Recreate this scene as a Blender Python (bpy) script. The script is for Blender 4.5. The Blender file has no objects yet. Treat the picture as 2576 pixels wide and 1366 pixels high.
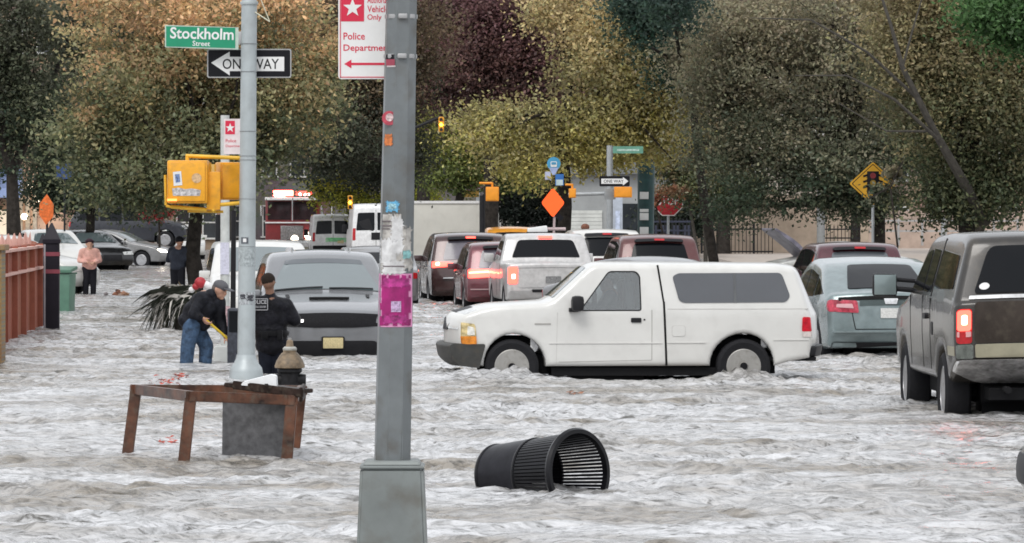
import bpy, bmesh, math, random
import numpy as np
from mathutils import Vector, Matrix, Euler

random.seed(7); np.random.seed(7)
sc = bpy.context.scene
col = sc.collection
R = math.radians
# camera: level, 2.05 m above the flood water, long lens.  Photo measured on a 2576 px wide copy.
F, UC, VH, H = 12000.0, 1288.0, 527.0, 2.05
def P(u, v, d): return Vector(((u - UC) / F * d, d, H - (v - VH) / F * d))
def dw(v): return F * H / (v - VH)
def X(u, d): return (u - UC) / F * d
def Z(v, d): return H - (v - VH) / F * d

# ------------------------------------------------------------------ materials
MATS = {}
def M(name, c, rough=.5, metal=0., var=.12, scale=6., bump=0., ior=1.45, emit=0., ecol=None, coat=0., dirt=0., detail=6):
    if name in MATS: return MATS[name]
    if max(c) < .06 and rough > .3 and ior == 1.45: ior = 1.22
    m = bpy.data.materials.new(name); m.use_nodes = True
    n, l = m.node_tree.nodes, m.node_tree.links
    b = n['Principled BSDF']
    b.inputs['Roughness'].default_value = rough; b.inputs['Metallic'].default_value = metal
    b.inputs['IOR'].default_value = ior; b.inputs['Coat Weight'].default_value = coat
    b.inputs['Coat Roughness'].default_value = .06
    tc = n.new('ShaderNodeTexCoord')
    nz = n.new('ShaderNodeTexNoise'); nz.inputs['Scale'].default_value = scale; nz.inputs['Detail'].default_value = detail
    nz.inputs['Roughness'].default_value = .62
    l.new(tc.outputs['Object'], nz.inputs['Vector'])
    rp = n.new('ShaderNodeValToRGB'); l.new(nz.outputs['Fac'], rp.inputs['Fac'])
    rp.color_ramp.elements[0].position = .28; rp.color_ramp.elements[1].position = .72
    lo = [max(0, k * (1 - var * 1.6)) for k in c]; hi = [min(1, k * (1 + var)) for k in c]
    rp.color_ramp.elements[0].color = (*lo, 1); rp.color_ramp.elements[1].color = (*hi, 1)
    out = rp.outputs['Color']
    if dirt > 0:
        n2 = n.new('ShaderNodeTexNoise'); n2.inputs['Scale'].default_value = scale * 2.3; n2.inputs['Detail'].default_value = 8
        l.new(tc.outputs['Object'], n2.inputs['Vector'])
        r2 = n.new('ShaderNodeValToRGB'); r2.color_ramp.elements[0].position = .5; r2.color_ramp.elements[1].position = .68
        r2.color_ramp.elements[1].color = (dirt, dirt, dirt, 1); r2.color_ramp.elements[0].color = (0, 0, 0, 1)
        l.new(n2.outputs['Fac'], r2.inputs['Fac'])
        mx = n.new('ShaderNodeMix'); mx.data_type = 'RGBA'
        l.new(r2.outputs['Color'], mx.inputs[0]); l.new(out, mx.inputs[6]); mx.inputs[7].default_value = (.10, .085, .065, 1)
        out = mx.outputs[2]
    l.new(out, b.inputs['Base Color'])
    if bump:
        bp = n.new('ShaderNodeBump'); bp.inputs['Strength'].default_value = 1; bp.inputs['Distance'].default_value = bump
        l.new(nz.outputs['Fac'], bp.inputs['Height']); l.new(bp.outputs['Normal'], b.inputs['Normal'])
    if emit:
        b.inputs['Emission Color'].default_value = (*(ecol or c), 1); b.inputs['Emission Strength'].default_value = emit
    MATS[name] = m
    return m

def sheer_glass(name, tint, gl=.12):
    m = bpy.data.materials.new(name); m.use_nodes = True
    n, l = m.node_tree.nodes, m.node_tree.links; n.clear()
    o = n.new('ShaderNodeOutputMaterial'); t = n.new('ShaderNodeBsdfTransparent'); g = n.new('ShaderNodeBsdfGlossy')
    mx = n.new('ShaderNodeMixShader'); fr = n.new('ShaderNodeFresnel'); ad = n.new('ShaderNodeMath'); ad.operation = 'ADD'
    ad.inputs[1].default_value = gl; ad.use_clamp = True
    t.inputs['Color'].default_value = (*tint, 1); g.inputs['Roughness'].default_value = .03
    l.new(fr.outputs[0], ad.inputs[0]); l.new(ad.outputs[0], mx.inputs[0]); l.new(t.outputs[0], mx.inputs[1])
    l.new(g.outputs[0], mx.inputs[2]); l.new(mx.outputs[0], o.inputs[0])
    MATS[name] = m
    return m

# ------------------------------------------------------------------ object helpers
def finish(me, m, sharp=35, smooth=True):
    if m: me.materials.append(m)
    if smooth and len(me.polygons):
        me.polygons.foreach_set('use_smooth', [True] * len(me.polygons))
        me.set_sharp_from_angle(angle=R(sharp))
def ob(name, bm, m=None, parent=None, sharp=35, smooth=True, recalc=True):
    me = bpy.data.meshes.new(name)
    if recalc: bmesh.ops.recalc_face_normals(bm, faces=bm.faces[:])
    bm.to_mesh(me); bm.free(); finish(me, m, sharp, smooth)
    o = bpy.data.objects.new(name, me); col.objects.link(o)
    if parent: o.parent = parent
    return o
def tag(o, label=None, cat=None, group=None, kind=None):
    if label: o['label'] = label
    if cat: o['category'] = cat
    if group: o['group'] = group
    if kind: o['kind'] = kind
    return o
def thing(name, label, cat, loc=(0, 0, 0), rz=0., group=None, rot=None):
    o = bpy.data.objects.new(name, None); col.objects.link(o); o.empty_display_size = .3
    o.location = loc; o.rotation_euler = rot if rot else (0, 0, rz)
    return tag(o, label, cat, group)
def dup(root, loc, rz=None, label=None):
    r = root.copy(); col.objects.link(r); r.location = loc
    if rz is not None: r.rotation_euler = (0, 0, rz)
    if label: r['label'] = label
    for ch in list(root.children):
        c = ch.copy(); col.objects.link(c); c.parent = r
        for g in ch.children:
            e = g.copy(); col.objects.link(e); e.parent = c
    return r
def NB(): return bmesh.new()
def box(bm, c, s, rot=None, bev=0., taper=None):
    r = bmesh.ops.create_cube(bm, size=1); vs = r['verts']
    for v in vs:
        tx = 1.
        if taper and v.co.z > 0: tx = taper
        v.co = Vector((v.co.x * s[0] * tx, v.co.y * s[1] * tx, v.co.z * s[2]))
    if bev > 0:
        es = list({e for v in vs for e in v.link_edges})
        rb = bmesh.ops.bevel(bm, geom=es, offset=bev, segments=2, affect='EDGES', profile=.6)
        vs = list({v for f in rb['faces'] for v in f.verts} | {v for v in vs if v.is_valid})
    m = Matrix.Translation(Vector(c))
    if rot: m = m @ Euler(rot).to_matrix().to_4x4()
    bmesh.ops.transform(bm, matrix=m, verts=vs)
    return vs
def cyl(bm, p0, p1, r0, r1=None, seg=12, cap=True):
    p0, p1 = Vector(p0), Vector(p1); r1 = r0 if r1 is None else r1
    ax = p1 - p0; L = ax.length
    if L < 1e-6: return
    r = bmesh.ops.create_cone(bm, cap_ends=cap, segments=seg, radius1=r0, radius2=r1, depth=L)
    m = Matrix.Translation((p0 + p1) / 2) @ ax.to_track_quat('Z', 'Y').to_matrix().to_4x4()
    bmesh.ops.transform(bm, matrix=m, verts=r['verts'])
    return r['verts']
def sph(bm, c, r, seg=14, sc_=(1, 1, 1), rot=None):
    q = bmesh.ops.create_uvsphere(bm, u_segments=seg, v_segments=max(6, seg * 2 // 3), radius=r)
    m = Matrix.Translation(Vector(c)) @ (Euler(rot).to_matrix().to_4x4() if rot else Matrix.Identity(4)) @ Matrix.Diagonal((*sc_, 1))
    bmesh.ops.transform(bm, matrix=m, verts=q['verts'])
def tube(bm, pts, rads, seg=8):
    rings = []
    pts = [Vector(p) for p in pts]
    for i, p in enumerate(pts):
        t = (pts[min(i + 1, len(pts) - 1)] - pts[max(i - 1, 0)]).normalized()
        a = t.orthogonal() if i == 0 else (pa - t * pa.dot(t))
        if a.length < 1e-5: a = t.orthogonal()
        a.normalize(); pa = a; b = t.cross(a)
        rr = rads[i] if isinstance(rads, (list, tuple)) else rads
        rings.append([bm.verts.new(p + (a * math.cos(2 * math.pi * k / seg) + b * math.sin(2 * math.pi * k / seg)) * rr) for k in range(seg)])
    for i in range(len(rings) - 1):
        for k in range(seg):
            bm.faces.new((rings[i][k], rings[i][(k + 1) % seg], rings[i + 1][(k + 1) % seg], rings[i + 1][k]))
    bm.faces.new(rings[0][::-1]); bm.faces.new(rings[-1])
def lathe(bm, prof, seg=32, axis='Z', c=(0, 0, 0), close=False):
    rings = []
    for (r, h) in prof:
        ring = []
        for k in range(seg):
            a = 2 * math.pi * k / seg
            p = (r * math.cos(a), r * math.sin(a), h)
            if axis == 'Y': p = (r * math.cos(a), h, r * math.sin(a))
            if axis == 'X': p = (h, r * math.cos(a), r * math.sin(a))
            ring.append(bm.verts.new(Vector(p) + Vector(c)))
        rings.append(ring)
    n = len(rings)
    for i in range(n if close else n - 1):
        A, B = rings[i], rings[(i + 1) % n]
        for k in range(seg):
            bm.faces.new((A[k], A[(k + 1) % seg], B[(k + 1) % seg], B[k]))
    if not close:
        if prof[0][0] > 1e-4: bm.faces.new(rings[0][::-1])
        if prof[-1][0] > 1e-4: bm.faces.new(rings[-1])
def poly_prism(bm, pts, f0, f1):
    """closed polygon pts (a,b); f0/f1 map (a,b)->3d for the two caps"""
    A = [bm.verts.new(f0(a, b)) for a, b in pts]; Bv = [bm.verts.new(f1(a, b)) for a, b in pts]
    n = len(pts)
    bm.faces.new(A[::-1]); bm.faces.new(Bv)
    for i in range(n): bm.faces.new((A[i], A[(i + 1) % n], Bv[(i + 1) % n], Bv[i]))
def plate(bm, pts, y0, y1):  # pts in (x,z)
    poly_prism(bm, pts, lambda a, b: (a, y1, b), lambda a, b: (a, y0, b))
def rrect(x0, z0, x1, z1, r, n=4):
    out = []
    for cx, cz, a0 in ((x1 - r, z1 - r, 0), (x0 + r, z1 - r, 90), (x0 + r, z0 + r, 180), (x1 - r, z0 + r, 270)):
        for k in range(n + 1):
            a = R(a0 + 90 * k / n); out.append((cx + r * math.cos(a), cz + r * math.sin(a)))
    return out
def round_poly(pts, n=4):
    """pts (x,z,r) -> list with the corners rounded"""
    out = []; N = len(pts)
    for i in range(N):
        p = Vector(pts[i][:2]); r = pts[i][2] if len(pts[i]) > 2 else 0
        if r <= 0: out.append((p.x, p.y)); continue
        a = Vector(pts[i - 1][:2]) - p; b = Vector(pts[(i + 1) % N][:2]) - p
        t = min(r, a.length * .45, b.length * .45)
        A = p + a.normalized() * t; Bq = p + b.normalized() * t
        for k in range(n + 1):
            s = k / n
            q = A * (1 - s) ** 2 + p * 2 * s * (1 - s) + Bq * s * s
            out.append((q.x, q.y))
    return out
def text(parent, s, x0, z0, x1, z1, y, m, name='lettering', bold=.0, y_flip=False):
    cu = bpy.data.curves.new('txt', 'FONT'); cu.body = s; cu.size = 1; cu.offset = bold; cu.resolution_u = 3
    o = bpy.data.objects.new('txt', cu); col.objects.link(o)
    bpy.context.view_layer.update()
    me = bpy.data.meshes.new_from_object(o.evaluated_get(bpy.context.evaluated_depsgraph_get()))
    bpy.data.objects.remove(o); bpy.data.curves.remove(cu)
    co = np.empty(len(me.vertices) * 3); me.vertices.foreach_get('co', co); co = co.reshape(-1, 3)
    mn, mx = co.min(0), co.max(0)
    new = np.zeros_like(co)
    new[:, 0] = x0 + (co[:, 0] - mn[0]) / (mx[0] - mn[0]) * (x1 - x0)
    new[:, 2] = z0 + (co[:, 1] - mn[1]) / (mx[1] - mn[1]) * (z1 - z0)
    new[:, 1] = y
    me.vertices.foreach_set('co', new.ravel()); me.materials.clear(); me.materials.append(m); me.update()
    t = bpy.data.objects.new(name, me); col.objects.link(t); t.parent = parent
    return t
# ------------------------------------------------------------------ vehicles
K_RUBBER = M('tyre_rubber', (.018, .018, .02), .75, bump=.002, scale=30)
K_RIM = M('wheel_alloy', (.42, .42, .43), .35, .8, dirt=.5)
K_STEEL = M('wheel_steel_grey', (.34, .33, .31), .4, .4, dirt=.35, scale=5)
K_DARK = M('underbody_black', (.012, .012, .013), .8)
K_TRIM = M('black_trim', (.02, .02, .022), .45)
K_GLASS = M('tinted_car_glass', (.006, .007, .009), .04, ior=1.24, var=0)
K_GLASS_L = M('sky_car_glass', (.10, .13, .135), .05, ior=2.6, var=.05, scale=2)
K_GLASS_G = M('grey_car_glass', (.09, .10, .11), .08, ior=1.7, var=.1, scale=2)
K_RED = M('tail_lamp_red', (.42, .015, .02), .15, var=.2, scale=20)
K_BRAKE = M('brake_lamp_lit', (.8, .03, .02), .3, emit=4.5, ecol=(1, .06, .04))
K_BRAKE_HOT = M('brake_bulb_lit', (1, .4, .2), .3, emit=9, ecol=(1, .32, .16))
K_CLEAR = M('clear_lamp', (.55, .56, .55), .12, var=.3, scale=25)
K_AMBER = M('amber_lamp', (.75, .24, .03), .15, var=.25, scale=20)
K_HEAD = M('head_lamp_lit', (1, .95, .85), .2, emit=7, ecol=(1, .88, .7))
K_CHROME = M('chrome', (.62, .62, .62), .2, 1., dirt=.3, scale=5)
K_PLATE = M('plate_yellow', (.62, .52, .28), .5, var=.2, scale=60)
K_PLATE_W = M('plate_pale', (.6, .6, .58), .5, var=.2, scale=60)
K_SEAM = M('panel_gap', (.015, .015, .015), .9)

def inset_ring(pts, r):
    n = len(pts); out = []
    ar = sum(pts[i][0] * pts[(i + 1) % n][1] - pts[(i + 1) % n][0] * pts[i][1] for i in range(n))
    sg = 1 if ar > 0 else -1
    for i in range(n):
        p0, p, p1 = Vector(pts[i - 1]), Vector(pts[i]), Vector(pts[(i + 1) % n])
        a, b = (p - p0), (p1 - p)
        if a.length < 1e-6: a = b
        if b.length < 1e-6: b = a
        a.normalize(); b.normalize()
        na, nb = Vector((-a.y, a.x)) * sg, Vector((-b.y, b.x)) * sg
        m = na + nb
        if m.length < 1e-4: m = na
        m.normalize(); k = min(1 / max(.5, m.dot(na)), 1.4)
        q = p + m * r * k; out.append((q.x, q.y))
    from mathutils.geometry import intersect_line_line_2d as xx     # untangle loops at tight corners
    for i in range(n):
        for j in range(i + 2, min(i + 14, i + n - 1)):
            q = xx(Vector(out[i]), Vector(out[(i + 1) % n]), Vector(out[j % n]), Vector(out[(j + 1) % n]))
            if q is not None:
                for t in range(i + 1, j + 1): out[t % n] = (q.x, q.y)
                break
    return out

class Shell:
    """vehicle skin from a side outline; every panel, pane and lamp is laid on the same curved surface"""
    def __init__(s, top, zb, W, wx, wr, ra, belt, tum=.16, r=.06, bow=.10, plan=.07, crown=.04, zw=None):
        s.W, s.belt, s.tum, s.r, s.bow, s.planf, s.crown = W, belt, tum, r, bow, plan, crown
        zw = wr if zw is None else zw; s.zw = zw; s.wx = wx; s.wr = wr
        t = round_poly([(p[0], p[1], p[2] if len(p) > 2 else 0) for p in top])
        x_r, x_f = t[0][0], t[-1][0]
        bottom = []
        for cx in sorted(wx, reverse=True):
            h = zb - zw; a0 = math.asin(max(-.99, min(.99, h / ra)))
            for k in range(15):
                a = a0 + (math.pi - 2 * a0) * k / 14
                bottom.append((cx + ra * math.cos(a), zw + ra * math.sin(a)))
        s.out = t + bottom
        xs = [p[0] for p in s.out]; s.x0, s.x1 = min(xs), max(xs); s.xc = (s.x0 + s.x1) / 2; s.hl = (s.x1 - s.x0) / 2
        zs = [p[1] for p in s.out]; s.z0, s.z1 = min(zs), max(zs)
    def D(s, p):
        x, y, z = p; e = max(0, (abs(x - s.xc) / s.hl - .45) / .55); e2 = e * e
        q = y / s.W
        k = 1 - s.planf * e2 * e
        k *= 1 - s.tum * max(0, z - s.belt) - .05 * max(0, (s.belt - .35) - z)
        x2 = x - math.copysign(1, x - s.xc) * s.bow * q * q * e2
        z2 = z - s.crown * q * q * max(0, min(1, (z - .5) * 2))
        return Vector((x2, y * k, z2))
    def edge(s, val, ax, hi):
        """outermost crossing of the outline with coordinate[ax]==val, on the other axis"""
        best = None; n = len(s.out)
        for i in range(n):
            a, b = s.out[i], s.out[(i + 1) % n]
            if (a[ax] - val) * (b[ax] - val) <= 0 and abs(a[ax] - b[ax]) > 1e-7:
                t = (val - a[ax]) / (b[ax] - a[ax]); o = a[1 - ax] + t * (b[1 - ax] - a[1 - ax])
                if best is None or (o > best if hi else o < best): best = o
        return best if best is not None else (s.x1 if hi else s.x0) if ax == 1 else s.z1
    def grid(s, bm, step, axes=(0, 2)):
        for ax in axes:
            vals = [v.co[ax] for v in bm.verts]; lo, hi = min(vals), max(vals)
            k = math.ceil(lo / step + .01)
            while k * step < hi - .01:
                no = [0, 0, 0]; no[ax] = 1; co = [0, 0, 0]; co[ax] = k * step
                bmesh.ops.bisect_plane(bm, geom=bm.verts[:] + bm.edges[:] + bm.faces[:], plane_co=co, plane_no=no, dist=1e-5)
                k += 1
    def body(s, step=.22, holes=()):
        bm = NB(); W, r = s.W, s.r
        rings = []
        sec = [(-(W - r + r * math.sin(R(a))), r * (1 - math.cos(R(a)))) for a in (90, 60, 30, 0)]
        sec += [(W * t, 0) for t in (-.7, -.35, 0, .35, .7)]
        sec += [(W - r + r * math.sin(R(a)), r * (1 - math.cos(R(a)))) for a in (0, 30, 60, 90)]
        for y, ins in sec:
            rp = inset_ring(s.out, ins) if ins > 1e-6 else s.out
            rings.append([bm.verts.new((p[0], y, p[1])) for p in rp])
        n = len(s.out)
        for i in range(len(rings) - 1):
            for k in range(n): bm.faces.new((rings[i][k], rings[i][(k + 1) % n], rings[i + 1][(k + 1) % n], rings[i + 1][k]))
        f1 = bm.faces.new(rings[0]); f2 = bm.faces.new(rings[-1][::-1])
        bmesh.ops.remove_doubles(bm, verts=bm.verts[:], dist=2e-5)
        bmesh.ops.triangulate(bm, faces=[f for f in bm.faces if len(f.verts) > 4])
        s.grid(bm, step)
        for hp in holes:     # open a window through both side skins (the shell is hollow)
            n_ = len(hp); cx = sum(q[0] for q in hp) / n_; cz = sum(q[1] for q in hp) / n_
            sidef = lambda: [f for f in bm.faces if all(abs(abs(v.co.y) - W) < 1e-4 for v in f.verts)]
            for i in range(n_):
                a, b = hp[i], hp[(i + 1) % n_]; nx_, nz_ = b[1] - a[1], a[0] - b[0]
                if math.hypot(nx_, nz_) < 1e-5: continue
                fs = sidef(); gm = list({v for f in fs for v in f.verts}) + list({e for f in fs for e in f.edges}) + fs
                bmesh.ops.bisect_plane(bm, geom=gm, plane_co=(a[0], 0, a[1]), plane_no=(nx_, 0, nz_), dist=1e-6)
            dead = []
            for f in sidef():
                c = f.calc_center_median(); ins = True
                for i in range(n_):
                    a, b = hp[i], hp[(i + 1) % n_]; e1 = (b[0] - a[0]) * (c.z - a[1]) - (b[1] - a[1]) * (c.x - a[0]); e2 = (b[0] - a[0]) * (cz - a[1]) - (b[1] - a[1]) * (cx - a[0])
                    if e1 * e2 < 0: ins = False; break
                if ins: dead.append(f)
            bmesh.ops.delete(bm, geom=dead, context='FACES')
        for v in bm.verts: v.co = s.D(v.co)
        return bm
    def corner(s, y):
        t = (abs(y) - (s.W - s.r)) / s.r
        return 0 if t <= 0 else s.r * (1 - math.sqrt(max(0, 1 - min(1, t) ** 2)))
    def side(s, pts, sd, off=.006, deep=.02, step=.25, bm=None):
        bm2 = NB()
        poly_prism(bm2, pts, lambda a, b: (a, s.W - deep, b), lambda a, b: (a, s.W + off, b))
        bmesh.ops.triangulate(bm2, faces=[f for f in bm2.faces if len(f.verts) > 4])
        s.grid(bm2, step)
        for v in bm2.verts:
            c = v.co.copy(); c.y *= sd; v.co = s.D(c)
        return s._merge(bm, bm2)
    def end(s, pts, fr, off=.01, deep=.03, step=.25, bm=None):
        bm2 = NB(); sg = 1 if fr else -1
        poly_prism(bm2, pts, lambda a, b: (-deep, a, b), lambda a, b: (off, a, b))
        bmesh.ops.triangulate(bm2, faces=[f for f in bm2.faces if len(f.verts) > 4])
        s.grid(bm2, step, (1, 2))
        for v in bm2.verts:
            x = s.edge(v.co.z, 1, fr) + sg * (v.co.x - s.corner(v.co.y))
            yy = max(-s.W, min(s.W, v.co.y))
            v.co = s.D((x, yy, v.co.z))
        return s._merge(bm, bm2)
    def top(s, pts, off=.01, deep=.02, step=.25, bm=None):
        bm2 = NB()
        poly_prism(bm2, pts, lambda a, b: (a, b, -deep), lambda a, b: (a, b, off))
        bmesh.ops.triangulate(bm2, faces=[f for f in bm2.faces if len(f.verts) > 4])
        s.grid(bm2, step, (0, 1))
        for v in bm2.verts: v.co = s.D((v.co.x, v.co.y, s.edge(v.co.x, 0, True) + v.co.z))
        return s._merge(bm, bm2)
    def _merge(s, bm, b2):
        if bm is None: return b2
        me = bpy.data.meshes.new('tmp'); b2.to_mesh(me); b2.free(); bm.from_mesh(me); bpy.data.meshes.remove(me)
        return bm

def wheel(parent, x, y, z, Rw, wid, sd, rim_mat=K_RIM, kind='alloy', steer=0):
    bm = NB(); h = wid / 2; ri = Rw * .62
    lathe(bm, [(ri, -h * .8), (Rw * .86, -h), (Rw * .97, -h * .8), (Rw, -h * .4), (Rw, h * .4), (Rw * .97, h * .8), (Rw * .86, h), (ri, h * .8)], 36, 'Y', close=True)
    w = ob('wheel', bm, K_RUBBER, parent); w.location = (x, y, z); w.rotation_euler = (0, 0, steer)
    bm = NB(); o = sd * h
    lathe(bm, [(ri * 1.02, o * .82), (ri * .97, o * .86), (ri * .92, o * .55), (ri * .60, o * .25 if kind == 'steel' else o * .45), (ri * .42, o * .62), (ri * .25, o * .66), (.0001, o * .68)], 32, 'Y')
    if kind == 'alloy':
        for k in range(6):
            a = k * math.pi / 3
            box(bm, (math.cos(a) * ri * .55, o * .68, math.sin(a) * ri * .55), (ri * .85, .03, ri * .2), rot=(0, -a, 0), bev=.004)
    else:
        lathe(bm, [(ri * .3, o * .72), (ri * .24, o * .95), (.0001, o * .97)], 20, 'Y')
    ob('rim', bm, rim_mat, w)
    if kind == 'steel':
        for k in range(10):
            a = k * math.pi / 5; bm = NB()
            cyl(bm, (math.cos(a) * ri * .74, o * .30, math.sin(a) * ri * .74), (math.cos(a) * ri * .74, o * .52, math.sin(a) * ri * .74), ri * .12, seg=12); ob('rim_hole', bm, K_DARK, w)
        bm = NB(); cyl(bm, (0, o * .9, 0), (0, o * 1.0, 0), ri * .22, seg=14); ob('hub_cap', bm, K_DARK, w)
    return w

def mk(name, label, cat, S, loc, rz, paint, group=None, parts=(), wheels='alloy', rimm=K_RIM, wid=.22, under=True, step=.22, wheel_sides=(1, -1), holes=()):
    root = thing(name, label, cat, loc, rz, group)
    body = ob('body', S.body(step, holes), paint, root, sharp=38)
    if under:
        bm = NB(); W = S.W
        box(bm, (S.xc, 0, S.zw + .02), (S.hl * 1.5, W * 1.25, .24))
        for cx in S.wx: box(bm, (cx, 0, S.zw + .05), (.5, W * 1.2, .6))
        ob('underbody', bm, K_DARK, root, smooth=False)
    for cx in S.wx:
        for sd in wheel_sides:
            wheel(root, cx, sd * (S.W - wid / 2 - .015), S.zw, S.wr, wid, sd, rimm, wheels)
    for p in parts:
        nm, kind, pts, m = p[:4]; off = p[4] if len(p) > 4 else .008
        if kind == 'side': o = ob(nm, S.side(pts, 1, off), m, root); o = ob(nm, S.side(pts, -1, off), m, root)
        elif kind == 'L': ob(nm, S.side(pts, 1, off), m, root)
        elif kind == 'R': ob(nm, S.side(pts, -1, off), m, root)
        elif kind == 'front': ob(nm, S.end(pts, True, off), m, root)
        elif kind == 'rear': ob(nm, S.end(pts, False, off), m, root)
        elif kind == 'front2':
            for sg in (1, -1): ob(nm, S.end([(a * sg, b) for a, b in pts], True, off), m, root)
        elif kind == 'rear2':
            for sg in (1, -1): ob(nm, S.end([(a * sg, b) for a, b in pts], False, off), m, root)
        elif kind == 'top': ob(nm, S.top(pts, off), m, root)
        elif kind == 'box':
            bm = NB(); box(bm, S.D(pts[0]), pts[1], bev=min(pts[1]) * .22); ob(nm, bm, m, root)
        elif kind == 'box2':
            for sg in (1, -1):
                bm = NB(); q = (pts[0][0], pts[0][1] * sg, pts[0][2]); box(bm, S.D(q), pts[1], bev=min(pts[1]) * .22); ob(nm, bm, m, root)
    root['_'] = 0; del root['_']
    return root
def line(x0, z0, x1, z1, w=.008):
    a, b = Vector((x0, z0)), Vector((x1, z1)); t = (b - a).normalized(); n = Vector((-t.y, t.x)) * w / 2
    return [tuple(a + n), tuple(a - n), tuple(b - n), tuple(b + n)]

def suv_shell(L=4.7, Ht=1.72, W=.94, rake=.34, zb=.3, R_=.36):
    k = L / 4.7; h = Ht / 1.72
    top = [(-2.22 * k, zb, .03), (-2.34 * k, .45, .06), (-2.35 * k, .72, .06), (-2.30 * k, 1.02 * h, .08), (-(2.30 - rake) * k, 1.64 * h, .12), (-1.6 * k, 1.71 * h, .4),
           (-.4 * k, Ht, .4), (.35 * k, 1.67 * h, .35), (1.12 * k, 1.14 * h, .12), (2.0 * k, 1.02 * h, .3), (2.32 * k, .78 * h, .14), (2.34 * k, .42, .08), (2.2 * k, zb, .03)]
    return Shell(top, zb, W, (-1.40 * k, 1.45 * k), R_, R_ + .07, 1.05 * h, tum=.26, r=.07)
def suv_parts(S, k=1, h=1, paint=None, glass=K_GLASS, lit=True, lamp=None, plate=True, rail=False):
    W = S.W; P_ = []
    sw1 = round_poly([(-1.98 * k, 1.12 * h, .05), (-1.78 * k, 1.52 * h, .08), (-1.12 * k, 1.6 * h, .04), (-1.12 * k, 1.1 * h, .04)])
    sw2 = round_poly([(-1.06 * k, 1.1 * h, .04), (-1.06 * k, 1.6 * h, .04), (-.22 * k, 1.61 * h, .04), (-.22 * k, 1.09 * h, .04)])
    sw3 = round_poly([(-.14 * k, 1.09 * h, .04), (-.14 * k, 1.61 * h, .04), (.28 * k, 1.56 * h, .1), (.92 * k, 1.12 * h, .05)])
    for s in (sw1, sw2, sw3): P_.append(('window', 'side', s, glass))
    P_.append(('rear_window', 'rear', round_poly([(-W * .72, 1.12 * h, .06), (-W * .66, 1.53 * h, .06), (W * .66, 1.53 * h, .06), (W * .72, 1.12 * h, .06)]), glass))
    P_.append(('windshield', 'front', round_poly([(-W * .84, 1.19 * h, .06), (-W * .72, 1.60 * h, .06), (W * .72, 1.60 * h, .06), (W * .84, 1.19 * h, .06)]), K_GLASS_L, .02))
    P_.append(('spoiler', 'rear', round_poly([(-W * .66, 1.57 * h, .03), (-W * .64, 1.63 * h, .03), (W * .64, 1.63 * h, .03), (W * .66, 1.57 * h, .03)]), K_TRIM, .12))
    P_.append(('brake_light', 'rear', rrect(-.13, 1.585 * h, .13, 1.625 * h, .01), K_BRAKE if lit else K_RED, .14))
    P_.append(('tail_lamp', 'rear2', lamp or round_poly([(W * .60, .88 * h, .03), (W * .62, 1.03 * h, .03), (W * .99, 1.06 * h, .03), (W * .99, .86 * h, .03)]), K_BRAKE if lit else K_RED, .02))
    P_.append(('bumper', 'rear', rrect(-W * .97, .40, W * .97, .64, .06), K_TRIM if not paint else paint, .05))
    if plate: P_.append(('licence_plate', 'rear', rrect(-.16, .78 * h, .16, .93 * h, .01), K_PLATE_W, .02))
    P_.append(('head_lamp', 'front2', round_poly([(W * .55, .76 * h, .03), (W * .55, .90 * h, .03), (W * .97, .92 * h, .03), (W * .97, .78 * h, .03)]), K_CLEAR, .01))
    P_.append(('grille', 'front', rrect(-W * .5, .62 * h, W * .5, .88 * h, .04), K_TRIM, .01))
    P_.append(('mirror', 'box2', ((.80 * k, W + .10, 1.16 * h), (.12, .2, .14)), paint or K_TRIM))
    P_.append(('door_seam', 'side', line(-.18 * k, .38, -.18 * k, 1.08 * h), K_SEAM, .002))
    P_.append(('door_seam', 'side', line(.95 * k, .4, .95 * k, 1.05 * h), K_SEAM, .002))
    P_.append(('door_seam', 'side', line(-1.09 * k, .80, -1.09 * k, 1.08 * h), K_SEAM, .002))
    P_.append(('door_handle', 'box2', ((-.35 * k, W + .01, .98 * h), (.18, .03, .03)), paint or K_TRIM))
    return P_
def sedan_shell(L=4.6, Ht=1.45, W=.9, zb=.26, R_=.32):
    k = L / 4.6; h = Ht / 1.45
    top = [(-2.15 * k, zb, .03), (-2.28 * k, .45, .06), (-2.30 * k, .95 * h, .10), (-1.72 * k, 1.04 * h, .12), (-1.0 * k, 1.38 * h, .25), (-.3 * k, Ht, .35),
           (.25 * k, 1.39 * h, .3), (1.05 * k, .99 * h, .15), (1.95 * k, .83 * h, .25), (2.28 * k, .62 * h, .12), (2.3 * k, .4, .08), (2.15 * k, zb, .03)]
    return Shell(top, zb, W, (-1.35 * k, 1.42 * k), R_, R_ + .06, .95 * h, tum=.34, r=.06)
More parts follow.
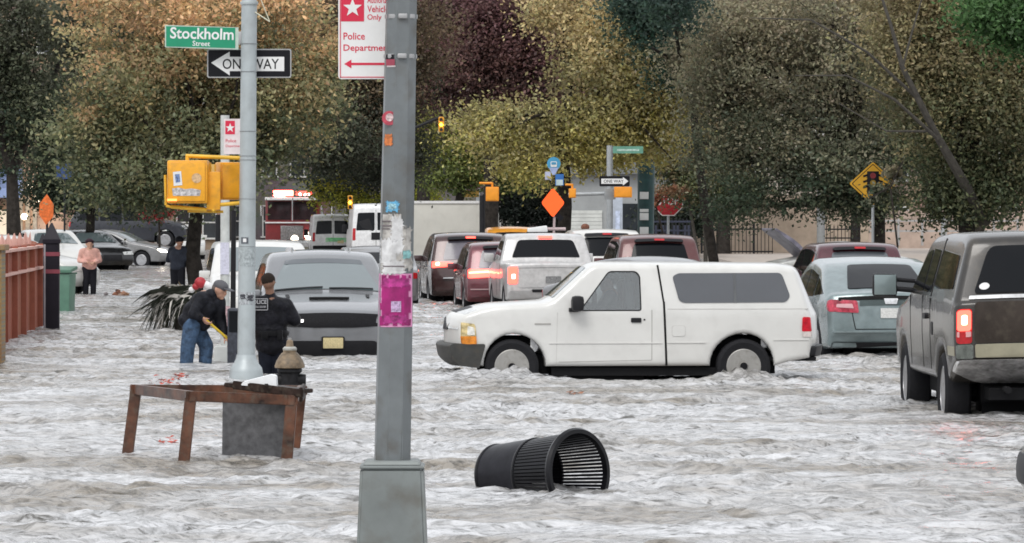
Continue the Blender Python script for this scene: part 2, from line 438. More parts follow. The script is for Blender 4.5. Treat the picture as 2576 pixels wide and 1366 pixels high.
def sedan_parts(S, k=1, h=1, paint=None, glass=K_GLASS, head=K_CLEAR, lit=False):
    W = S.W; P_ = []
    P_.append(('window', 'side', round_poly([(-1.42 * k, 1.03 * h, .04), (-1.0 * k, 1.27 * h, .12), (-.28 * k, 1.36 * h, .05), (-.28 * k, .99 * h, .04)]), glass))
    P_.append(('window', 'side', round_poly([(-.20 * k, .99 * h, .04), (-.20 * k, 1.36 * h, .05), (.22 * k, 1.31 * h, .12), (.85 * k, .99 * h, .05)]), glass))
    P_.append(('rear_window', 'rear', round_poly([(-W * .76, 1.08 * h, .06), (-W * .66, 1.31 * h, .06), (W * .66, 1.31 * h, .06), (W * .76, 1.08 * h, .06)]), glass, .02))
    P_.append(('windshield', 'front', round_poly([(-W * .84, 1.03 * h, .05), (-W * .68, 1.33 * h, .06), (W * .68, 1.33 * h, .06), (W * .84, 1.03 * h, .05)]), K_GLASS_L, .025))
    P_.append(('tail_lamp', 'rear2', rrect(W * .6, .76 * h, W * .99, .90 * h, .03), K_BRAKE if lit else K_RED, .012))
    P_.append(('head_lamp', 'front2', round_poly([(W * .5, .60 * h, .02), (W * .5, .70 * h, .02), (W * .98, .74 * h, .03), (W * .98, .62 * h, .02)]), head, .014))
    P_.append(('grille', 'front', rrect(-W * .42, .40 * h, W * .42, .60 * h, .03), K_TRIM, .01))
    P_.append(('bumper', 'rear', rrect(-W * .96, .36, W * .96, .60, .05), paint or K_TRIM, .04))
    P_.append(('licence_plate', 'rear', rrect(-.16, .66 * h, .16, .80 * h, .01), K_PLATE_W, .02))
    P_.append(('mirror', 'box2', ((.78 * k, W + .09, 1.0 * h), (.1, .18, .12)), paint or K_TRIM))
    P_.append(('door_seam', 'side', line(-.24 * k, .34, -.24 * k, .98 * h), K_SEAM, .002))
    P_.append(('door_seam', 'side', line(.88 * k, .36, .88 * k, .95 * h), K_SEAM, .002))
    P_.append(('door_handle', 'box2', ((-.4 * k, W + .01, .88 * h), (.17, .03, .03)), paint or K_TRIM))
    return P_
# ------------------------------------------------------------------ camera, light, world
cam = bpy.data.cameras.new('camera'); co_ = bpy.data.objects.new('camera', cam); col.objects.link(co_)
co_.location = (0, 0, H); co_.rotation_euler = (R(90), 0, 0)
cam.sensor_width = 36; cam.lens = F / 2576 * 36; cam.shift_y = -(683.1 - VH) / 2576; cam.shift_x = 0
cam.clip_end = 3000; cam.clip_start = .5
sc.camera = co_
SUN_EL, SUN_AZ = 48, 200     # behind the camera, high, veiled by cloud
w = bpy.data.worlds.new('World'); sc.world = w; w.use_nodes = True
n, l = w.node_tree.nodes, w.node_tree.links
bg = n['Background']; sky = n.new('ShaderNodeTexSky'); sky.sky_type = 'NISHITA'; sky.sun_disc = False
sky.sun_elevation = R(SUN_EL); sky.sun_rotation = R(SUN_AZ); sky.dust_density = 5; sky.air_density = 1.0; sky.ozone_density = 1
hs = n.new('ShaderNodeHueSaturation'); hs.inputs['Saturation'].default_value = .15
mxw = n.new('ShaderNodeMix'); mxw.data_type = 'RGBA'; mxw.inputs[0].default_value = .72; mxw.inputs[7].default_value = (9.2, 9.5, 10.0, 1)
l.new(sky.outputs[0], hs.inputs['Color']); l.new(hs.outputs[0], mxw.inputs[6])
tcw = n.new('ShaderNodeTexCoord'); nw = n.new('ShaderNodeTexNoise'); nw.inputs['Scale'].default_value = 2.2; nw.inputs['Detail'].default_value = 5
l.new(tcw.outputs['Generated'], nw.inputs['Vector'])
rw = n.new('ShaderNodeMapRange'); rw.inputs['To Min'].default_value = .78; rw.inputs['To Max'].default_value = 1.2
l.new(nw.outputs['Fac'], rw.inputs['Value'])
mw2 = n.new('ShaderNodeVectorMath'); mw2.operation = 'SCALE'
l.new(mxw.outputs[2], mw2.inputs[0]); l.new(rw.outputs[0], mw2.inputs['Scale']); l.new(mw2.outputs[0], bg.inputs['Color'])
bg.inputs['Strength'].default_value = .1
sl = bpy.data.lights.new('sun', 'SUN'); sl.energy = .9; sl.angle = R(25); sl.color = (1, .97, .93)
so = bpy.data.objects.new('sun', sl); col.objects.link(so)
# sun direction: from azimuth SUN_AZ (clockwise from +Y in the sky texture)
az = R(SUN_AZ); sd_ = Vector((math.sin(az) * math.cos(R(SUN_EL)), math.cos(az) * math.cos(R(SUN_EL)), math.sin(R(SUN_EL))))
so.rotation_euler = sd_.to_track_quat('Z', 'Y').to_euler(); so.location = (0, -20, 40)
sc.view_settings.view_transform = 'Standard'; sc.view_settings.look = 'None'; sc.view_settings.gamma = 1
sc.view_settings.exposure = .5
sc.render.engine = 'CYCLES'
sc.cycles.max_bounces = 6; sc.cycles.transparent_max_bounces = 10; sc.cycles.caustics_reflective = False; sc.cycles.caustics_refractive = False
sc.cycles.use_denoising = True
sc.cycles.filter_width = 1.7

# ------------------------------------------------------------------ ground and flood water
def gz(x, y):
    """ground height: crowned roadway, a flooded low corner by the left kerb, sidewalk beyond"""
    z = -.20
    z -= .20 * math.exp(-((x + 3.4) / 1.6) ** 4) * (1 if 50 < y < 72 else max(0, 1 - min(abs(y - 50), abs(y - 72)) / 5))
    return z
def grid_mesh(name, xs, ys, zf, m, kind='structure'):
    Xg, Yg = np.meshgrid(xs, ys); Zg = zf(Xg, Yg); nx, ny = len(xs), len(ys)
    me = bpy.data.meshes.new(name)
    me.vertices.add(nx * ny); me.vertices.foreach_set('co', np.stack([Xg, Yg, Zg], -1).astype(np.float32).ravel())
    i = (np.arange(ny - 1)[:, None] * nx + np.arange(nx - 1)[None]).ravel()
    q = np.stack([i, i + 1, i + nx + 1, i + nx], -1).astype(np.int32)
    me.loops.add(q.size); me.loops.foreach_set('vertex_index', q.ravel())
    me.polygons.add(len(q)); me.polygons.foreach_set('loop_start', np.arange(len(q), dtype=np.int32) * 4)
    me.polygons.foreach_set('loop_total', np.full(len(q), 4, np.int32))
    me.update(); me.validate()
    me.polygons.foreach_set('use_smooth', [True] * len(q))
    me.materials.append(m)
    o = bpy.data.objects.new(name, me); col.objects.link(o); tag(o, kind=kind); return o
asph = M('wet_asphalt', (.05, .05, .052), .35, scale=3, bump=.004)
gx = np.concatenate([[-1500, -400, -120, -40], np.arange(-12, 12.1, .5), [40, 120, 400, 1500]]).astype(float)
gy = np.concatenate([[-300, -50, 0, 15], np.arange(20, 100, 1.), [110, 140, 200, 300, 600, 1800]]).astype(float)
grid_mesh('ground', gx, gy, lambda a, b: -.20 - .26 * np.exp(-((a + 3.6) / 1.7) ** 4) * np.clip(1 - np.maximum(0, np.abs(b - 59) - 13) / 5, 0, 1) - .12 * np.exp(-((b - 37) / 7) ** 4) * np.exp(-((a) / 9) ** 4), asph)

WAKES = []     # (x, y, radius, height)
rng = np.random.RandomState(3)
WV = []
for k in range(70):
    lam = .16 * (2.4 / .16) ** (rng.rand() ** 1.5)
    th = rng.normal(-.15, .6)
    amp = .0088 * lam ** .88 * (1.45 if lam < .8 else .28)
    WV.append((2 * math.pi / lam * math.sin(th), 2 * math.pi / lam * math.cos(th), rng.rand() * 6.28, amp, lam))
WV += [(2 * math.pi / 5 * .4, 2 * math.pi / 5 * .9, 1., .010, 5.), (2 * math.pi / 7 * -.6, 2 * math.pi / 7 * .8, 2., .012, 7.)]
def water_z(a, b):
    # domain warp so that crests break up
    wa = a + .22 * np.sin(b * .9 + 1.3 * np.sin(a * .7)) + .18 * np.sin(b * 2.3 + a * 1.9)
    wb = b + .35 * np.sin(a * 1.1 + .8 * np.sin(b * .5)) + .2 * np.sin(a * 3.1 - b * 1.3)
    z = np.zeros_like(a)
    env = .72 + .38 * np.sin(a * .55 + 2 * np.sin(b * .21)) * np.sin(b * .33 + 1.1 + np.sin(a * .4))
    for kx, ky, ph, am, lam in WV:
        s = np.sin(wa * kx + wb * ky + ph)
        z += am * (s if lam < .5 else (1 - 2 * np.sqrt(np.abs(.5 - .5 * s) + .002)) * .9)
    z *= env
    z *= np.clip((260 - b) / 160, .25, 1)
    for (wx_, wy_, rx_, ry_, hh) in WAKES:
        dx, dy = (a - wx_) / rx_, (b - wy_) / ry_; e = np.exp(-(dx * dx + dy * dy))
        z += hh * e * (1 + .5 * np.sin(a * 23 + b * 9) * np.sin(b * 17 - a * 11))
    return z

def water_material():
    m = bpy.data.materials.new('flood_water'); m.use_nodes = True
    n, l = m.node_tree.nodes, m.node_tree.links; b = n['Principled BSDF']
    tc = n.new('ShaderNodeTexCoord')
    def noise(sx, sy, sc_, det=4, ro=.55, dist=0):
        mp = n.new('ShaderNodeMapping'); mp.inputs['Scale'].default_value = (sx, sy, 1)
        l.new(tc.outputs['Object'], mp.inputs['Vector'])
        t = n.new('ShaderNodeTexNoise'); t.inputs['Scale'].default_value = sc_; t.inputs['Detail'].default_value = det
        t.inputs['Roughness'].default_value = ro; t.inputs['Distortion'].default_value = dist
        l.new(mp.outputs[0], t.inputs['Vector']); return t
    # silt-laden water, murky patches; sky and tree reflections painted as pale tone and streaks
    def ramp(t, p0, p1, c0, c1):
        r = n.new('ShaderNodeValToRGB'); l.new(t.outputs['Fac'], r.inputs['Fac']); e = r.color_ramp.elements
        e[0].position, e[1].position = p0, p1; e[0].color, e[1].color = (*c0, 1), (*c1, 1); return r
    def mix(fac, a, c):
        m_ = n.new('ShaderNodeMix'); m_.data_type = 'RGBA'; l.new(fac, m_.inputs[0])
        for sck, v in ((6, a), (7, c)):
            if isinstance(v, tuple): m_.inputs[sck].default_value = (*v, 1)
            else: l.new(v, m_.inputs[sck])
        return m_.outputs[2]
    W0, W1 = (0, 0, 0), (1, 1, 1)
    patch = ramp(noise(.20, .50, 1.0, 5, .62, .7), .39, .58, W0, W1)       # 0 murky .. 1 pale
    fine = ramp(noise(1.3, 2.8, 3.4, 9, .72, 1.2), .36, .48, W0, W1)       # thin dark streaks, tree reflections put into the colour
    foam = ramp(noise(1, 1.6, 4.2, 10, .72, 1.0), .34, .56, W0, W1)  # mask of the pale tone: bright sky reflection put into the colour
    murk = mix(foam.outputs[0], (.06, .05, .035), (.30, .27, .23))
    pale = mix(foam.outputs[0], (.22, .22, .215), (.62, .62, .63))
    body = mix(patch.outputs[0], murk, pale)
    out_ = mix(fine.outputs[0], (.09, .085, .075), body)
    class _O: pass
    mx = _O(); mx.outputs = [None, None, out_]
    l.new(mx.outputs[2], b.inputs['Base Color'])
    b.inputs['Roughness'].default_value = .12; b.inputs['IOR'].default_value = 1.333
    b1 = noise(1, .8, 9, 6, .62, .4)
    bp = n.new('ShaderNodeBump'); bp.inputs['Strength'].default_value = 1; bp.inputs['Distance'].default_value = .03
    l.new(b1.outputs['Fac'], bp.inputs['Height']); l.new(bp.outputs[0], b.inputs['Normal'])
    return m
def build_water():
    xs = np.concatenate([[-900, -300, -100, -45, -25, -18], np.arange(-14, 14.01, .075), [18, 25, 45, 100, 300, 900]])
    ys = np.concatenate([[-60, -20, 0, 10, 18], np.arange(22, 72, .065), np.arange(72, 130, .13), np.arange(130, 262, .4), [300, 500, 1200]])
    def zf(a, b):
        z = water_z(a, b); f = ((np.abs(a) < 14.1) & (b > 20) & (b < 262)); return np.where(f, z, 0)
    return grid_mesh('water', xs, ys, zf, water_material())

# far sidewalk / plaza beyond the flood on the right
plz = M('pale_wet_paving', (.42, .36, .31), .4, scale=2, var=.15, bump=.003)
bm = NB(); box(bm, (18.5, 196, -.02), (21, 110, .34)); tag(ob('sidewalk', bm, plz, smooth=False), kind='structure')
bm = NB(); box(bm, (-13.4, 108, -.13), (9.0, 110, .16)); o = tag(ob('pavement', bm, M('grey_concrete_paving', (.28, .27, .25), .5, scale=2)), kind='structure')

# ------------------------------------------------------------------ trees
def leaf_material(name):
    m = bpy.data.materials.new(name); m.use_nodes = True
    n, l = m.node_tree.nodes, m.node_tree.links; n.clear()
    o = n.new('ShaderNodeOutputMaterial'); d = n.new('ShaderNodeBsdfDiffuse'); t = n.new('ShaderNodeBsdfTranslucent')
    a = n.new('ShaderNodeAttribute'); a.attribute_name = 'leafcol'; mx = n.new('ShaderNodeMixShader'); mx.inputs[0].default_value = .42
    g = n.new('ShaderNodeBsdfGlossy'); g.inputs['Roughness'].default_value = .45; m2 = n.new('ShaderNodeMixShader'); m2.inputs[0].default_value = .02
    l.new(a.outputs['Color'], d.inputs['Color']); l.new(a.outputs['Color'], t.inputs['Color'])
    l.new(d.outputs[0], mx.inputs[1]); l.new(t.outputs[0], mx.inputs[2]); l.new(mx.outputs[0], m2.inputs[1]); l.new(g.outputs[0], m2.inputs[2])
    l.new(m2.outputs[0], o.inputs['Surface']); return m
LEAF = leaf_material('autumn_leaves')
BARK = M('dark_wet_bark', (.035, .03, .026), .85, scale=9, var=.4, bump=.02)
BARK2 = M('grey_branch_bark', (.065, .058, .048), .8, scale=9, var=.3, bump=.02)
def leaves_mesh(C, size, cols, rng, aspect=1.7):
    n = len(C)
    nrm = rng.normal(size=(n, 3)) + np.array([0, -.45, .75]); nrm /= np.linalg.norm(nrm, axis=1)[:, None]
    t = np.cross(nrm, rng.normal(size=(n, 3))); t /= np.linalg.norm(t, axis=1)[:, None]; b = np.cross(nrm, t)
    s = size * (.6 + .8 * rng.rand(n))[:, None]
    t2, b2 = t * s * aspect * .5, b * s * .5
    V = np.stack([C - t2, C - b2 * .9 + t2 * .1, C + t2, C + b2 * .9 + t2 * .1], 1).reshape(-1, 3).astype(np.float32)
    me = bpy.data.meshes.new('crown'); me.vertices.add(n * 4); me.vertices.foreach_set('co', V.ravel())
    me.loops.add(n * 4); me.loops.foreach_set('vertex_index', np.arange(n * 4, dtype=np.int32))
    me.polygons.add(n); me.polygons.foreach_set('loop_start', np.arange(n, dtype=np.int32) * 4); me.polygons.foreach_set('loop_total', np.full(n, 4, np.int32))
    me.update()
    ca = me.color_attributes.new('leafcol', 'FLOAT_COLOR', 'POINT')
    cc = np.ones((n, 4, 4), np.float32); cc[:, :, :3] = cols[:, None, :]; ca.data.foreach_set('color', cc.ravel())
    me.materials.append(LEAF); return me
def tree(label, base, blobs, pal, n, size, trunk=(.22, None), group=None, name='street_tree', cat='tree', spread=.55, clump=70, bark=None, seed=0, limbs=8, vis=None, drape=1.):
    """blobs: (u, v, d, ru, rv) ellipsoids measured on the photo, given real depth"""
    rng = np.random.RandomState(seed + 11)
    bx, by = base; bz = -.3; root = thing(name, label, cat, (bx, by, bz), 0, group)
    B_ = []
    for (u, v, d, ru, rv) in blobs:
        B_.append((np.array(P(u, v, d)), np.array([ru / F * d, ru / F * d * .85, rv / F * d])))
    vol = np.array([b[1][0] * b[1][2] for b in B_]); vol = vol / vol.sum()
    n = int(n * 3.5); size *= .52; clump = int(clump * 1.25)
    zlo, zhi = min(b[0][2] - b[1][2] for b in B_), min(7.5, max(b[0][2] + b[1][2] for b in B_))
    pal = np.array(pal); pts = []; cols = []; tips = []
    for (c, r), wgt in zip(B_, vol):
        nc = max(3, int(n * wgt / clump))
        for _ in range(nc):
            q = rng.normal(size=3); q /= np.linalg.norm(q); q *= rng.rand() ** .42
            cc = c + q * r
            fld = math.sin(cc[0] * 1.7 + seed) * math.sin(cc[2] * 2.1 + 1.3 * seed) + .8 * math.sin(cc[0] * 3.3 - cc[2] * 1.1 + 2 * seed) * math.sin(cc[1] * 2.2 + cc[2] * 2.9)
            if fld < -.35 and rng.rand() < .75: continue
            tips.append((cc, c))
            k = int(clump * (.5 + rng.rand()))
            sp = spread * (.35 + .6 * rng.rand())
            pp = cc + rng.normal(size=(k, 3)) * np.array([sp, sp, sp * .6 * drape])
            pts.append(pp)
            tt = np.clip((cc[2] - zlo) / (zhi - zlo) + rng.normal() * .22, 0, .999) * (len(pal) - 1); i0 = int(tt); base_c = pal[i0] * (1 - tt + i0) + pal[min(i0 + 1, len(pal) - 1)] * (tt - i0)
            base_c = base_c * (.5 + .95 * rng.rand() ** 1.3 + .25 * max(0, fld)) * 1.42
            jit = (.86 + .28 * rng.rand(k))[:, None] * (.94 + .12 * rng.rand(k, 3))
            cols.append(base_c * jit)
    C = np.concatenate(pts); Cc = np.concatenate(cols)
    me = leaves_mesh(C - np.array([bx, by, bz]), size, Cc, rng)
    o = bpy.data.objects.new('crown', me); col.objects.link(o); o.parent = root
    bm = NB(); off = Vector((bx, by, bz)); r0 = trunk[0]
    top = Vector(B_[0][0]) if trunk[1] is None else P(*trunk[1])
    p0 = Vector((bx, by, bz)); mid = p0.lerp(top, .5) + Vector((rng.normal() * .12, 0, 0))
    tube(bm, [p0 - off - Vector((0, 0, .2)), p0 - off + Vector((0, 0, .25)), mid - off, top - off], [r0 * 1.5, r0 * 1.08, r0 * .92, r0 * .7], 10)
    for (c, r) in B_:
        c = Vector(c)
        if (c - top).length > .3:
            m1 = top.lerp(c, .5) + Vector(rng.normal(size=3) * .25)
            tube(bm, [top - off, m1 - off, c - off], [r0 * .62, r0 * .42, r0 * .22], 7)
    idx = rng.permutation(len(tips))[:limbs * len(B_)]
    for i in idx:
        cc, c = Vector(tips[i][0]), Vector(tips[i][1]); st = c.lerp(top, rng.rand() * .6)
        m1 = st.lerp(cc, .5) + Vector(rng.normal(size=3) * .2) + Vector((0, 0, .15))
        tube(bm, [st - off, m1 - off, cc - off], [r0 * .2, r0 * .12, r0 * .03], 5)
    ob('trunk', bm, bark or BARK, root)
    if vis:   # limbs that show plainly in the photo
        bm = NB()
        for pl in vis: tube(bm, [P(*p[:3]) - off for p in pl], [p[3] for p in pl], 7)
        ob('limb', bm, bark or BARK2, root)
    return root
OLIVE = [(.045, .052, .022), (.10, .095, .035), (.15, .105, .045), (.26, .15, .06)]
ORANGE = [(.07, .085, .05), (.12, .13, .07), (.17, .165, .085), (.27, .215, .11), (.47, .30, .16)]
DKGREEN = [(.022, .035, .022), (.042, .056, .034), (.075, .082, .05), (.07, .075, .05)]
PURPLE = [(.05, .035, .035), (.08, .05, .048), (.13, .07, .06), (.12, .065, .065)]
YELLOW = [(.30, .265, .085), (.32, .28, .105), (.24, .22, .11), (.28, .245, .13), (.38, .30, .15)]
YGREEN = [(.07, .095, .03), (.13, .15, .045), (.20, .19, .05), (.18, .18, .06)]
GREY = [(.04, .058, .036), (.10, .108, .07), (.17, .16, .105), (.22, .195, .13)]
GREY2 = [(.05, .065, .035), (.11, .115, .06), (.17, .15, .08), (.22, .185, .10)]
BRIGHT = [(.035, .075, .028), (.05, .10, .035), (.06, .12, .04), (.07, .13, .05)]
def bxy(u, d): return (X(u, d), d)
TG = 'street trees in autumn leaf'
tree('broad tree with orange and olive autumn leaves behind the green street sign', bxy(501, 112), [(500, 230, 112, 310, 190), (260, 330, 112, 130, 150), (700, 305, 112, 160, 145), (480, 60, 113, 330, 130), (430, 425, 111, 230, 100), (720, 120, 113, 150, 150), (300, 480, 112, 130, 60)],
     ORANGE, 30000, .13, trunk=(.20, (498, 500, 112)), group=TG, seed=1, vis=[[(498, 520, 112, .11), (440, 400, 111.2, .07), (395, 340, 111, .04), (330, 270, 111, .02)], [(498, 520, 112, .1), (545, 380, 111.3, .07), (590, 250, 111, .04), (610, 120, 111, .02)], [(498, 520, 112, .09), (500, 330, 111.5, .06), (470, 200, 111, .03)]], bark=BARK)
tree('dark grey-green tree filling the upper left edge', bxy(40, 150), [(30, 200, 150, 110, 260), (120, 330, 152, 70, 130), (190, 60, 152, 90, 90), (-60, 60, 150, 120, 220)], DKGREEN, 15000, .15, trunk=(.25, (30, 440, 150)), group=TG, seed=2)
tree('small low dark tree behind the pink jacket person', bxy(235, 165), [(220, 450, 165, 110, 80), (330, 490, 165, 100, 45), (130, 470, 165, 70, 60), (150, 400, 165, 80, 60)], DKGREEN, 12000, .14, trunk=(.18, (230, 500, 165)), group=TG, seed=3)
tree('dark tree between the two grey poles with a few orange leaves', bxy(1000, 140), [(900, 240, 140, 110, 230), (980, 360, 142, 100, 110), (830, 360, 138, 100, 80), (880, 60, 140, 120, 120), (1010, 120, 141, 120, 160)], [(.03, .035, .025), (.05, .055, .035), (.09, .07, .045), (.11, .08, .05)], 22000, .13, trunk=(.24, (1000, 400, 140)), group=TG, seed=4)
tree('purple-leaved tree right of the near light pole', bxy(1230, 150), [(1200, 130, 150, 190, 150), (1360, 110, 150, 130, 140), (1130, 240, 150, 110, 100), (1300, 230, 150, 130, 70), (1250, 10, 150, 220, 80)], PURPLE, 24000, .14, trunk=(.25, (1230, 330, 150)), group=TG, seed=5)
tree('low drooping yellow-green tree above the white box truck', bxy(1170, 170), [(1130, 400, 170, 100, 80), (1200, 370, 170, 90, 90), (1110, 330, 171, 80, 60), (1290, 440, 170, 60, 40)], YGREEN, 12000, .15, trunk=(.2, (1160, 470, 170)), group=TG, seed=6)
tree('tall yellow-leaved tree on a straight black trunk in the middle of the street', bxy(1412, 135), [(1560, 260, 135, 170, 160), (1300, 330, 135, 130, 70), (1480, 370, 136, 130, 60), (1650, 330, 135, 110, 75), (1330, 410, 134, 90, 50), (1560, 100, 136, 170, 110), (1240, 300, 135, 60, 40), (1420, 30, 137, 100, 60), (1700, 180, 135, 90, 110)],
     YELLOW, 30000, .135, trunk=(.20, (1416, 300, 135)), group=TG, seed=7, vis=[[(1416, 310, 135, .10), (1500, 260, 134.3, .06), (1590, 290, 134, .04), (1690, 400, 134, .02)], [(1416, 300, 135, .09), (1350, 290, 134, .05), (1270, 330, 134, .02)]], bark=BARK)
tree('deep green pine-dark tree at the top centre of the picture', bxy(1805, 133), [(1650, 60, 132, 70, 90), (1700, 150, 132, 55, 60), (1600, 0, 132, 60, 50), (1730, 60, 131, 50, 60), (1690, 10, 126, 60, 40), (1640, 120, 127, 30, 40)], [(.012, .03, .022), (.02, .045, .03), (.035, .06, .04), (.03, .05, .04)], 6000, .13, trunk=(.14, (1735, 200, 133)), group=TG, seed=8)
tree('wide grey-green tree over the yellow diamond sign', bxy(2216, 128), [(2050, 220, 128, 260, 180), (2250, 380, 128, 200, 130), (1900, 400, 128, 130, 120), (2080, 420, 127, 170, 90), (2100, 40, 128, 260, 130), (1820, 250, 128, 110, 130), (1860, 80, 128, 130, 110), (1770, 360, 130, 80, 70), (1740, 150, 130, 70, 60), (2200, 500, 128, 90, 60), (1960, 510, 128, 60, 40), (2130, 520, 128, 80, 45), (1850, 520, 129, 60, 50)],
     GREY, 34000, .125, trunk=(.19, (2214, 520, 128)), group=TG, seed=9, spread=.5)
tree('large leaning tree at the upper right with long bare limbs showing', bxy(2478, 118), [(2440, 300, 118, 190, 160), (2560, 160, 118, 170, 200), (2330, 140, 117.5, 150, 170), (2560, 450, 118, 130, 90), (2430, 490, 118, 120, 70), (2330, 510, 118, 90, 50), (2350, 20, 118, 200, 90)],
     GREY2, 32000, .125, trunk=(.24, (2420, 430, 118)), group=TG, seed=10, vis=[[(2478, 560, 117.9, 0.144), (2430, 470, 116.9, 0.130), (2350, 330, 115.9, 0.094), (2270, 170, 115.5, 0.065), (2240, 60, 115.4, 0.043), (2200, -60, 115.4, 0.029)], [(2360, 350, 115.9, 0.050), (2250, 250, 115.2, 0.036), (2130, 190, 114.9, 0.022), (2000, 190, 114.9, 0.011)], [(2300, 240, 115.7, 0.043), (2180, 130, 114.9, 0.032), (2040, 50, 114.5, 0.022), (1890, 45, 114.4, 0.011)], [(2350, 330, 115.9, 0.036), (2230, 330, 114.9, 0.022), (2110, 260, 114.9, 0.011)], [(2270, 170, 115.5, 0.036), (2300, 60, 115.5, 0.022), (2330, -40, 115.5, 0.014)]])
tree('bright green foliage at the top right corner', bxy(2640, 112), [(2530, 30, 112, 80, 60), (2600, 60, 112, 70, 70)], BRIGHT, 7000, .14, trunk=(.2, (2640, 200, 112)), group=TG, seed=12)
tree('thin pale-stemmed young tree beside the stop sign', bxy(1775, 150), [(1740, 440, 150, 80, 70), (1840, 480, 150, 70, 60), (1700, 390, 150, 60, 50), (1830, 370, 150, 60, 60)], [(.05, .07, .035), (.10, .11, .05), (.16, .13, .07), (.20, .15, .09)], 8000, .13, trunk=(.07, (1765, 480, 150)), group=TG, seed=13, bark=BARK2, limbs=4,
     vis=[[(1755, 640, 150, .06), (1742, 560, 150, .05), (1725, 470, 150, .03)], [(1790, 640, 150, .06), (1775, 560, 150, .05), (1790, 480, 150, .03)]])
tree('small tree with red autumn leaves left of the pedestrian signal', bxy(400, 175), [(400, 522, 175, 32, 26)], [(.25, .03, .035), (.35, .05, .05), (.2, .04, .04), (.4, .07, .07)], 1500, .12, trunk=(.05, (400, 540, 175)), group=TG, seed=14, spread=.25, clump=30, limbs=3)
tree('yellow-green bush low behind the white van', bxy(1070, 215), [(840, 480, 215, 60, 40), (1060, 490, 215, 40, 30), (900, 500, 215, 60, 30)], [(.16, .18, .03), (.26, .27, .04), (.35, .32, .06), (.38, .36, .08)], 3500, .14, trunk=(.1, (850, 500, 215)), group=TG, seed=15)
tree('dark hedge-like bush between the black pole and the orange diamond sign', bxy(1320, 215), [(1300, 500, 215, 60, 70), (1370, 520, 215, 40, 60)], [(.012, .018, .014), (.02, .025, .02), (.03, .032, .024)], 5000, .16, trunk=(.1, (1320, 560, 215)), group=TG, seed=51)
tree('dark bush behind the iron gate and stop sign', bxy(1700, 190), [(1690, 560, 190, 70, 50), (1760, 520, 190, 40, 60)], [(.012, .018, .014), (.022, .03, .02), (.04, .042, .03)], 4000, .16, trunk=(.1, (1700, 600, 190)), group=TG, seed=52)
# second row of trees, farther, closing the view
k = 0
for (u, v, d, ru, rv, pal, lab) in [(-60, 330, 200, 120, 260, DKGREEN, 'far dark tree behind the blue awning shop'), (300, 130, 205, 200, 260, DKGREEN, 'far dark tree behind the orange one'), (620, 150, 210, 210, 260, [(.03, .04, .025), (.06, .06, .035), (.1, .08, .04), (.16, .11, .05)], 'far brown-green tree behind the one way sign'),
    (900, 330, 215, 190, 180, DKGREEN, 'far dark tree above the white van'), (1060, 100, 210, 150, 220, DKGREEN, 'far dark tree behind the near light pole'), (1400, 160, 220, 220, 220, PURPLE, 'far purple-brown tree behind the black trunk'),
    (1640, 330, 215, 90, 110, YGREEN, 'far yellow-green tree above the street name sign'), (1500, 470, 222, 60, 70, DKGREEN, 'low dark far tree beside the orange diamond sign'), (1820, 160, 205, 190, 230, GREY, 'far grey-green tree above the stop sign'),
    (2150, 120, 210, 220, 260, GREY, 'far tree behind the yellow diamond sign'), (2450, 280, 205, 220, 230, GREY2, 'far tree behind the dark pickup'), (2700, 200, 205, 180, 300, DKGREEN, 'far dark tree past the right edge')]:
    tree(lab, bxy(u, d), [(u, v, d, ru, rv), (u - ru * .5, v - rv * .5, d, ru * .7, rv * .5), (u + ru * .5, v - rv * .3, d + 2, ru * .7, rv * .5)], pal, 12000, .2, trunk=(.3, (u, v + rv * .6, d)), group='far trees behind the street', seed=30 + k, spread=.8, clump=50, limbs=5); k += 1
# ------------------------------------------------------------------ buildings, walls and fences behind
BRICK = bpy.data.materials.new('red_brick'); BRICK.use_nodes = True
def brick_mat(m, c1, c2, mortar, scale=6):
    m.use_nodes = True; n, l = m.node_tree.nodes, m.node_tree.links; b = n['Principled BSDF']; b.inputs['Roughness'].default_value = .8
    tc = n.new('ShaderNodeTexCoord'); mp = n.new('ShaderNodeMapping'); mp.inputs['Rotation'].default_value = (R(90), 0, 0)
    br = n.new('ShaderNodeTexBrick'); br.inputs['Scale'].default_value = scale; br.inputs['Color1'].default_value = (*c1, 1); br.inputs['Color2'].default_value = (*c2, 1); br.inputs['Mortar'].default_value = (*mortar, 1)
    br.inputs['Mortar Size'].default_value = .012
    l.new(tc.outputs['Object'], mp.inputs['Vector']); l.new(mp.outputs[0], br.inputs['Vector'])
    nz = n.new('ShaderNodeTexNoise'); nz.inputs['Scale'].default_value = .8; nz.inputs['Detail'].default_value = 6
    l.new(tc.outputs['Object'], nz.inputs['Vector'])
    mx = n.new('ShaderNodeMix'); mx.data_type = 'RGBA'; mx.blend_type = 'MULTIPLY'; mx.inputs[0].default_value = .6
    l.new(br.outputs['Color'], mx.inputs[6]); l.new(nz.outputs['Color'], mx.inputs[7]); l.new(mx.outputs[2], b.inputs['Base Color'])
    return m
brick_mat(BRICK, (.38, .13, .08), (.28, .09, .06), (.35, .3, .26), 4)
BRICK_T = brick_mat(bpy.data.materials.new('tan_brick'), (.42, .30, .21), (.34, .24, .17), (.4, .36, .3), 4)
BRICK_G = brick_mat(bpy.data.materials.new('grey_brick'), (.22, .2, .19), (.17, .16, .155), (.25, .24, .23), 4)
STUC = M('pale_stucco', (.45, .40, .34), .85, scale=1.2, var=.15)
PEACH = M('peach_stucco', (.62, .40, .28), .85, scale=1.5, var=.2)
GREYW = M('grey_metal_cladding', (.30, .31, .31), .6, scale=1)
WINM = M('building_window_glass', (.03, .035, .04), .1, ior=1.6, var=.3, scale=.7)
FRAME = M('window_frame_white', (.6, .6, .58), .6)
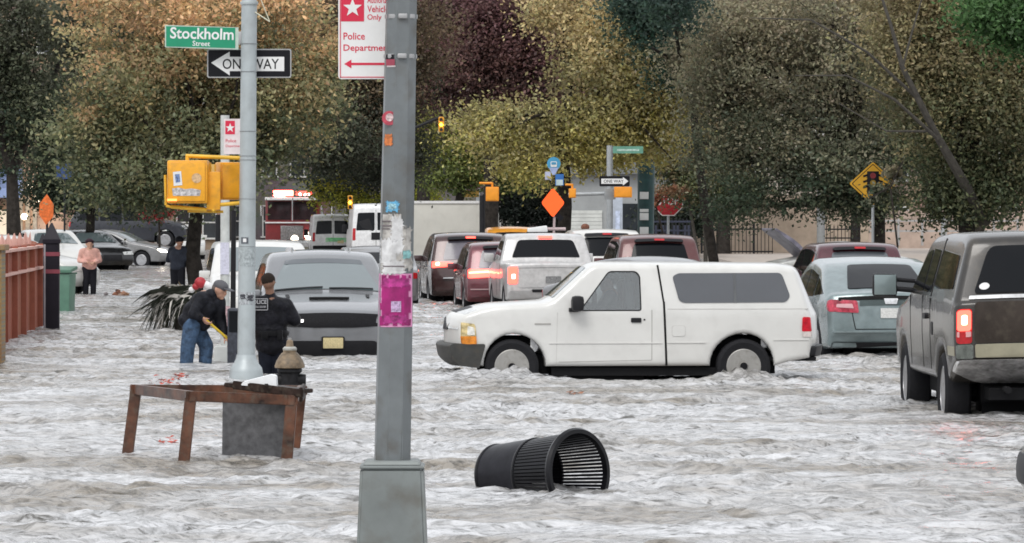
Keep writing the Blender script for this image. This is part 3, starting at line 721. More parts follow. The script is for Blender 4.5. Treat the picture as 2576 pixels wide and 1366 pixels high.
def building(label, u0, u1, d, top_z, m, floors=4, cols_=5, depth=9, name='apartment_building', ground=None, wm=WINM):
    x0, x1 = X(u0, d), X(u1, d); w_ = x1 - x0; cx = (x0 + x1) / 2
    rt = thing(name, label, 'building', (cx, d, -.3)); hz = top_z + .3
    bm = NB(); box(bm, (0, depth / 2, hz / 2), (w_, depth, hz)); ob('wall', bm, m, rt, smooth=False)
    bm = NB(); box(bm, (0, -.15, hz + .16), (w_ + .1, .5, .3), bev=.03); box(bm, (0, -.05, hz - .25), (w_ + .04, .2, .14)); ob('cornice', bm, STUC, rt, smooth=False)
    fh = hz / floors
    for f in range(floors):
        for c in range(cols_):
            wx_ = -w_ / 2 + w_ * (c + .5) / cols_; wz = fh * (f + .55); ww, wh = min(1.1, w_ / cols_ * .5), min(1.6, fh * .55)
            bm = NB(); bw = .07
            box(bm, (wx_ - ww / 2, -.03, wz), (bw, .1, wh)); box(bm, (wx_ + ww / 2, -.03, wz), (bw, .1, wh)); box(bm, (wx_, -.032, wz + wh / 2), (ww + bw, .104, bw)); box(bm, (wx_, -.032, wz), (ww - bw, .06, bw)); box(bm, (wx_, -.06, wz - wh / 2 - .03), (ww + .25, .2, .09))
            fr = ob('window', bm, FRAME, rt, smooth=False)
            bm = NB(); box(bm, (wx_, -.01, wz), (ww - bw, .03, wh - .02)); ob('pane', bm, wm, fr, smooth=False)
    return rt
building('brick apartment block behind the dark trees at upper left', -300, 150, 235, 15, BRICK_T, 5, 6)
building('tan apartment block behind the orange-leaved tree', 165, 560, 245, 15, BRICK_T, 5, 6)
building('grey brick apartment block behind the fire engine', 575, 990, 250, 15.5, BRICK_G, 5, 6)
building('grey apartment block directly behind the white box truck', 1005, 1410, 250, 15, BRICK_G, 5, 6)
building('red brick building above the grey garage', 1420, 1765, 240, 15, BRICK, 5, 4)
building('pale stucco building behind the iron fence', 1780, 2200, 262, 14, STUC, 5, 5)
building('tan brick building behind the wide right-hand trees', 2215, 2860, 262, 15, BRICK_T, 5, 7)
# grey one-storey garage with shutter
d = 205; rt = thing('garage', 'one storey grey garage with a pale roller shutter and flat roof band', 'garage', (X(1560, d), d, -.3))
s = d / F; hz = Z(418, d) + .3
bm = NB(); box(bm, (0, 2.5, hz / 2), (290 * s, 5, hz)); ob('wall', bm, GREYW, rt, smooth=False)
bm = NB(); box(bm, (0, -.25, hz - .1), (292 * s, .5, .5), bev=.03); ob('roof_band', bm, M('dark_grey_band', (.16, .17, .18), .6), rt, smooth=False)
bm = NB()
for i in range(14): box(bm, (-95 * s, -.06, .15 + i * .16), (100 * s, .08, .15), bev=.01)
ob('roller_shutter', bm, M('pale_shutter', (.55, .56, .53), .5, scale=3), rt, smooth=False)
bm = NB(); box(bm, (30 * s, -.04, 1.5), (60 * s, .06, 2.2)); ob('window', bm, WINM, rt, smooth=False)
# left shop with blue awning, peach wall
d = 200; s = d / F
rt = thing('corner_shop', 'peach walled corner shop with a pale blue awning at the left edge', 'shop', (X(30, d), d, -.3))
bm = NB(); box(bm, (0, 3, 2.6), (260 * s, 6, 5.2)); ob('wall', bm, PEACH, rt, smooth=False)
bm = NB(); z0 = Z(540, d) + .3; z1 = Z(425, d) + .3
poly_prism(bm, [(0, z1), (-1.3, (z0 + z1) / 2 + .1), (-1.3, (z0 + z1) / 2 - .25), (0, (z0 + z1) / 2)], lambda a, b: (-60 * s, a, b), lambda a, b: (28 * s, a, b)); ob('awning', bm, M('blue_awning', (.30, .38, .62), .7, scale=2), rt, smooth=False)
bm = NB(); box(bm, (-18 * s, -.05, z0 - .55), (60 * s, .1, 1.5)); ob('window', bm, M('shop_window_lit', (.5, .45, .35), .3, emit=.5, ecol=(1, .8, .6)), rt, smooth=False)
for q in (22, 40, 58):
    bm = NB(); box(bm, (q * s, -.05, 2.2), (11 * s, .1, 1.9), bev=.02); ob('door', bm, M('shop_door_cream', (.55, .46, .36), .6, scale=4, var=.3), rt, smooth=False)
for q, zz in ((66, 470), (88, 500), (52, 545)):
    bm = NB(); sph(bm, (q * s - .3, -.5, Z(zz, d) + .3), .14); ob('wall_lamp', bm, M('warm_lamp_lit', (1, .9, .7), .4, emit=4, ecol=(1, .85, .6)), rt)

# low tan wall and iron picket fences at right
PICK = M('black_iron_paint', (.02, .02, .022), .5)
TANW = M('tan_limewash_wall', (.52, .42, .33), .85, scale=1.5, var=.15, bump=.004)
def fence(label, u0, u1, d, v0, v1, step=.16, m=PICK, base=None):
    x0, x1 = X(u0, d), X(u1, d); z1, z0 = Z(v0, d), Z(v1, d)
    rt = thing('iron_fence', label, 'fence', (x0, d, z0))
    L, hh = x1 - x0, z1 - z0; bm = NB(); n_ = int(L / step)
    for i in range(n_ + 1):
        box(bm, (i * step, 0, hh / 2 - .02), (.03, .03, hh)); cyl(bm, (i * step, 0, hh - .02), (i * step, 0, hh + .14), .032, .002, 6)
    ob('picket_panel', bm, m, rt, smooth=False)
    for zz in (.12, hh * .86):
        bm = NB(); box(bm, (L / 2, .001, zz), (L, .05, .06)); ob('rail', bm, m, rt, smooth=False)
    for i in range(0, n_ + 1, 14):
        bm = NB(); box(bm, (i * step + .002, .002, hh / 2), (.09, .09, hh + .2)); ob('post', bm, m, rt, smooth=False)
    if base is not None:
        bm = NB(); box(bm, (L / 2, .1, -.5), (L, .3, 1.0)); ob('plinth', bm, base, rt, smooth=False)
    return rt
rt = tag(ob('garden_wall', (lambda b: (box(b, (X(1960, 210), 210, 1.2), (X(2180, 210) - X(1730, 210), .4, 3.0), bev=.04), b)[1])(NB()), TANW, smooth=False), 'tan wall behind the iron picket fence right of the stop sign', 'wall')
fence('black iron picket fence in front of the tan wall beside the open hood', 1765, 1945, 205, 566, 640)
fence('short black iron picket fence behind the grey lamp post', 2070, 2165, 205, 572, 606)
rt = tag(ob('boundary_wall', (lambda b: (box(b, (X(2370, 235), 235, .9), (X(2640, 235) - X(2170, 235), .4, 2.2), bev=.04), b)[1])(NB()), M('pinkish_tan_wall', (.46, .36, .30), .8, scale=1, var=.2), smooth=False), 'long low pinkish wall behind the dark tree trunk at right', 'wall')
bm = NB()
for q in range(9): cyl(bm, (X(2080 + q * 60, 232), 232, .3), (X(2080 + q * 60, 232), 232, 1.6), .06, seg=8)
box(bm, (X(2320, 232), 232, 1.5), (X(2560, 232) - X(2080, 232), .05, .08)); box(bm, (X(2320, 232), 232, 1.0), (X(2560, 232) - X(2080, 232), .05, .08))
tag(ob('guard_rail', bm, M('galvanised_rail', (.42, .42, .42), .5, .3)), 'grey tubular guard rail before the low pinkish wall', 'railing')
# dark crate fence with bicycles' rack by the stop sign
d = 160; rt = thing('iron_gate', 'dense black iron gate panel under the stop sign', 'gate', (X(1682, d), d, Z(640, d)))
bm = NB(); w_ = 110 * d / F; hh = 90 * d / F
for i in range(13): box(bm, (-w_ / 2 + i * w_ / 12, 0, hh / 2), (.05, .05, hh))
ob('bars', bm, PICK, rt, smooth=False); bm = NB()
for zz in (.1, .45, .8, 1.1): box(bm, (0, .003, zz), (w_, .07, .06))
for i in (2, 5, 8, 11): box(bm, (-w_ / 2 + i * w_ / 12, -.003, hh * .6), (.2, .04, .5), bev=.01)
ob('rail', bm, M('gate_blue_black', (.03, .035, .06), .5), rt, smooth=False)

# brick wall at the left running along the sidewalk
x0, y0, x1, y1 = -6.98 - .35, 60.0, -8.35, 84.0
dv = Vector((x1 - x0, y1 - y0, 0)); L = dv.length; ang = math.atan2(dv.y, dv.x)
rt = thing('brick_wall', 'rust red brick garden wall with pale rails along the sidewalk at the left edge', 'wall', (x0, y0, -.5), ang)
RUST = brick_mat(bpy.data.materials.new('rust_brick'), (.42, .12, .055), (.33, .09, .045), (.30, .12, .08), 9)
ht = 1.95
bm = NB(); box(bm, (L / 2, .15, ht / 2), (L, .3, ht)); ob('brickwork', bm, RUST, rt, smooth=False)
bm = NB()
for zz in (ht - .42, ht - .05): box(bm, (L / 2, -.02, zz), (L + .04, .16, .05), bev=.01)
ob('rail', bm, M('pale_pink_rail', (.62, .36, .30), .5), rt, smooth=False)
bm = NB(); q = 0
while q < L + .1: box(bm, (q, -.03, ht / 2), (.09, .12, ht)); q += 2.4
ob('post', bm, M('rust_post', (.32, .10, .06), .6), rt, smooth=False)
bm = NB(); q = .2
while q < L: cyl(bm, (q, .12, ht), (q + random.uniform(-.03, .03), .12, ht + .16 + .05 * math.sin(q * 4)), .012, .004, 5); q += .16
ob('spikes', bm, M('pale_pink_rail', (.5, .3, .26), .5), rt, smooth=False)
# pale yellow brick pier at the very edge
bm = NB(); box(bm, (0, 0, 1.0), (.5, .5, 2.0)); box(bm, (0, 0, 2.04), (.6, .6, .08), bev=.02)
o = ob('brick_pier', bm, brick_mat(bpy.data.materials.new('yellow_brick'), (.45, .28, .12), (.36, .2, .09), (.3, .24, .18), 9), smooth=False)
o.location = (X(-38, 64), 64, -.5); tag(o, 'yellowish brick pier at the extreme left edge ending the rust wall', 'pier')
# snow-pale shrubs on the wall
# gate pillar (dark with maroon bands)
d = 82.5; s = d / F
def pillar(u, d, w, top_v, label, bands):
    z1 = Z(top_v, d) + .4; rt = thing('gate_pillar', label, 'pillar', (X(u, d), d, -.4), R(3))
    bm = NB(); box(bm, (0, 0, z1 / 2 - .12), (w, w, z1 - .24), bev=.015); ob('shaft', bm, M('navy_black_paint', (.018, .016, .022), .35, scale=6, bump=.002), rt, smooth=False)
    bm = NB(); box(bm, (0, 0, z1 - .2), (w * 1.15, w * 1.15, .08), bev=.01); r = bmesh.ops.create_cone(bm, cap_ends=True, segments=4, radius1=w * .75, radius2=.02, depth=.28)
    bmesh.ops.transform(bm, matrix=Matrix.Translation((0, 0, z1 - .02)) @ Matrix.Rotation(R(45), 4, 'Z'), verts=r['verts']); ob('cap', bm, M('navy_black_paint', (.018, .016, .022), .35), rt, smooth=False)
    if bands:
        bm = NB()
        for zz in (z1 - .42, z1 - .72): box(bm, (0, 0, zz), (w + .012, w + .012, .07))
        ob('band', bm, M('maroon_band', (.22, .045, .065), .5), rt, smooth=False)
        bm = NB(); box(bm, (-w / 2 + .02, -w / 2, z1 / 2), (.03, .02, z1 - .5)); ob('edge_strip', bm, M('grey_edge', (.3, .28, .3), .4), rt, smooth=False)
    return rt
pillar(130, 82.5, .27, 578, 'dark navy gate pillar with two maroon bands and a pointed cap', True)
pillar(108, 85.5, .24, 605, 'plain dark pillar just behind the maroon banded one', False)
# green wheelie bin
d = 97; rt = thing('wheelie_bin', 'green wheeled rubbish bin beside the dark gate pillar', 'bin', (X(160, d), d, -.25), R(-8))
GB = M('green_bin_plastic', (.08, .17, .12), .45, scale=4)
bm = NB(); box(bm, (0, 0, .5), (.34, .5, 1.0), bev=.03, taper=1.15); ob('body', bm, GB, rt)
bm = NB(); box(bm, (0, -.03, 1.08), (.46, .62, .07), rot=(R(6), 0, 0), bev=.02); ob('lid', bm, GB, rt)
bm = NB(); cyl(bm, (-.2, .34, 1.0), (.2, .34, 1.0), .018); ob('handle', bm, GB, rt)
for sg in (-1, 1):
    bm = NB(); cyl(bm, (sg * .18, .25, .1), (sg * .22, .25, .1), .1, seg=16); ob('wheel', bm, K_RUBBER, rt)
# orange road-work sign cloth far left
d = 120; rt = thing('roadwork_sign', 'orange diamond warning sign partly behind leaves above the dark pillars', 'sign', (X(118, d), d, 0))
bm = NB(); plate(bm, [(0, Z(488, d)), (.17, Z(515, d)), (.16, Z(545, d)), (-.02, Z(566, d)), (-.2, Z(540, d)), (-.18, Z(512, d))], -.01, .01); ob('face', bm, M('orange_sign_dull', (.75, .16, .03), .5, scale=10, var=.3), rt, smooth=False)
bm = NB(); cyl(bm, (0, .03, -.3), (0, .03, Z(560, d)), .03); ob('post', bm, K_TRIM, rt)
d = 150; rt = thing('blue_sign', 'dark blue square sign seen among leaves above the far left cars', 'sign', (X(162, d), d, 0))
bm = NB(); plate(bm, rrect(-.25, Z(450, d), .25, Z(412, d), .04), -.01, .01); ob('face', bm, M('deep_blue_sign', (.03, .07, .22), .5, scale=8, var=.3), rt, smooth=False)
bm = NB(); cyl(bm, (0, .03, -.3), (0, .03, Z(430, d)), .03); ob('post', bm, K_TRIM, rt)
# ------------------------------------------------------------------ poles, signals, signs
PGREY = M('grey_pole_paint', (.17, .185, .19), .42, .3, var=.16, scale=3, dirt=.5, bump=.002)
PLITE = M('pale_grey_pole_paint', (.40, .44, .45), .45, .25, var=.08, scale=3, dirt=.12, bump=.002)
WHITE = M('sign_white', (.72, .72, .71), .4, var=.05)
SRED = M('sign_red', (.60, .02, .06), .4, var=.06)
SGREEN = M('sign_green', (.01, .25, .13), .4, var=.06)
SBLACK = M('sign_black', (.012, .012, .015), .4)
YEL = M('signal_yellow_paint', (.78, .36, .02), .4, var=.12, scale=5, dirt=.25)
YELD = M('signal_bracket_yellow', (.72, .42, .03), .4, var=.15, scale=5)
ALU = M('sign_back_aluminium', (.38, .38, .38), .45, .5)
# --- near octagonal light pole
d = 26.6; s = F / d
x_b, x_t = X(987, d), X(1010, d)
zt = Z(0, d); zb_ = Z(1160, d)
rt = thing('light_pole', 'tall octagonal grey light pole with a magenta poster and torn papers, nearest to the camera', 'lamp post', (x_b, d, -.2))
lean = (x_t - x_b) / (zt - zb_)
def px(z): return lean * (z - zb_)                 # centre of the shaft at height z (local x)
def pr(z): return (44 + (37 - 44) * (z - zb_) / (zt - zb_)) / s
bm = NB(); zs = [zb_ - .15 + i * .5 for i in range(10)]
rings = []
for z in zs: rings.append([bm.verts.new((px(z) + pr(z) / math.cos(R(22.5)) * math.cos(R(22.5 + 9 + 45 * k)), pr(z) / math.cos(R(22.5)) * math.sin(R(22.5 + 9 + 45 * k)), z + .2)) for k in range(8)])
for i in range(len(rings) - 1):
    for k in range(8): bm.faces.new((rings[i][k], rings[i][(k + 1) % 8], rings[i + 1][(k + 1) % 8], rings[i + 1][k]))
es = [e for e in bm.edges if abs(e.verts[0].co.z - e.verts[1].co.z) > .1]
bmesh.ops.bevel(bm, geom=es, offset=.012, segments=2, affect='EDGES')
ob('shaft', bm, PGREY, rt, sharp=20)
bm = NB()
def frus(bm, z0, z1, w0, w1, bev=.012):
    vs = []
    for z, w_ in ((z0, w0), (z1, w1)):
        for a, b in ((-1, -1), (1, -1), (1, 1), (-1, 1)): vs.append(bm.verts.new((a * w_ / 2, b * w_ / 2, z)))
    fs = [bm.faces.new((vs[3], vs[2], vs[1], vs[0])), bm.faces.new(vs[4:])]
    for k in range(4): fs.append(bm.faces.new((vs[k], vs[(k + 1) % 4], vs[4 + (k + 1) % 4], vs[4 + k])))
    bmesh.ops.bevel(bm, geom=list({e for f in fs for e in f.edges}), offset=bev, segments=3, affect='EDGES')
frus(bm, -.25, zb_ + .2 - .028, 198 / s, 158 / s, .018)
frus(bm, zb_ + .2 - .034, zb_ + .2 - .016, 163 / s, 160 / s, .006)
frus(bm, zb_ + .2 - .018, zb_ + .2 + .008, 146 / s, 134 / s, .006)
ob('base', bm, M('grey_base_paint', (.20, .22, .215), .5, .2, var=.16, scale=2.2, dirt=.55, bump=.003), rt, sharp=30)
# straps and bands
for v in (42, 142):
    bm = NB(); z = Z(v, d); lathe(bm, [(pr(z) * 1.10, -.012), (pr(z) * 1.12, 0), (pr(z) * 1.10, .012)], 8, 'Z', (px(z), 0, z + .2)); box(bm, (px(z) + .012, -pr(z) * 1.12, z + .2), (.05, .03, .028), bev=.006); ob('sign_strap', bm, ALU, rt)
def on_pole(name, u0, v0, u1, v1, m, lift=.004, jag=0, seedv=0, label=None):
    """a paper wrapped round the front of the octagonal shaft"""
    rg = random.Random(seedv); bm = NB(); nx_, nz_ = 14, 16; g = []
    for j in range(nz_ + 1):
        row = []
        for i in range(nx_ + 1):
            u = u0 + (u1 - u0) * i / nx_; v = v0 + (v1 - v0) * j / nz_
            if jag:
                if i in (0, nx_): u += rg.uniform(-jag, jag)
                if j in (0, nz_): v += rg.uniform(-jag, jag)
            z = Z(v, d); xx = X(u, d) - x_b; t = (xx - px(z)) / pr(z); t = max(-1.03, min(1.03, t))
            # front profile of the octagon rotated by 9 degrees
            yb = -1e9
            best = 0
            for k in range(8):
                a = R(9 + 45 * k); ca, sa = math.cos(a), math.sin(a)
                if sa < -.05: best = max(best, 0); yk = (1 - t * ca) / sa; yb = max(yb, yk)
            row.append(bm.verts.new((px(z) + t * pr(z) * 1.005, yb * pr(z) - lift - rg.uniform(0, .0015), z + .2)))
        g.append(row)
    for j in range(nz_):
        for i in range(nx_):
            if jag and (i in (0, nx_ - 1) or j in (0, nz_ - 1)) and rg.random() < .3: continue
            bm.faces.new((g[j][i], g[j][i + 1], g[j + 1][i + 1], g[j + 1][i]))
    o = ob(name, bm, m, rt, smooth=True)
    if label: o['label'] = label
    return o
MAG = M('magenta_paper', (.30, .008, .13), .6, var=.35, scale=9, detail=9); PNK = M('pink_paper_edge', (.68, .28, .48), .6, var=.2, scale=20)
on_pole('poster', 953, 688, 1037, 822, PNK, .003, .0, 1, 'pink bordered magenta poster')
on_pole('poster_face', 956, 692, 1034, 818, MAG, .007, 1, 2)
on_pole('poster_smudge', 962, 700, 1030, 722, M('magenta_light', (.38, .03, .20), .6, var=.5, scale=25, detail=9), .0085, 3, 3)
on_pole('poster_smudge', 962, 792, 1028, 812, M('magenta_light', (.5, .05, .28), .6), .0085, 4, 4)
on_pole('poster_patch', 985, 757, 1010, 784, M('lilac_patch', (.5, .36, .55), .6, var=.5, scale=60), .009, 0, 5)
PAP = M('old_wheatpaste_paper', (.46, .44, .41), .7, var=.35, scale=14, dirt=.35, detail=10)
PAP2 = M('torn_white_paper', (.62, .62, .62), .7, var=.3, scale=10, dirt=.2, detail=10)
on_pole('torn_paper', 956, 538, 1012, 690, PAP, .003, 3, 6)
on_pole('torn_paper', 985, 545, 1016, 640, PAP2, .005, 5, 7)
on_pole('torn_paper', 955, 600, 1000, 660, PAP2, .0055, 6, 8)
on_pole('torn_paper', 1006, 570, 1036, 680, PAP, .004, 6, 9)
on_pole('torn_paper', 962, 655, 1020, 690, PAP2, .006, 4, 10)
on_pole('teal_sticker', 1014, 630, 1034, 650, M('teal_sticker', (.25, .5, .5), .5, var=.3, scale=40), .007, 2, 11)
DKT = M('faded_ink', (.2, .17, .18), .7)
for i, (a, b, c, e) in enumerate([(960, 555, 984, 558), (962, 566, 986, 570), (960, 574, 982, 577), (964, 668, 1018, 671)]): on_pole('ink_line', a, b, c, e, DKT, .0075, 0, 20 + i)
BLU = M('sky_blue_sticker', (.13, .40, .62), .5, var=.3, scale=50)
on_pole('sticker', 972, 506, 1004, 532, BLU, .003, 3, 12); on_pole('sticker', 978, 512, 998, 526, M('white_blue_ink', (.35, .6, .75), .5, var=.5, scale=60), .005, 3, 13)
# round red sticker, orange sticker, small dark label
def disc_on(name, u, v, r, m, y):
    bm = NB(); z = Z(v, d); xx = X(u, d) - x_b; cyl(bm, (xx, y, z + .2), (xx, y - .002, z + .2), r, seg=24); return ob(name, bm, m, rt, smooth=False)
yk = -pr(2.5) * .80
disc_on('sticker', 980, 298, 18 / s, M('sticker_red', (.45, .06, .09), .5, var=.3, scale=40), yk - .012); disc_on('sticker_centre', 981, 296, 10 / s, M('sticker_pale', (.6, .45, .45), .5, var=.5, scale=60), yk - .015)
on_pole('sticker', 968, 338, 988, 368, M('orange_sticker', (.6, .18, .05), .5, var=.35, scale=50), .004, 2, 14)
on_pole('black_label', 970, 138, 992, 150, SBLACK, .004, 0, 15); on_pole('black_label', 974, 166, 996, 170, M('label_white', (.55, .5, .5), .5), .004, 0, 16)
on_pole('black_label', 972, 150, 994, 166, M('label_maroon', (.3, .05, .08), .5), .004, 0, 17)

def star(cx, cz, r, n=5):
    return [(cx + (r if i % 2 == 0 else r * .40) * math.sin(math.pi * i / n), cz + (r if i % 2 == 0 else r * .40) * math.cos(math.pi * i / n)) for i in range(2 * n)]
def flat(parent, name, pts, y, m, th=.0015):
    bm = NB(); plate(bm, pts, y - th, y); return ob(name, bm, m, parent, smooth=False)
def sign_root(name, label, u, v, d, cat='sign', group=None): return thing(name, label, cat, (X(u, d), d, Z(v, d)), 0, group)
def R2(u0, v0, u1, v1, cu, cv, d):  # px rect -> local metres
    k = d / F; return ((u0 - cu) * k, -(v1 - cv) * k, (u1 - cu) * k, -(v0 - cv) * k)
# --- parking sign on the near pole
d2 = d + .14; rt2 = sign_root('parking_sign', 'white and red star sign with police department lettering on the near light pole', 920, 80, d2)
def rr(u0, v0, u1, v1, r=2): 
    a = R2(u0, v0, u1, v1, 920, 80, d2); return rrect(*a, r * d2 / F)
flat(rt2, 'plate', rr(851, -60, 990, 199, 8), .0, WHITE, .003)
bm = NB(); k = d2 / F
for a in ((855, -56, 986, -53.5), (855, 193, 986, 195.5), (855, -56, 857.5, 195.5), (983.5, -56, 986, 195.5)):
    q = R2(*a, 920, 80, d2); box(bm, ((q[0] + q[2]) / 2, -.0045, (q[1] + q[3]) / 2), (q[2] - q[0], .002, q[3] - q[1]))
ob('border', bm, M('sign_red_line', (.6, .1, .14), .4), rt2, smooth=False)
flat(rt2, 'red_square', rr(858, -38, 916, 54, 1), -.0032, SRED)
flat(rt2, 'star', star(0 - 33 * k, 60 * k, 24.5 * k), -.005, WHITE)
for t, a in (('Authorized', (924, -8, 985, 8)), ('Vehicles', (924, 14, 984, 31)), ('Only', (924, 36, 960, 54)), ('Police', (864, 82, 918, 100)), ('Department', (864, 112, 984, 133))):
    q = R2(*a, 920, 80, d2); text(rt2, t, q[0], q[1], q[2], q[3], -.0045, SRED, bold=.012)
q = lambda u, v: ((u - 920) * k, -(v - 80) * k)
flat(rt2, 'arrow', [q(866, 161), q(884, 150), q(884, 158), q(984, 158), q(984, 164), q(884, 164), q(884, 172)], -.0032, SRED)

# --- far round signal pole
d = 24600 / (950 - 527); s = F / d
rt = thing('signal_pole', 'round pale grey traffic signal pole standing in the water behind the wooden frame', 'pole', (X(619, d), d, -.3))
lx = (627 - 621) / s / ((950) / s)
bm = NB(); zz = [Z(v, d) + .3 for v in (930, 700, 450, 200, 10)]; rr_ = [22.5, 21.5, 20.5, 20, 19.5]
tube(bm, [((619 + (930 - v) * 8 / 930 - 619) / s, 0, Z(v, d) + .3) for v in (940, 700, 450, 200, 8)], [r / s for r in rr_], 24)
ob('shaft', bm, PLITE, rt)
bm = NB(); tube(bm, [(8 / s, 0, Z(8, d) + .3), (8 / s, 0, Z(-30, d) + .3), (9 / s, 0, Z(-200, d) + .3)], [20 / s, 15 / s, 14 / s], 20)
lathe(bm, [(22 / s, -.02), (23 / s, 0), (22 / s, .02)], 24, 'Z', (8 / s, 0, Z(8, d) + .3)); ob('upper_shaft', bm, PLITE, rt)
bm = NB()
lathe(bm, [(46 / s, -.1), (42 / s, Z(935, d) + .3), (40 / s, Z(925, d) + .3), (30 / s, Z(912, d) + .3), (26 / s, Z(902, d) + .3), (24 / s, Z(892, d) + .3)], 24); ob('base', bm, PLITE, rt)
bm = NB()
for v in (110, 180, 330, 392, 402, 500, 620): z = Z(v, d) + .3; lathe(bm, [(21.5 / s, -.004), (22.2 / s, 0), (21.5 / s, .004)], 24, 'Z', ((930 - v) * 8 / 930 / s, 0, z))
ob('banding', bm, M('band_steel', (.3, .32, .33), .4, .5), rt)
bm = NB()
cyl(bm, (14 / s, -.05, Z(25, d) + .3), (60 / s, -.05, Z(55, d) + .3), .008); cyl(bm, (60 / s, -.05, Z(55, d) + .3), (38 / s, -.05, Z(0, d) + .3), .006)
ob('wire', bm, M('pale_wire', (.6, .58, .45), .5), rt)
def on_round(name, u0, v0, u1, v1, m, lift=.003, jag=0, sd=0):
    rg = random.Random(sd); bm = NB(); g = []
    for j in range(9):
        row = []
        for i in range(9):
            u, v = u0 + (u1 - u0) * i / 8, v0 + (v1 - v0) * j / 8
            if jag: u += rg.uniform(-jag, jag); v += rg.uniform(-jag, jag)
            cx = (930 - v) * 8 / 930; rad = 21.6 / s; t = max(-.98, min(.98, ((u - 619) - cx) / 21.6))
            row.append(bm.verts.new((cx / s + t * (rad + lift), -math.sqrt(1 - t * t) * (rad + lift), Z(v, d) + .3)))
        g.append(row)
    for j in range(8):
        for i in range(8):
            if jag and rg.random() < .12: continue
            bm.faces.new((g[j][i], g[j][i + 1], g[j + 1][i + 1], g[j + 1][i]))
    return ob(name, bm, m, rt)
on_round('sticker', 608, 597, 626, 613, M('dark_sticker', (.12, .13, .15), .5, var=.6, scale=60)); on_round('sticker_centre', 613, 600, 621, 609, WHITE, .006)
on_round('torn_paper', 600, 625, 640, 670, M('ghost_paper', (.36, .40, .41), .7, var=.3, scale=30), .003, 2, 3)
on_round('torn_paper', 602, 735, 640, 765, M('pale_poster_grey', (.42, .44, .46), .7, var=.5, scale=40), .004, 2, 4); on_round('dark_marks', 606, 740, 618, 752, M('ink_black', (.05, .05, .06), .7), .006, 1, 5)
on_round('dark_marks', 624, 742, 638, 756, M('ink_black', (.05, .05, .06), .7), .006, 2, 6)

# street name sign
d2 = d - .02; rs = sign_root('street_name_sign', 'green street name sign reading Stockholm Street on the round pale pole', 505, 92, d2); k = d2 / F
def L2(u, v, cu=505, cv=92): return ((u - cu) * k, -(v - cv) * k)
def quad(a): return [L2(a[0], a[1]), L2(a[2], a[3]), L2(a[4], a[5]), L2(a[6], a[7])]
flat(rs, 'plate', [L2(415, 119), L2(600, 125), L2(600, 69), L2(415, 63)], 0, M('sign_edge_pale_green', (.45, .55, .48), .4), .006)
flat(rs, 'face', [L2(418, 117), L2(592, 121.5), L2(592, 70), L2(418, 66)], -.0065, SGREEN)
t = text(rs, 'Stockholm', *L2(428, 99), *L2(588, 70), -.010, WHITE, bold=.018); 
t2 = text(rs, 'Street', *L2(485, 116), *L2(529, 103), -.010, WHITE, bold=.01)
for q in (t, t2): q.rotation_euler = (0, R(1.5), 0)
bm = NB(); box(bm, (*L2(603, 96)[:1], .02, L2(603, 96)[1]), (24 * k, .05, .16), bev=.01); ob('bracket', bm, ALU, rs)
# one way sign
d2 = d + .16; k = d2 / F; rs = sign_root('one_way_sign', 'black and white one way sign pointing left behind the round pale pole', 628, 160, d2)
def L3(u, v): return ((u - 628) * k, -(v - 160) * k)
flat(rs, 'plate', rrect(*L3(521, 196), *L3(733, 123), 5 * k), 0, ALU, .004)
flat(rs, 'face', rrect(*L3(524, 193), *L3(730, 126), 4 * k), -.0045, SBLACK)
flat(rs, 'arrow', [L3(531, 158), L3(578, 130), L3(578, 143), L3(715, 143), L3(715, 179), L3(578, 179), L3(578, 190)], -.0065, WHITE)
text(rs, 'ONE WAY', *L3(560, 174), *L3(702, 148), -.0085, SBLACK, bold=.008)
# pedestrian signal heads
def ped_signal(label, ub0, vb0, ub1, vb1, dd, bars=True, angle=0):
    k = dd / F; cu, cv = (ub0 + ub1) / 2, (vb0 + vb1) / 2; rs = sign_root('pedestrian_signal', label, cu, cv, dd, 'traffic signal', 'yellow pedestrian signals on the round pale pole'); rs.rotation_euler = (0, 0, angle)
    w_, h_ = (ub1 - ub0) * k, (vb1 - vb0) * k
    bm = NB(); box(bm, (0, .12, 0), (w_, .26, h_), bev=.025); ob('housing', bm, YEL, rs)
    bm = NB(); box(bm, (0, -.022, 0), (w_ * .9, .03, h_ * .9), bev=.012); ob('back_door', bm, YEL, rs)
    bm = NB(); box(bm, (0, .30, h_ * .42), (w_ * .98, .16, .02)); box(bm, (-w_ * .49, .30, 0), (.02, .16, h_ * .9)); box(bm, (w_ * .49, .30, 0), (.02, .16, h_ * .9)); ob('visor', bm, YELD, rs)
    return rs, w_, h_
a, w1, h1 = ped_signal('wide yellow pedestrian signal box with stickers left of the round pale pole', 420, 403, 522, 512, d - .1, angle=R(-3))
k = d / F
flat(a, 'sticker', [(-.17, .12), (-.07, .13), (-.055, -.04), (-.16, -.05)], -.040, M('white_sticker', (.68, .7, .72), .5, var=.1)); flat(a, 'sticker_print', [(-.145, .09), (-.09, .095), (-.08, .0), (-.135, -.01)], -.043, M('blue_print', (.15, .22, .42), .5, var=.6, scale=60))
bm = NB(); cyl(bm, (.12, -.040, .045), (.12, -.043, .045), .06, seg=20); ob('sticker', bm, M('orange_pale_sticker', (.60, .40, .22), .5, var=.3, scale=30), a, smooth=False)
flat(a, 'sticker', [(-.18, -.08), (-.1, -.07), (-.02, -.09), (.06, -.08), (.17, -.1), (.16, -.17), (-.17, -.17)], -.040, M('torn_lilac_sticker', (.52, .50, .50), .5, var=.5, scale=25))
flat(a, 'lit_strip', [(-.24, -.205), (-.12, -.205), (-.12, -.235), (-.24, -.235)], -.045, M('lit_orange_hand', (1, .25, .05), .4, emit=2.5, ecol=(1, .2, .05)))
b_, w2, h2 = ped_signal('narrow yellow pedestrian signal box touching the round pale pole', 553, 408, 612, 503, d + .25, angle=R(20))
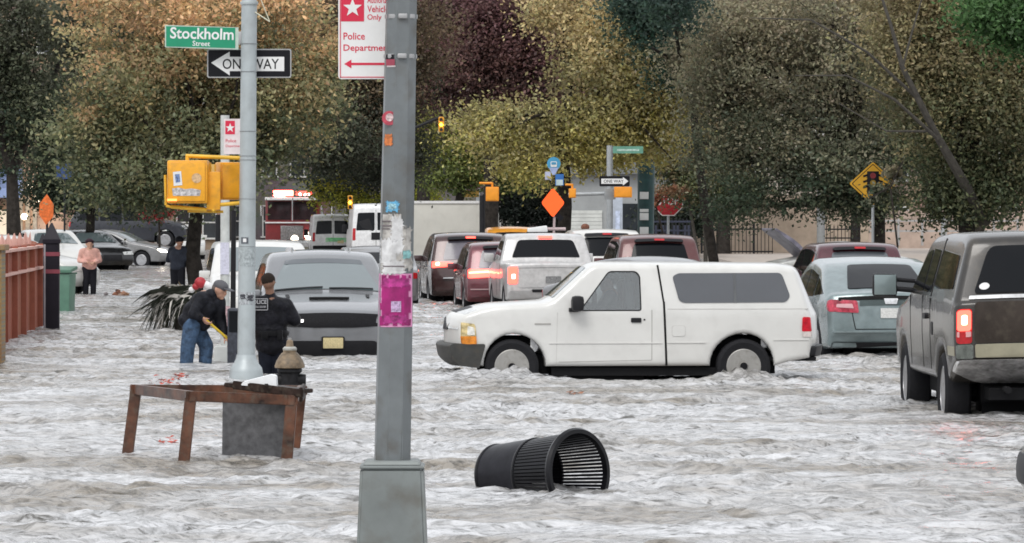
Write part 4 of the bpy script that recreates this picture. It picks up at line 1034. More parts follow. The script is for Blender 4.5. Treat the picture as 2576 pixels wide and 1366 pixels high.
# bracket assembly
rs = sign_root('signal_bracket', 'yellow pipe bracket holding the two pedestrian signals to the round pale pole', 540, 395, d, 'bracket')
def L4(u, v, y=0): return ((u - 540) * k, y, -(v - 395) * k)
bm = NB()
cyl(bm, L4(466, 392, .1), L4(612, 398, .05), 5 * k); cyl(bm, L4(470, 392, .1), L4(470, 410, .1), 5 * k)
cyl(bm, L4(430, 520, .05), L4(520, 528, .02), 5 * k); cyl(bm, L4(520, 518, .0), L4(612, 510, .05), 5 * k); cyl(bm, L4(470, 531, .15), L4(560, 533, .15), 3.5 * k)
cyl(bm, L4(414, 440, .1), L4(416, 516, .1), 3.5 * k); cyl(bm, L4(416, 518, .1), L4(440, 523, .1), 3.5 * k)
ob('pipe', bm, YELD, rs)
bm = NB(); box(bm, L4(537, 480, .05), (34 * k, .14, 96 * k), bev=.012); ob('terminal_box', bm, YEL, rs)
bm = NB(); box(bm, L4(537, 524, .05), (14 * k, .1, 14 * k), bev=.01); sph(bm, L4(537, 529, .0), 5 * k); ob('clamp', bm, YELD, rs)

# --- second pale pole behind, with its own star sign and white footing
d = 24600 / (905 - 527); s = F / d; k = d / F
rt = thing('sign_pole', 'slim pale pole behind the shovelling man with a white block at its foot', 'pole', (X(566, d), d, -.3))
bm = NB(); cyl(bm, (0, 0, .2), (0, 0, Z(290, d) + .3), 12 / s, 11 / s, 20); ob('shaft', bm, M('cream_pole_paint', (.52, .54, .52), .5, dirt=.15), rt)
bm = NB(); frus(bm, -.1, Z(868, d) + .3, 64 / s, 50 / s, .02); ob('footing', bm, M('white_concrete_block', (.62, .64, .62), .7, var=.1), rt)
bm = NB(); box(bm, (0, -12.5 / s, Z(650, d) + .3), (22 / s, .01, 80 / s)); ob('taped_paper', bm, M('lavender_paper', (.58, .58, .68), .7, var=.15, scale=30), rt, smooth=False)
bm = NB(); box(bm, (3 / s, -12.9 / s, Z(800, d) + .3), (20 / s, .012, 60 / s)); ob('taped_paper', bm, M('pinkish_paper', (.55, .38, .40), .7, var=.5, scale=30), rt, smooth=False)
rs = sign_root('parking_sign', 'small red star parking sign half hidden behind the round pale pole', 590, 342, d - .06)
L5 = lambda u, v: ((u - 590) * k, -(v - 342) * k)
flat(rs, 'plate', rrect(*L5(563, 388), *L5(612, 299), 3 * k), 0, M('sign_pinkish_white', (.68, .6, .6), .4), .003)
flat(rs, 'red_square', rrect(*L5(567, 338), *L5(591, 304), 1 * k), -.0035, SRED); flat(rs, 'star', star(*L5(579, 322), 12 * k), -.006, WHITE)
text(rs, 'Police', *L5(568, 358), *L5(594, 350), -.006, SRED); text(rs, 'Department', *L5(568, 372), *L5(610, 364), -.006, SRED)
# thin dark poles beside it
for u, v0, v1, r_, lab, dd in ((549, 540, 735, 8, 'leaning dark tree stake pole left of the slim pale pole', 90), (588, 530, 900, 7, 'straight black pole just left of the round pale pole', 66)):
    rt = thing('black_pole', lab, 'pole', (X(u, dd), dd, -.3)); bm = NB(); q = r_ * dd / F
    tube(bm, [(0, 0, 0), (-.01, 0, 1), (.0, 0, Z(v0, dd) + .3)], [q, q, q * .9], 12); ob('shaft', bm, K_TRIM, rt); bm = NB(); cyl(bm, (0, 0, 0), (0, 0, .5), q * 1.15); ob('foot', bm, K_TRIM, rt)
# poster board and machinery beyond the black pole
dd = 64; rt = thing('newspaper_box', 'dark street newspaper box behind the round pale pole', 'box', (X(592, dd), dd, -.4))
bm = NB(); box(bm, (0, 0, .75), (.2, .3, .75), bev=.02); ob('body', bm, M('dark_blue_box', (.04, .045, .06), .5, var=.5, scale=20), rt); bm = NB(); box(bm, (0, -.155, .95), (.15, .01, .28)); ob('window', bm, K_GLASS, rt)

# --- mid distance signals and signs
def simple_pole(u, d, v0, r_px, m, label, name='street_pole', base_v=None):
    rt = thing(name, label, 'pole', (X(u, d), d, -.3)); bm = NB(); k = d / F
    cyl(bm, (0, 0, 0), (0, 0, Z(v0, d) + .3), r_px * k * 1.08, r_px * k, 14); ob('shaft', bm, m, rt)
    bm = NB(); cyl(bm, (0, 0, 0), (0, 0, .55), r_px * k * 1.7, r_px * k * 1.3, 14); ob('base', bm, m, rt); return rt
GP = M('far_grey_pole', (.36, .38, .39), .5, .3)
simple_pole(2065, 190, 470, 10, M('old_grey_pole', (.24, .25, .25), .55, .2, dirt=.2), 'grey lamp post left of the yellow diamond sign')
simple_pole(1534, 129, 366, 8, GP, 'grey pole carrying the street name sign and the right pointing one way sign')
simple_pole(1203, 175, 330, 5, GP, 'thin grey pole above the white box truck')
simple_pole(2372, 200, 540, 5, GP, 'thin grey pole left of the dark pickup roof')
simple_pole(1213, 130, 492, 7, K_TRIM, 'black pole in front of the white box truck corner')
# dark green post with white squares
d = 140; k = d / F; rt = thing('green_post', 'dark green post wrapped with white squares left of the stop sign', 'pole', (X(1624, d), d, -.3))
bm = NB(); tube(bm, [(0, 0, 0), (0, 0, 1.2), (.02, 0, Z(400, d) + .3)], [19 * k, 20 * k, 22 * k], 16); ob('shaft', bm, M('dark_teal_paint', (.02, .06, .06), .5, var=.3), rt)
bm = NB()
for v in (492, 530, 545, 580): bm = NB(); box(bm, (-4 * k, -20 * k, Z(v, d) + .3), (22 * k, .03, (18 if v != 530 else 8) * k), bev=.01); ob('white_square', bm, WHITE, rt)
def signal3(label, u, v, d, sc_=1., lit=1, col_=YEL, arm=None):
    k = d / F; rs = sign_root('traffic_signal', label, u, v, d, 'traffic signal')
    bm = NB(); box(bm, (0, .1, 0), (.34 * sc_, .22, .95 * sc_), bev=.03); ob('housing', bm, col_, rs)
    ls = [K_RED, M('amber_signal_lit', (1, .6, .05), .3, emit=9, ecol=(1, .55, .03)), M('green_lens_dark', (.02, .08, .06), .2)]
    for i in range(3):
        z = (.31 - .31 * i) * sc_; m = ls[1] if i == lit else (M('dark_lens', (.03, .02, .02), .2))
        bm = NB(); cyl(bm, (0, -.012, z), (0, -.03, z), .115 * sc_, seg=20); ob('lens', bm, m, rs)
        bm = NB(); tube(bm, [(.13 * sc_ * math.cos(a), -.09, z + .13 * sc_ * math.sin(a)) for a in [math.pi * q / 8 for q in range(9)]], .018, 5); ob('visor', bm, col_, rs)
    if arm: bm = NB(); cyl(bm, (0, .12, .2), ((arm[0] - u) * k, .12, -(arm[1] - v) * k), .04); ob('mast_arm', bm, K_TRIM, rs)
    return rs
signal3('yellow traffic signal glowing amber in the trees right of the near pole', 1110, 313, 125, .42, 1, arm=(1035, 325))
signal3('yellow traffic signal lit amber above the white vans', 881, 509, 150, .46, 1)
def ybox(label, u0, v0, u1, v1, d, m=YEL):
    k = d / F; rs = sign_root('pedestrian_signal', label, (u0 + u1) / 2, (v0 + v1) / 2, d, 'traffic signal'); w_, h_ = (u1 - u0) * k, (v1 - v0) * k
    bm = NB(); box(bm, (0, .1, 0), (w_, .25, h_), bev=.02); ob('housing', bm, m, rs); bm = NB(); box(bm, (0, -.03, 0), (w_ * .85, .03, h_ * .85), bev=.01); ob('back_door', bm, m, rs)
    bm = NB(); cyl(bm, (0, .1, h_ * .5), (0, .1, h_ * .5 + .12), .03); cyl(bm, (0, .1, h_ * .5 + .1), (-w_, .1, h_ * .5 + .1), .03); ob('bracket', bm, m, rs)
ORB = M('orange_yellow_box', (.80, .30, .02), .5, var=.1)
ybox('orange yellow signal box on the black pole above the white box truck', 1222, 470, 1255, 506, 128, ORB)
ybox('orange yellow signal box under the right pointing one way sign', 1545, 470, 1590, 497, 127.5, ORB)
ybox('small orange signal box right of the orange diamond sign', 1431, 474, 1449, 498, 127.5, ORB)
ybox('pale yellow signal box partly hidden left of the black pole', 1165, 478, 1205, 496, 172, M('pale_yellow_box', (.65, .40, .10), .5, var=.3, scale=12))
# mast bar
d = 128; k = d / F; rt = thing('mast_arm', 'grey horizontal mast arm between the orange diamond sign and the grey pole', 'pole', (X(1500, d), d, Z(488, d)))
bm = NB(); cyl(bm, (-70 * k, 0, -.02), (36 * k, 0, .02), 5 * k); ob('arm', bm, GP, rt); bm = NB(); box(bm, (34 * k, 0, 0), (.3, .3, .3), bev=.02); ob('clamp', bm, GP, rt)
# orange diamond
d = 112; k = d / F; rs = sign_root('roadwork_sign', 'bright orange diamond sign with rounded corners on a portable stand', 1391, 510, d)
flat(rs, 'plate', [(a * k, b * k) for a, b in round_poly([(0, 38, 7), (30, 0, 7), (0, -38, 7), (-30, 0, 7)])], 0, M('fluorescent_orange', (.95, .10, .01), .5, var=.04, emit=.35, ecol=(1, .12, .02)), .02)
bm = NB(); cyl(bm, (4 * k, .06, -30 * k), (-4 * k, .06, -(Z(510, d) / k + .3 / k) * k), .03); cyl(bm, (-.3, .06, -.62), (.3, .06, -.62), .04); ob('stand', bm, M('stand_pink_grey', (.45, .36, .36), .5), rs)
bm = NB(); box(bm, (10 * k, .04, -30 * k), (36 * k, .02, 14 * k), rot=(0, R(45), 0)); ob('rear_brace', bm, SBLACK, rs)
# bus route sign
d = 132; k = d / F; rs = sign_root('bus_stop_sign', 'blue round topped bus stop sign on the black tree trunk', 1393, 430, d)
bm = NB(); cyl(bm, (0, 0, 18 * k), (0, -.02, 18 * k), 17 * k, seg=28); ob('disc', bm, M('bus_blue', (.06, .30, .50), .5, var=.15), rs, smooth=False)
flat(rs, 'tail', [(-12 * k, 8 * k), (12 * k, 8 * k), (3 * k, -10 * k), (-3 * k, -10 * k)], -.001, M('bus_pale', (.35, .42, .65), .5, var=.2), .02)
flat(rs, 'bus_symbol', rrect(-8 * k, 10 * k, 8 * k, 24 * k, 3 * k), -.022, WHITE, .01)
flat(rs, 'symbol_glass', rrect(-6 * k, 16 * k, 6 * k, 22 * k, 1 * k), -.034, M('bus_blue', (.06, .3, .5), .5), .01)
flat(rs, 'route_plate', rrect(4 * k, -37 * k, 25 * k, -8 * k, 1 * k), 0, M('route_blue', (.03, .15, .45), .5), .02); flat(rs, 'route_panel', rrect(6 * k, -36 * k, 23 * k, -22 * k, 1 * k), -.021, M('route_pale', (.5, .62, .65), .5), .01)
flat(rs, 'side_plate', rrect(-22 * k, -22 * k, -8 * k, -2 * k, 1 * k), 0, M('side_plate_lilac', (.45, .48, .62), .5), .02)
# one way (right)
def oneway(label, u0, v0, u1, v1, d, right, worn=False):
    k = d / F; cu, cv = (u0 + u1) / 2, (v0 + v1) / 2; rs = sign_root('one_way_sign', label, cu, cv, d); w_, h_ = (u1 - u0) * k / 2, (v1 - v0) * k / 2; q = 1 if right else -1
    flat(rs, 'plate', rrect(-w_, -h_, w_, h_, .03), 0, SBLACK, .01)
    pts = [(w_ * .92, 0), (w_ * .55, h_ * .82), (w_ * .55, h_ * .5), (-w_ * .88, h_ * .5), (-w_ * .88, -h_ * .5), (w_ * .55, -h_ * .5), (w_ * .55, -h_ * .82)]
    flat(rs, 'arrow', [(a * q, b) for a, b in pts], -.012, WHITE, .004)
    text(rs, 'ONE WAY', -w_ * .72, -h_ * .3, w_ * .6, h_ * .3, -.018, SBLACK, bold=.01); return rs
oneway('small black one way sign pointing right above the orange yellow box', 1508, 443, 1584, 469, 127.5, True)
oneway('small dark one way sign pointing left above the white box truck', 1178, 427, 1237, 443, 173, False)
# green street name + red signs
d = 128; k = d / F; rs = sign_root('street_name_sign', 'faded green street name sign on the far grey pole', 1580, 377, d); flat(rs, 'plate', rrect(-38 * k, -9 * k, 38 * k, 9 * k, .02), 0, M('faded_sign_green', (.12, .30, .22), .5, var=.2), .01); flat(rs, 'pale_line', rrect(-28 * k, -3 * k, 28 * k, 2 * k, .01), -.012, M('pale_mint', (.4, .55, .48), .5, var=.3, scale=20), .003)
for (u, v, w_, h_, c, lab) in ((1218, 462, 34, 22, (.50, .10, .14), 'pinkish red parking sign above the black pole'), (1240, 440, 26, 34, (.30, .03, .04), 'dark red sign beside the far one way sign'), (1190, 470, 26, 20, (.5, .3, .33), 'faded pink sign left of the black pole')):
    d = 170; k = d / F; rs = sign_root('small_sign', lab, u, v, d); flat(rs, 'plate', rrect(-w_ * k / 2, -h_ * k / 2, w_ * k / 2, h_ * k / 2, .02), 0, M('sgn_' + lab[:9], c, .5, var=.3, scale=8), .01); flat(rs, 'pale_panel', rrect(-w_ * k * .4, -h_ * k * .42, w_ * k * .1, -h_ * k * .05, .01), -.012, M('sgnp', (.5, .42, .42), .5), .003)
# blue banner post by the garage
d = 168; k = d / F; rs = sign_root('information_kiosk', 'slim grey street kiosk with a pale blue panel right of the mast arm', 1553, 560, d, 'kiosk'); bm = NB(); box(bm, (0, 0, -10 * k), (26 * k, .3, 150 * k), bev=.02); ob('body', bm, M('kiosk_grey', (.42, .46, .52), .4, .4), rs); flat(rs, 'panel', rrect(-5 * k, -40 * k, 6 * k, 30 * k, .01), -.155, M('kiosk_blue_white', (.55, .62, .78), .3, var=.3), .01)
# stop sign
d = 152; k = d / F; rs = sign_root('stop_sign', 'red octagonal stop sign half covered by autumn leaves', 1681, 506, d)
oc = lambda r: [(r * math.cos(R(22.5 + 45 * i)), r * math.sin(R(22.5 + 45 * i))) for i in range(8)]
flat(rs, 'plate', oc(40 * k), 0, WHITE, .01); flat(rs, 'face', oc(37.5 * k), -.012, M('stop_red', (.42, .02, .03), .5, var=.15), .003); text(rs, 'STOP', -27 * k, -10 * k, 27 * k, 12 * k, -.018, WHITE, bold=.02)
bm = NB(); cyl(bm, (0, .05, .2), (0, .05, -(Z(506, d) + .3)), .04); ob('post', bm, GP, rs)
tree('brown-leaved branch hanging in front of the stop sign', bxy(1660, 148), [(1655, 500, 148, 26, 30), (1700, 480, 148, 30, 12)], [(.10, .07, .035), (.16, .10, .05), (.2, .09, .05), (.12, .10, .06)], 420, .12, trunk=(.04, (1650, 520, 148)), group='street trees in autumn leaf', seed=44, spread=.16, clump=16, limbs=2)
# yellow diamond sign at right
d = 120; k = d / F; rs = sign_root('warning_sign', 'yellow diamond signal-ahead sign partly covered by leaves at the right', 2196, 462, d)
S4 = [(0, 55, 5), (60, 0, 5), (0, -55, 5), (-60, 0, 5)]; S5 = [(0, 50, 4), (54, 0, 4), (0, -50, 4), (-54, 0, 4)]; S6 = [(0, 47.5, 4), (51, 0, 4), (0, -47.5, 4), (-51, 0, 4)]
kk = lambda S: [(a * k, b * k) for a, b in round_poly(S)]
WY = M('warning_yellow', (.62, .33, .02), .5, var=.12, scale=4)
flat(rs, 'plate', kk(S4), 0, WY, .01); flat(rs, 'border', kk(S5), -.012, SBLACK, .002); flat(rs, 'face', kk(S6), -.016, WY, .002)
bm = NB(); box(bm, (0, -.022, 2 * k), (30 * k, .006, 58 * k), bev=.002); 
for q in (16, 2, -12): box(bm, (-19 * k, -.022, (q + 4) * k), (12 * k, .006, 5 * k), rot=(0, R(-20), 0)); box(bm, (19 * k, -.022, (q + 4) * k), (12 * k, .006, 5 * k), rot=(0, R(20), 0))
ob('signal_symbol', bm, SBLACK, rs)
for z_, c in ((20, (.4, .04, .05)), (2, (.5, .3, .02)), (-16, (.03, .12, .06))):
    bm = NB(); cyl(bm, (0, -.026, z_ * k), (0, -.03, z_ * k), 7.5 * k, seg=18); ob('symbol_lamp', bm, M('sym%d' % z_, tuple(q * .5 for q in c), .5), rs, smooth=False)
bm = NB(); cyl(bm, (0, .05, 0), (0, .05, -(Z(462, d) + .3)), .035); ob('post', bm, GP, rs)
tree('leafy twig hanging over the lower right of the yellow diamond sign', bxy(2235, 117), [(2235, 485, 118, 26, 24), (2210, 500, 118.4, 26, 16), (2245, 445, 118, 18, 26), (2215, 478, 118, 16, 14)], GREY, 950, .115, trunk=(.03, (2240, 470, 117)), group='street trees in autumn leaf', seed=45, spread=.12, clump=20, limbs=2)
# ------------------------------------------------------------------ litter basket
BLK = M('gloss_black_steel', (.005, .005, .007), .35, ior=1.3, coat=.1, scale=9, var=.4)
d = 35.4; s = F / d
rt = thing('litter_basket', 'black steel litter basket lying on its side in the flood water', 'litter basket', (X(1252, d), d + .40, .0))
# axis from base (left, away) to mouth (right, toward the camera)
Ln, r0, r1 = .86, .225, .30
axv = Vector((X(1452, d) - X(1252, d), -.60, .055)); Ln = axv.length
rt.rotation_euler = axv.to_track_quat('X', 'Z').to_euler()
rt.location.z = .055
rad = lambda t: r0 + (r1 - r0) * t
bm = NB(); N = 66
for i in range(N):     # flat vertical slats
    a = 2 * math.pi * i / N; ca, sa = math.cos(a), math.sin(a); hw = math.pi / N * .70
    vs = []
    for (t, dr) in ((.02, 0), (.55, 0), (.985, 0)):
        r_ = rad(t) + dr
        for sg in (-1, 1):
            for th in (0, -.008):
                aa = a + sg * hw; vs.append(bm.verts.new((t * Ln, (r_ + th) * math.cos(aa), (r_ + th) * math.sin(aa))))
    for j in (0, 4):
        A = vs[j:j + 4]; Bq = vs[j + 4:j + 8]
        for p, q in ((0, 1), (1, 3), (3, 2), (2, 0)): bm.faces.new((A[p], A[q], Bq[q], Bq[p]))
ob('slat', bm, BLK, rt, smooth=False)
bm = NB(); lathe(bm, [(rad(.0) + .006, .015 * Ln), (rad(.25) + .004, .25 * Ln), (rad(.5) + .005, .5 * Ln), (rad(.5) + .001, .5 * Ln), (rad(.0) - .02, .015 * Ln)], 44, 'X', close=True)
ob('liner', bm, M('black_plastic_liner', (.016, .016, .02), .35, var=.3, bump=.004, scale=6), rt)
for t, w_, th, nm in ((.0, .03, .014, 'base_ring'), (.5, .022, .01, 'hoop'), (1., .05, .03, 'rim')):
    bm = NB(); r_ = rad(t); lathe(bm, [(r_ - .012, t * Ln - w_ / 2), (r_ + th * .6, t * Ln - w_ / 2), (r_ + th, t * Ln), (r_ + th * .6, t * Ln + w_ / 2), (r_ - .012, t * Ln + w_ / 2)], 48, 'X', close=True); ob(nm, bm, BLK, rt)
bm = NB(); cyl(bm, (.02, 0, 0), (.03, 0, 0), r0 - .02, seg=40); ob('bottom_plate', bm, BLK, rt)
bm = NB(); tube(bm, [(-.0, r0 * .75 * math.cos(a), r0 * .75 * math.sin(a)) for a in [2 * math.pi * q / 24 for q in range(25)]], .01, 6); ob('foot_ring', bm, BLK, rt)

# ------------------------------------------------------------------ wooden table frame with loose lid, foam block and panel
WD = M('wet_brown_wood', (.105, .042, .022), .38, var=.55, scale=7, dirt=.5, bump=.004, detail=9)
WDD = M('dark_wet_wood', (.035, .022, .018), .45, var=.5, scale=9, dirt=.4)
rt = thing('table_frame', 'brown wooden table frame without a top standing in the flood water', 'table', (0, 0, 0))
def G(u, v): return P(u, v, dw(v))
fl, bl, fr_ = P(463, 1158, dw(1150)), P(322, 1135, dw(1130)), P(722, 1152, dw(1145))
dfl, dbl, dfr = fl.y, bl.y, fr_.y
tfl, tbl, tfr = P(480, 1000, dfl), P(342, 983, dbl), P(733, 1010, dfr)
br_d = dfr + (dbl - dfl) + .1
tbr, bbr = P(757, 985, br_d), P(747, 1075, br_d)
def beam(bm, a, b, w_, h_, up=(0, 0, 1)):
    a, b = Vector(a), Vector(b); L = (b - a).length; x_ = (b - a).normalized(); z_ = Vector(up); z_ = (z_ - x_ * z_.dot(x_)).normalized(); y_ = z_.cross(x_)
    m = Matrix((x_, y_, z_)).transposed().to_4x4(); m.translation = (a + b) / 2
    r = bmesh.ops.create_cube(bm, size=1); vs = r['verts']
    for v in vs: v.co = Vector((v.co.x * L, v.co.y * w_, v.co.z * h_))
    es = list({e for v in vs for e in v.link_edges}); rb = bmesh.ops.bevel(bm, geom=es, offset=.006, segments=2, affect='EDGES')
    vs = list({v for f in rb['faces'] for v in f.verts} | {v for v in vs if v.is_valid}); bmesh.ops.transform(bm, matrix=m, verts=vs)
for a, b in ((fl, tfl), (bl, tbl), (fr_, tfr), (bbr, tbr)):
    bm = NB(); dn = (Vector(a) - Vector(b)).normalized(); beam(bm, Vector(a) + dn * .18, b, .075, .095, (1, 0, 0)); ob('leg', bm, WD, rt)
up = Vector((0, 0, .035))
for nm, a, b in (('rail', tfl, tfr), ('rail', tbl, tfl), ('rail', tbl, tbr), ('rail', tfr, tbr)):
    bm = NB(); t_ = (Vector(b) - Vector(a)).normalized() * (.05 if nm else 0); beam(bm, Vector(a) - t_ + up * .3, Vector(b) + t_ + up * .3, .06, .085); ob('rail', bm, WD, rt)
# grey speckled back panel hanging between the right legs
bm = NB(); p = [P(560, 1012, dfr + .35), P(735, 1020, dfr + .25), P(735, 1190, dfr + .25), P(558, 1185, dfr + .35)]
vs = [bm.verts.new(q) for q in p] + [bm.verts.new(q + Vector((0, .02, 0))) for q in p]
bm.faces.new(vs[:4]); bm.faces.new(vs[4:][::-1])
for i in range(4): bm.faces.new((vs[i], vs[(i + 1) % 4], vs[4 + (i + 1) % 4], vs[4 + i]))
ob('back_panel', bm, M('grey_speckled_board', (.10, .10, .105), .5, var=.35, scale=14, detail=10), rt, smooth=False)
for o in list(rt.children): pass
rt2 = thing('loose_lid', 'dark wet wooden lid lying across the right end of the table frame', 'board', (0, 0, 0))
bm = NB(); dl = dfr + .25
a, b = P(590, 966, dl + .2), P(762, 985, dl - .1); beam(bm, a, b, .36, .035); ob('board', bm, WDD, rt2)
bm = NB(); beam(bm, a + Vector((0, -.19, 0)), b + Vector((0.01, -.19, -.01)), .03, .07); beam(bm, b + Vector((-.01, -.17, -.02)), b + Vector((-.0, .17, 0.0)), .03, .12); ob('rim_board', bm, WDD, rt2)
rt2 = thing('foam_block', 'white foam packing wedge lying on the dark lid', 'foam block', P(652, 966, dl + .05))
bm = NB(); k = dl / F; poly_prism(bm, round_poly([(-44 * k, -2 * k, .01), (-40 * k, 6 * k, .01), (30 * k, 24 * k, .01), (44 * k, 22 * k, .02), (46 * k, -10 * k, .01), (0, -5 * k, .01)]), lambda a, b: (a, .12, b), lambda a, b: (a, -.12, b)); ob('wedge', bm, M('white_foam', (.80, .81, .82), .7, var=.06, bump=.003, scale=12), rt2)
bm = NB(); box(bm, (20 * k, -.122, -4 * k), (.03, .01, .04)); ob('dark_notch', bm, K_TRIM, rt2, smooth=False)

# ------------------------------------------------------------------ hydrant
d = 49; s = F / d; rt = thing('fire_hydrant', 'fire hydrant with a rusty tan bonnet and black barrel behind the wooden frame', 'fire hydrant', (X(729, d), d, -.25))
zf = lambda v: Z(v, d) + .25
bm = NB(); lathe(bm, [(28 / s, 0), (28 / s, .1), (24 / s, .12), (25 / s, zf(940)), (31 / s, zf(935)), (31 / s, zf(929)), (29 / s, zf(926))], 28); ob('barrel', bm, M('hydrant_black', (.02, .02, .022), .45, var=.4, scale=12), rt)
bm = NB(); lathe(bm, [(29 / s, zf(927)), (38 / s, zf(925)), (38 / s, zf(920)), (34 / s, zf(908)), (26 / s, zf(895)), (20 / s, zf(888)), (17 / s, zf(886)), (17 / s, zf(878)), (12 / s, zf(874)), (9 / s, zf(868)), (8 / s, zf(858)), (5 / s, zf(855))], 28); ob('bonnet', bm, M('rusty_tan_paint', (.20, .145, .09), .55, var=.5, scale=9, dirt=.4, bump=.004), rt)
bm = NB(); lathe(bm, [(16.5 / s, zf(882)), (17.8 / s, zf(880)), (17.8 / s, zf(876)), (13 / s, zf(872))], 24); ob('collar', bm, M('grey_collar', (.38, .38, .35), .5, dirt=.3), rt)
bm = NB(); cyl(bm, (0, 0, zf(856)), (0, 0, zf(850)), 4.5 / s, seg=5); ob('operating_nut', bm, K_STEEL, rt)
for sg in (-1, 1):
    bm = NB(); cyl(bm, (sg * .08, 0, zf(955)), (sg * .165, 0, zf(955)), .06, .055, 16); ob('nozzle_cap', bm, M('hydrant_black', (.02, .02, .022), .45), rt)

# ------------------------------------------------------------------ heap of long dark leaves (toppled yucca-like shrub)
d = 82; s = F / d; k = d / F
rt = thing('spiky_shrub', 'toppled shrub with long dark blades and pale painted-gloss ones leaning left in the water', 'shrub', (X(440, d), d, -.3))
cc_ = []; rngp = np.random.RandomState(5); 
def blades(m_name, col_, n_, w0, sd):
    rg = random.Random(sd); bm = NB()
    for i in range(n_):
        x = rg.uniform(-20, 55) * k; z = (Z(rg.uniform(722, 765), d) + .3); y = rg.uniform(-.3, .35)
        L = rg.uniform(.35, .85); ang = R(rg.uniform(195, 250)); dz = math.sin(ang) * L; dx = math.cos(ang) * L
        p0 = Vector((x, y, z)); p2 = p0 + Vector((dx, rg.uniform(-.15, .1), dz)); p1 = p0.lerp(p2, .45) + Vector((-.05, 0, .09))
        w_ = w0 * rg.uniform(.6, 1.3); pts = [p0, p0.lerp(p1, .5) + Vector((0, 0, .02)), p1, p1.lerp(p2, .5) + Vector((-.01, 0, .01)), p2]
        row = []
        for j, p in enumerate(pts):
            ww = w_ * (1 - (j / 4) ** 2 * .85); row.append((bm.verts.new(p + Vector((ww * .5, -.01, ww * .6))), bm.verts.new(p - Vector((ww * .5, 0, ww * .6)))))
        for j in range(4): bm.faces.new((row[j][0], row[j][1], row[j + 1][1], row[j + 1][0]))
    return ob(m_name, bm, M('blade_' + m_name, col_, .35, var=.3), rt, smooth=False, recalc=False)
blades('dark_blade', (.03, .034, .026), 190, .06, 1); blades('gloss_blade', (.58, .56, .52), 95, .045, 2)  # pale blades put the wet leaves' gloss reflections into colour
bm = NB()
for i in range(16):
    a = random.Random(i); x = a.uniform(-25, 55) * k; z = Z(a.uniform(722, 740), d) + .3; cyl(bm, (x, a.uniform(-.2, .2), z - .1), (x + a.uniform(-.12, .05), a.uniform(-.2, .2), z + a.uniform(.05, .16)), .012, .003, 5)
ob('twig', bm, M('tan_twig', (.28, .22, .14), .7), rt)
bm = NB(); tube(bm, [(0.1, 0.1, 0), (.05, .05, .35), (.1, .1, .9)], [.09, .07, .04], 8); ob('stem', bm, BARK, rt)
# red and white bag
d = 78; k = d / F; rt = thing('plastic_bag', 'red and white knotted plastic bag behind the bent man', 'bag', P(512, 715, d))
bm = NB(); sph(bm, (-8 * k, 0, 4 * k), 15 * k, 14, (1, .8, .95)); sph(bm, (-20 * k, 0, -6 * k), 9 * k, 10); ob('red_half', bm, M('bag_red', (.42, .03, .04), .5, var=.3, bump=.01, scale=9), rt)
bm = NB(); sph(bm, (10 * k, .02, -4 * k), 15 * k, 14, (1.1, .8, .7), (0, R(35), 0)); sph(bm, (-30 * k, .02, -14 * k), 8 * k); ob('white_half', bm, M('bag_white', (.7, .7, .7), .5, var=.1, bump=.01, scale=9), rt)
# floating debris
d = dw(742); k = d / F
rt = thing('floating_litter', 'small heap of orange and brown litter floating beyond the shrub', 'litter', P(304, 742, d))
for i, (a, b, r_, c) in enumerate([(-14, 2, 8, (.45, .2, .12)), (-6, 8, 7, (.3, .14, .09)), (6, 4, 9, (.55, .3, .2)), (16, 1, 7, (.4, .22, .12)), (0, 1, 8, (.5, .36, .28)), (-10, 12, 3, (.12, .08, .06))]):
    bm = NB(); sph(bm, (a * k, 0, b * k), r_ * k, 8, (1, 1, .6)); 
    for v_ in bm.verts: v_.co += Vector((random.uniform(-.02, .02), random.uniform(-.02, .02), random.uniform(-.02, .02)))
    ob('scrap', bm, M('scrap%d' % i, c, .7), rt, smooth=False)
rt = tag(ob('floating_can', (lambda b: (cyl(b, P(262, 741, d), P(270, 738, d), .045, seg=10), cyl(b, P(270, 738, d), P(271, 737.6, d), .03, seg=10), b)[2])(NB()), M('can_grey', (.25, .22, .22), .5)), 'small grey can floating left of the orange litter heap', 'can')
# red reflections in the water, built as small coloured leaf-shaped flecks
def red_flecks(label, spots, m):
    o0 = P(spots[0][0], spots[0][1], dw(spots[0][1])); bm = NB(); rg = random.Random(len(label))
    for (u, v, ru, n_) in spots:
        for i in range(n_):
            uu, vv = u + rg.gauss(0, ru), v + rg.gauss(0, ru * .16); p = P(uu, vv, dw(vv)) - o0; a = rg.uniform(0, 6.28); q = rg.uniform(.02, .045)
            pz = float(water_z(np.array([p.x + o0.x]), np.array([p.y + o0.y]))[0]) + .012
            vs = [bm.verts.new((p.x + math.cos(a + t) * q * (1 if j % 2 == 0 else .5), p.y + math.sin(a + t) * q * (1 if j % 2 == 0 else .5), pz + rg.uniform(-.004, .02))) for j, t in enumerate([0, 1.57, 3.14, 4.71])]; bm.faces.new(vs)
    o = ob('reflection_flecks', bm, m, smooth=False); o.location = o0; return tag(o, label, 'leaves', None, 'stuff')
red_flecks('red autumn leaves afloat left of the signal pole foot', [(430, 958, 22, 60), (455, 945, 10, 30)], M('red_reflection_tone', (.45, .07, .04), .5, var=.4))
red_flecks('red autumn leaves afloat inside the wooden table frame', [(425, 1108, 12, 26)], M('red_reflection_tone', (.45, .07, .04), .5))
red_flecks('brown and red leaves afloat in front of the white pickup wheel', [(1440, 985, 10, 16)], M('brown_reflection_tone', (.3, .12, .06), .5))

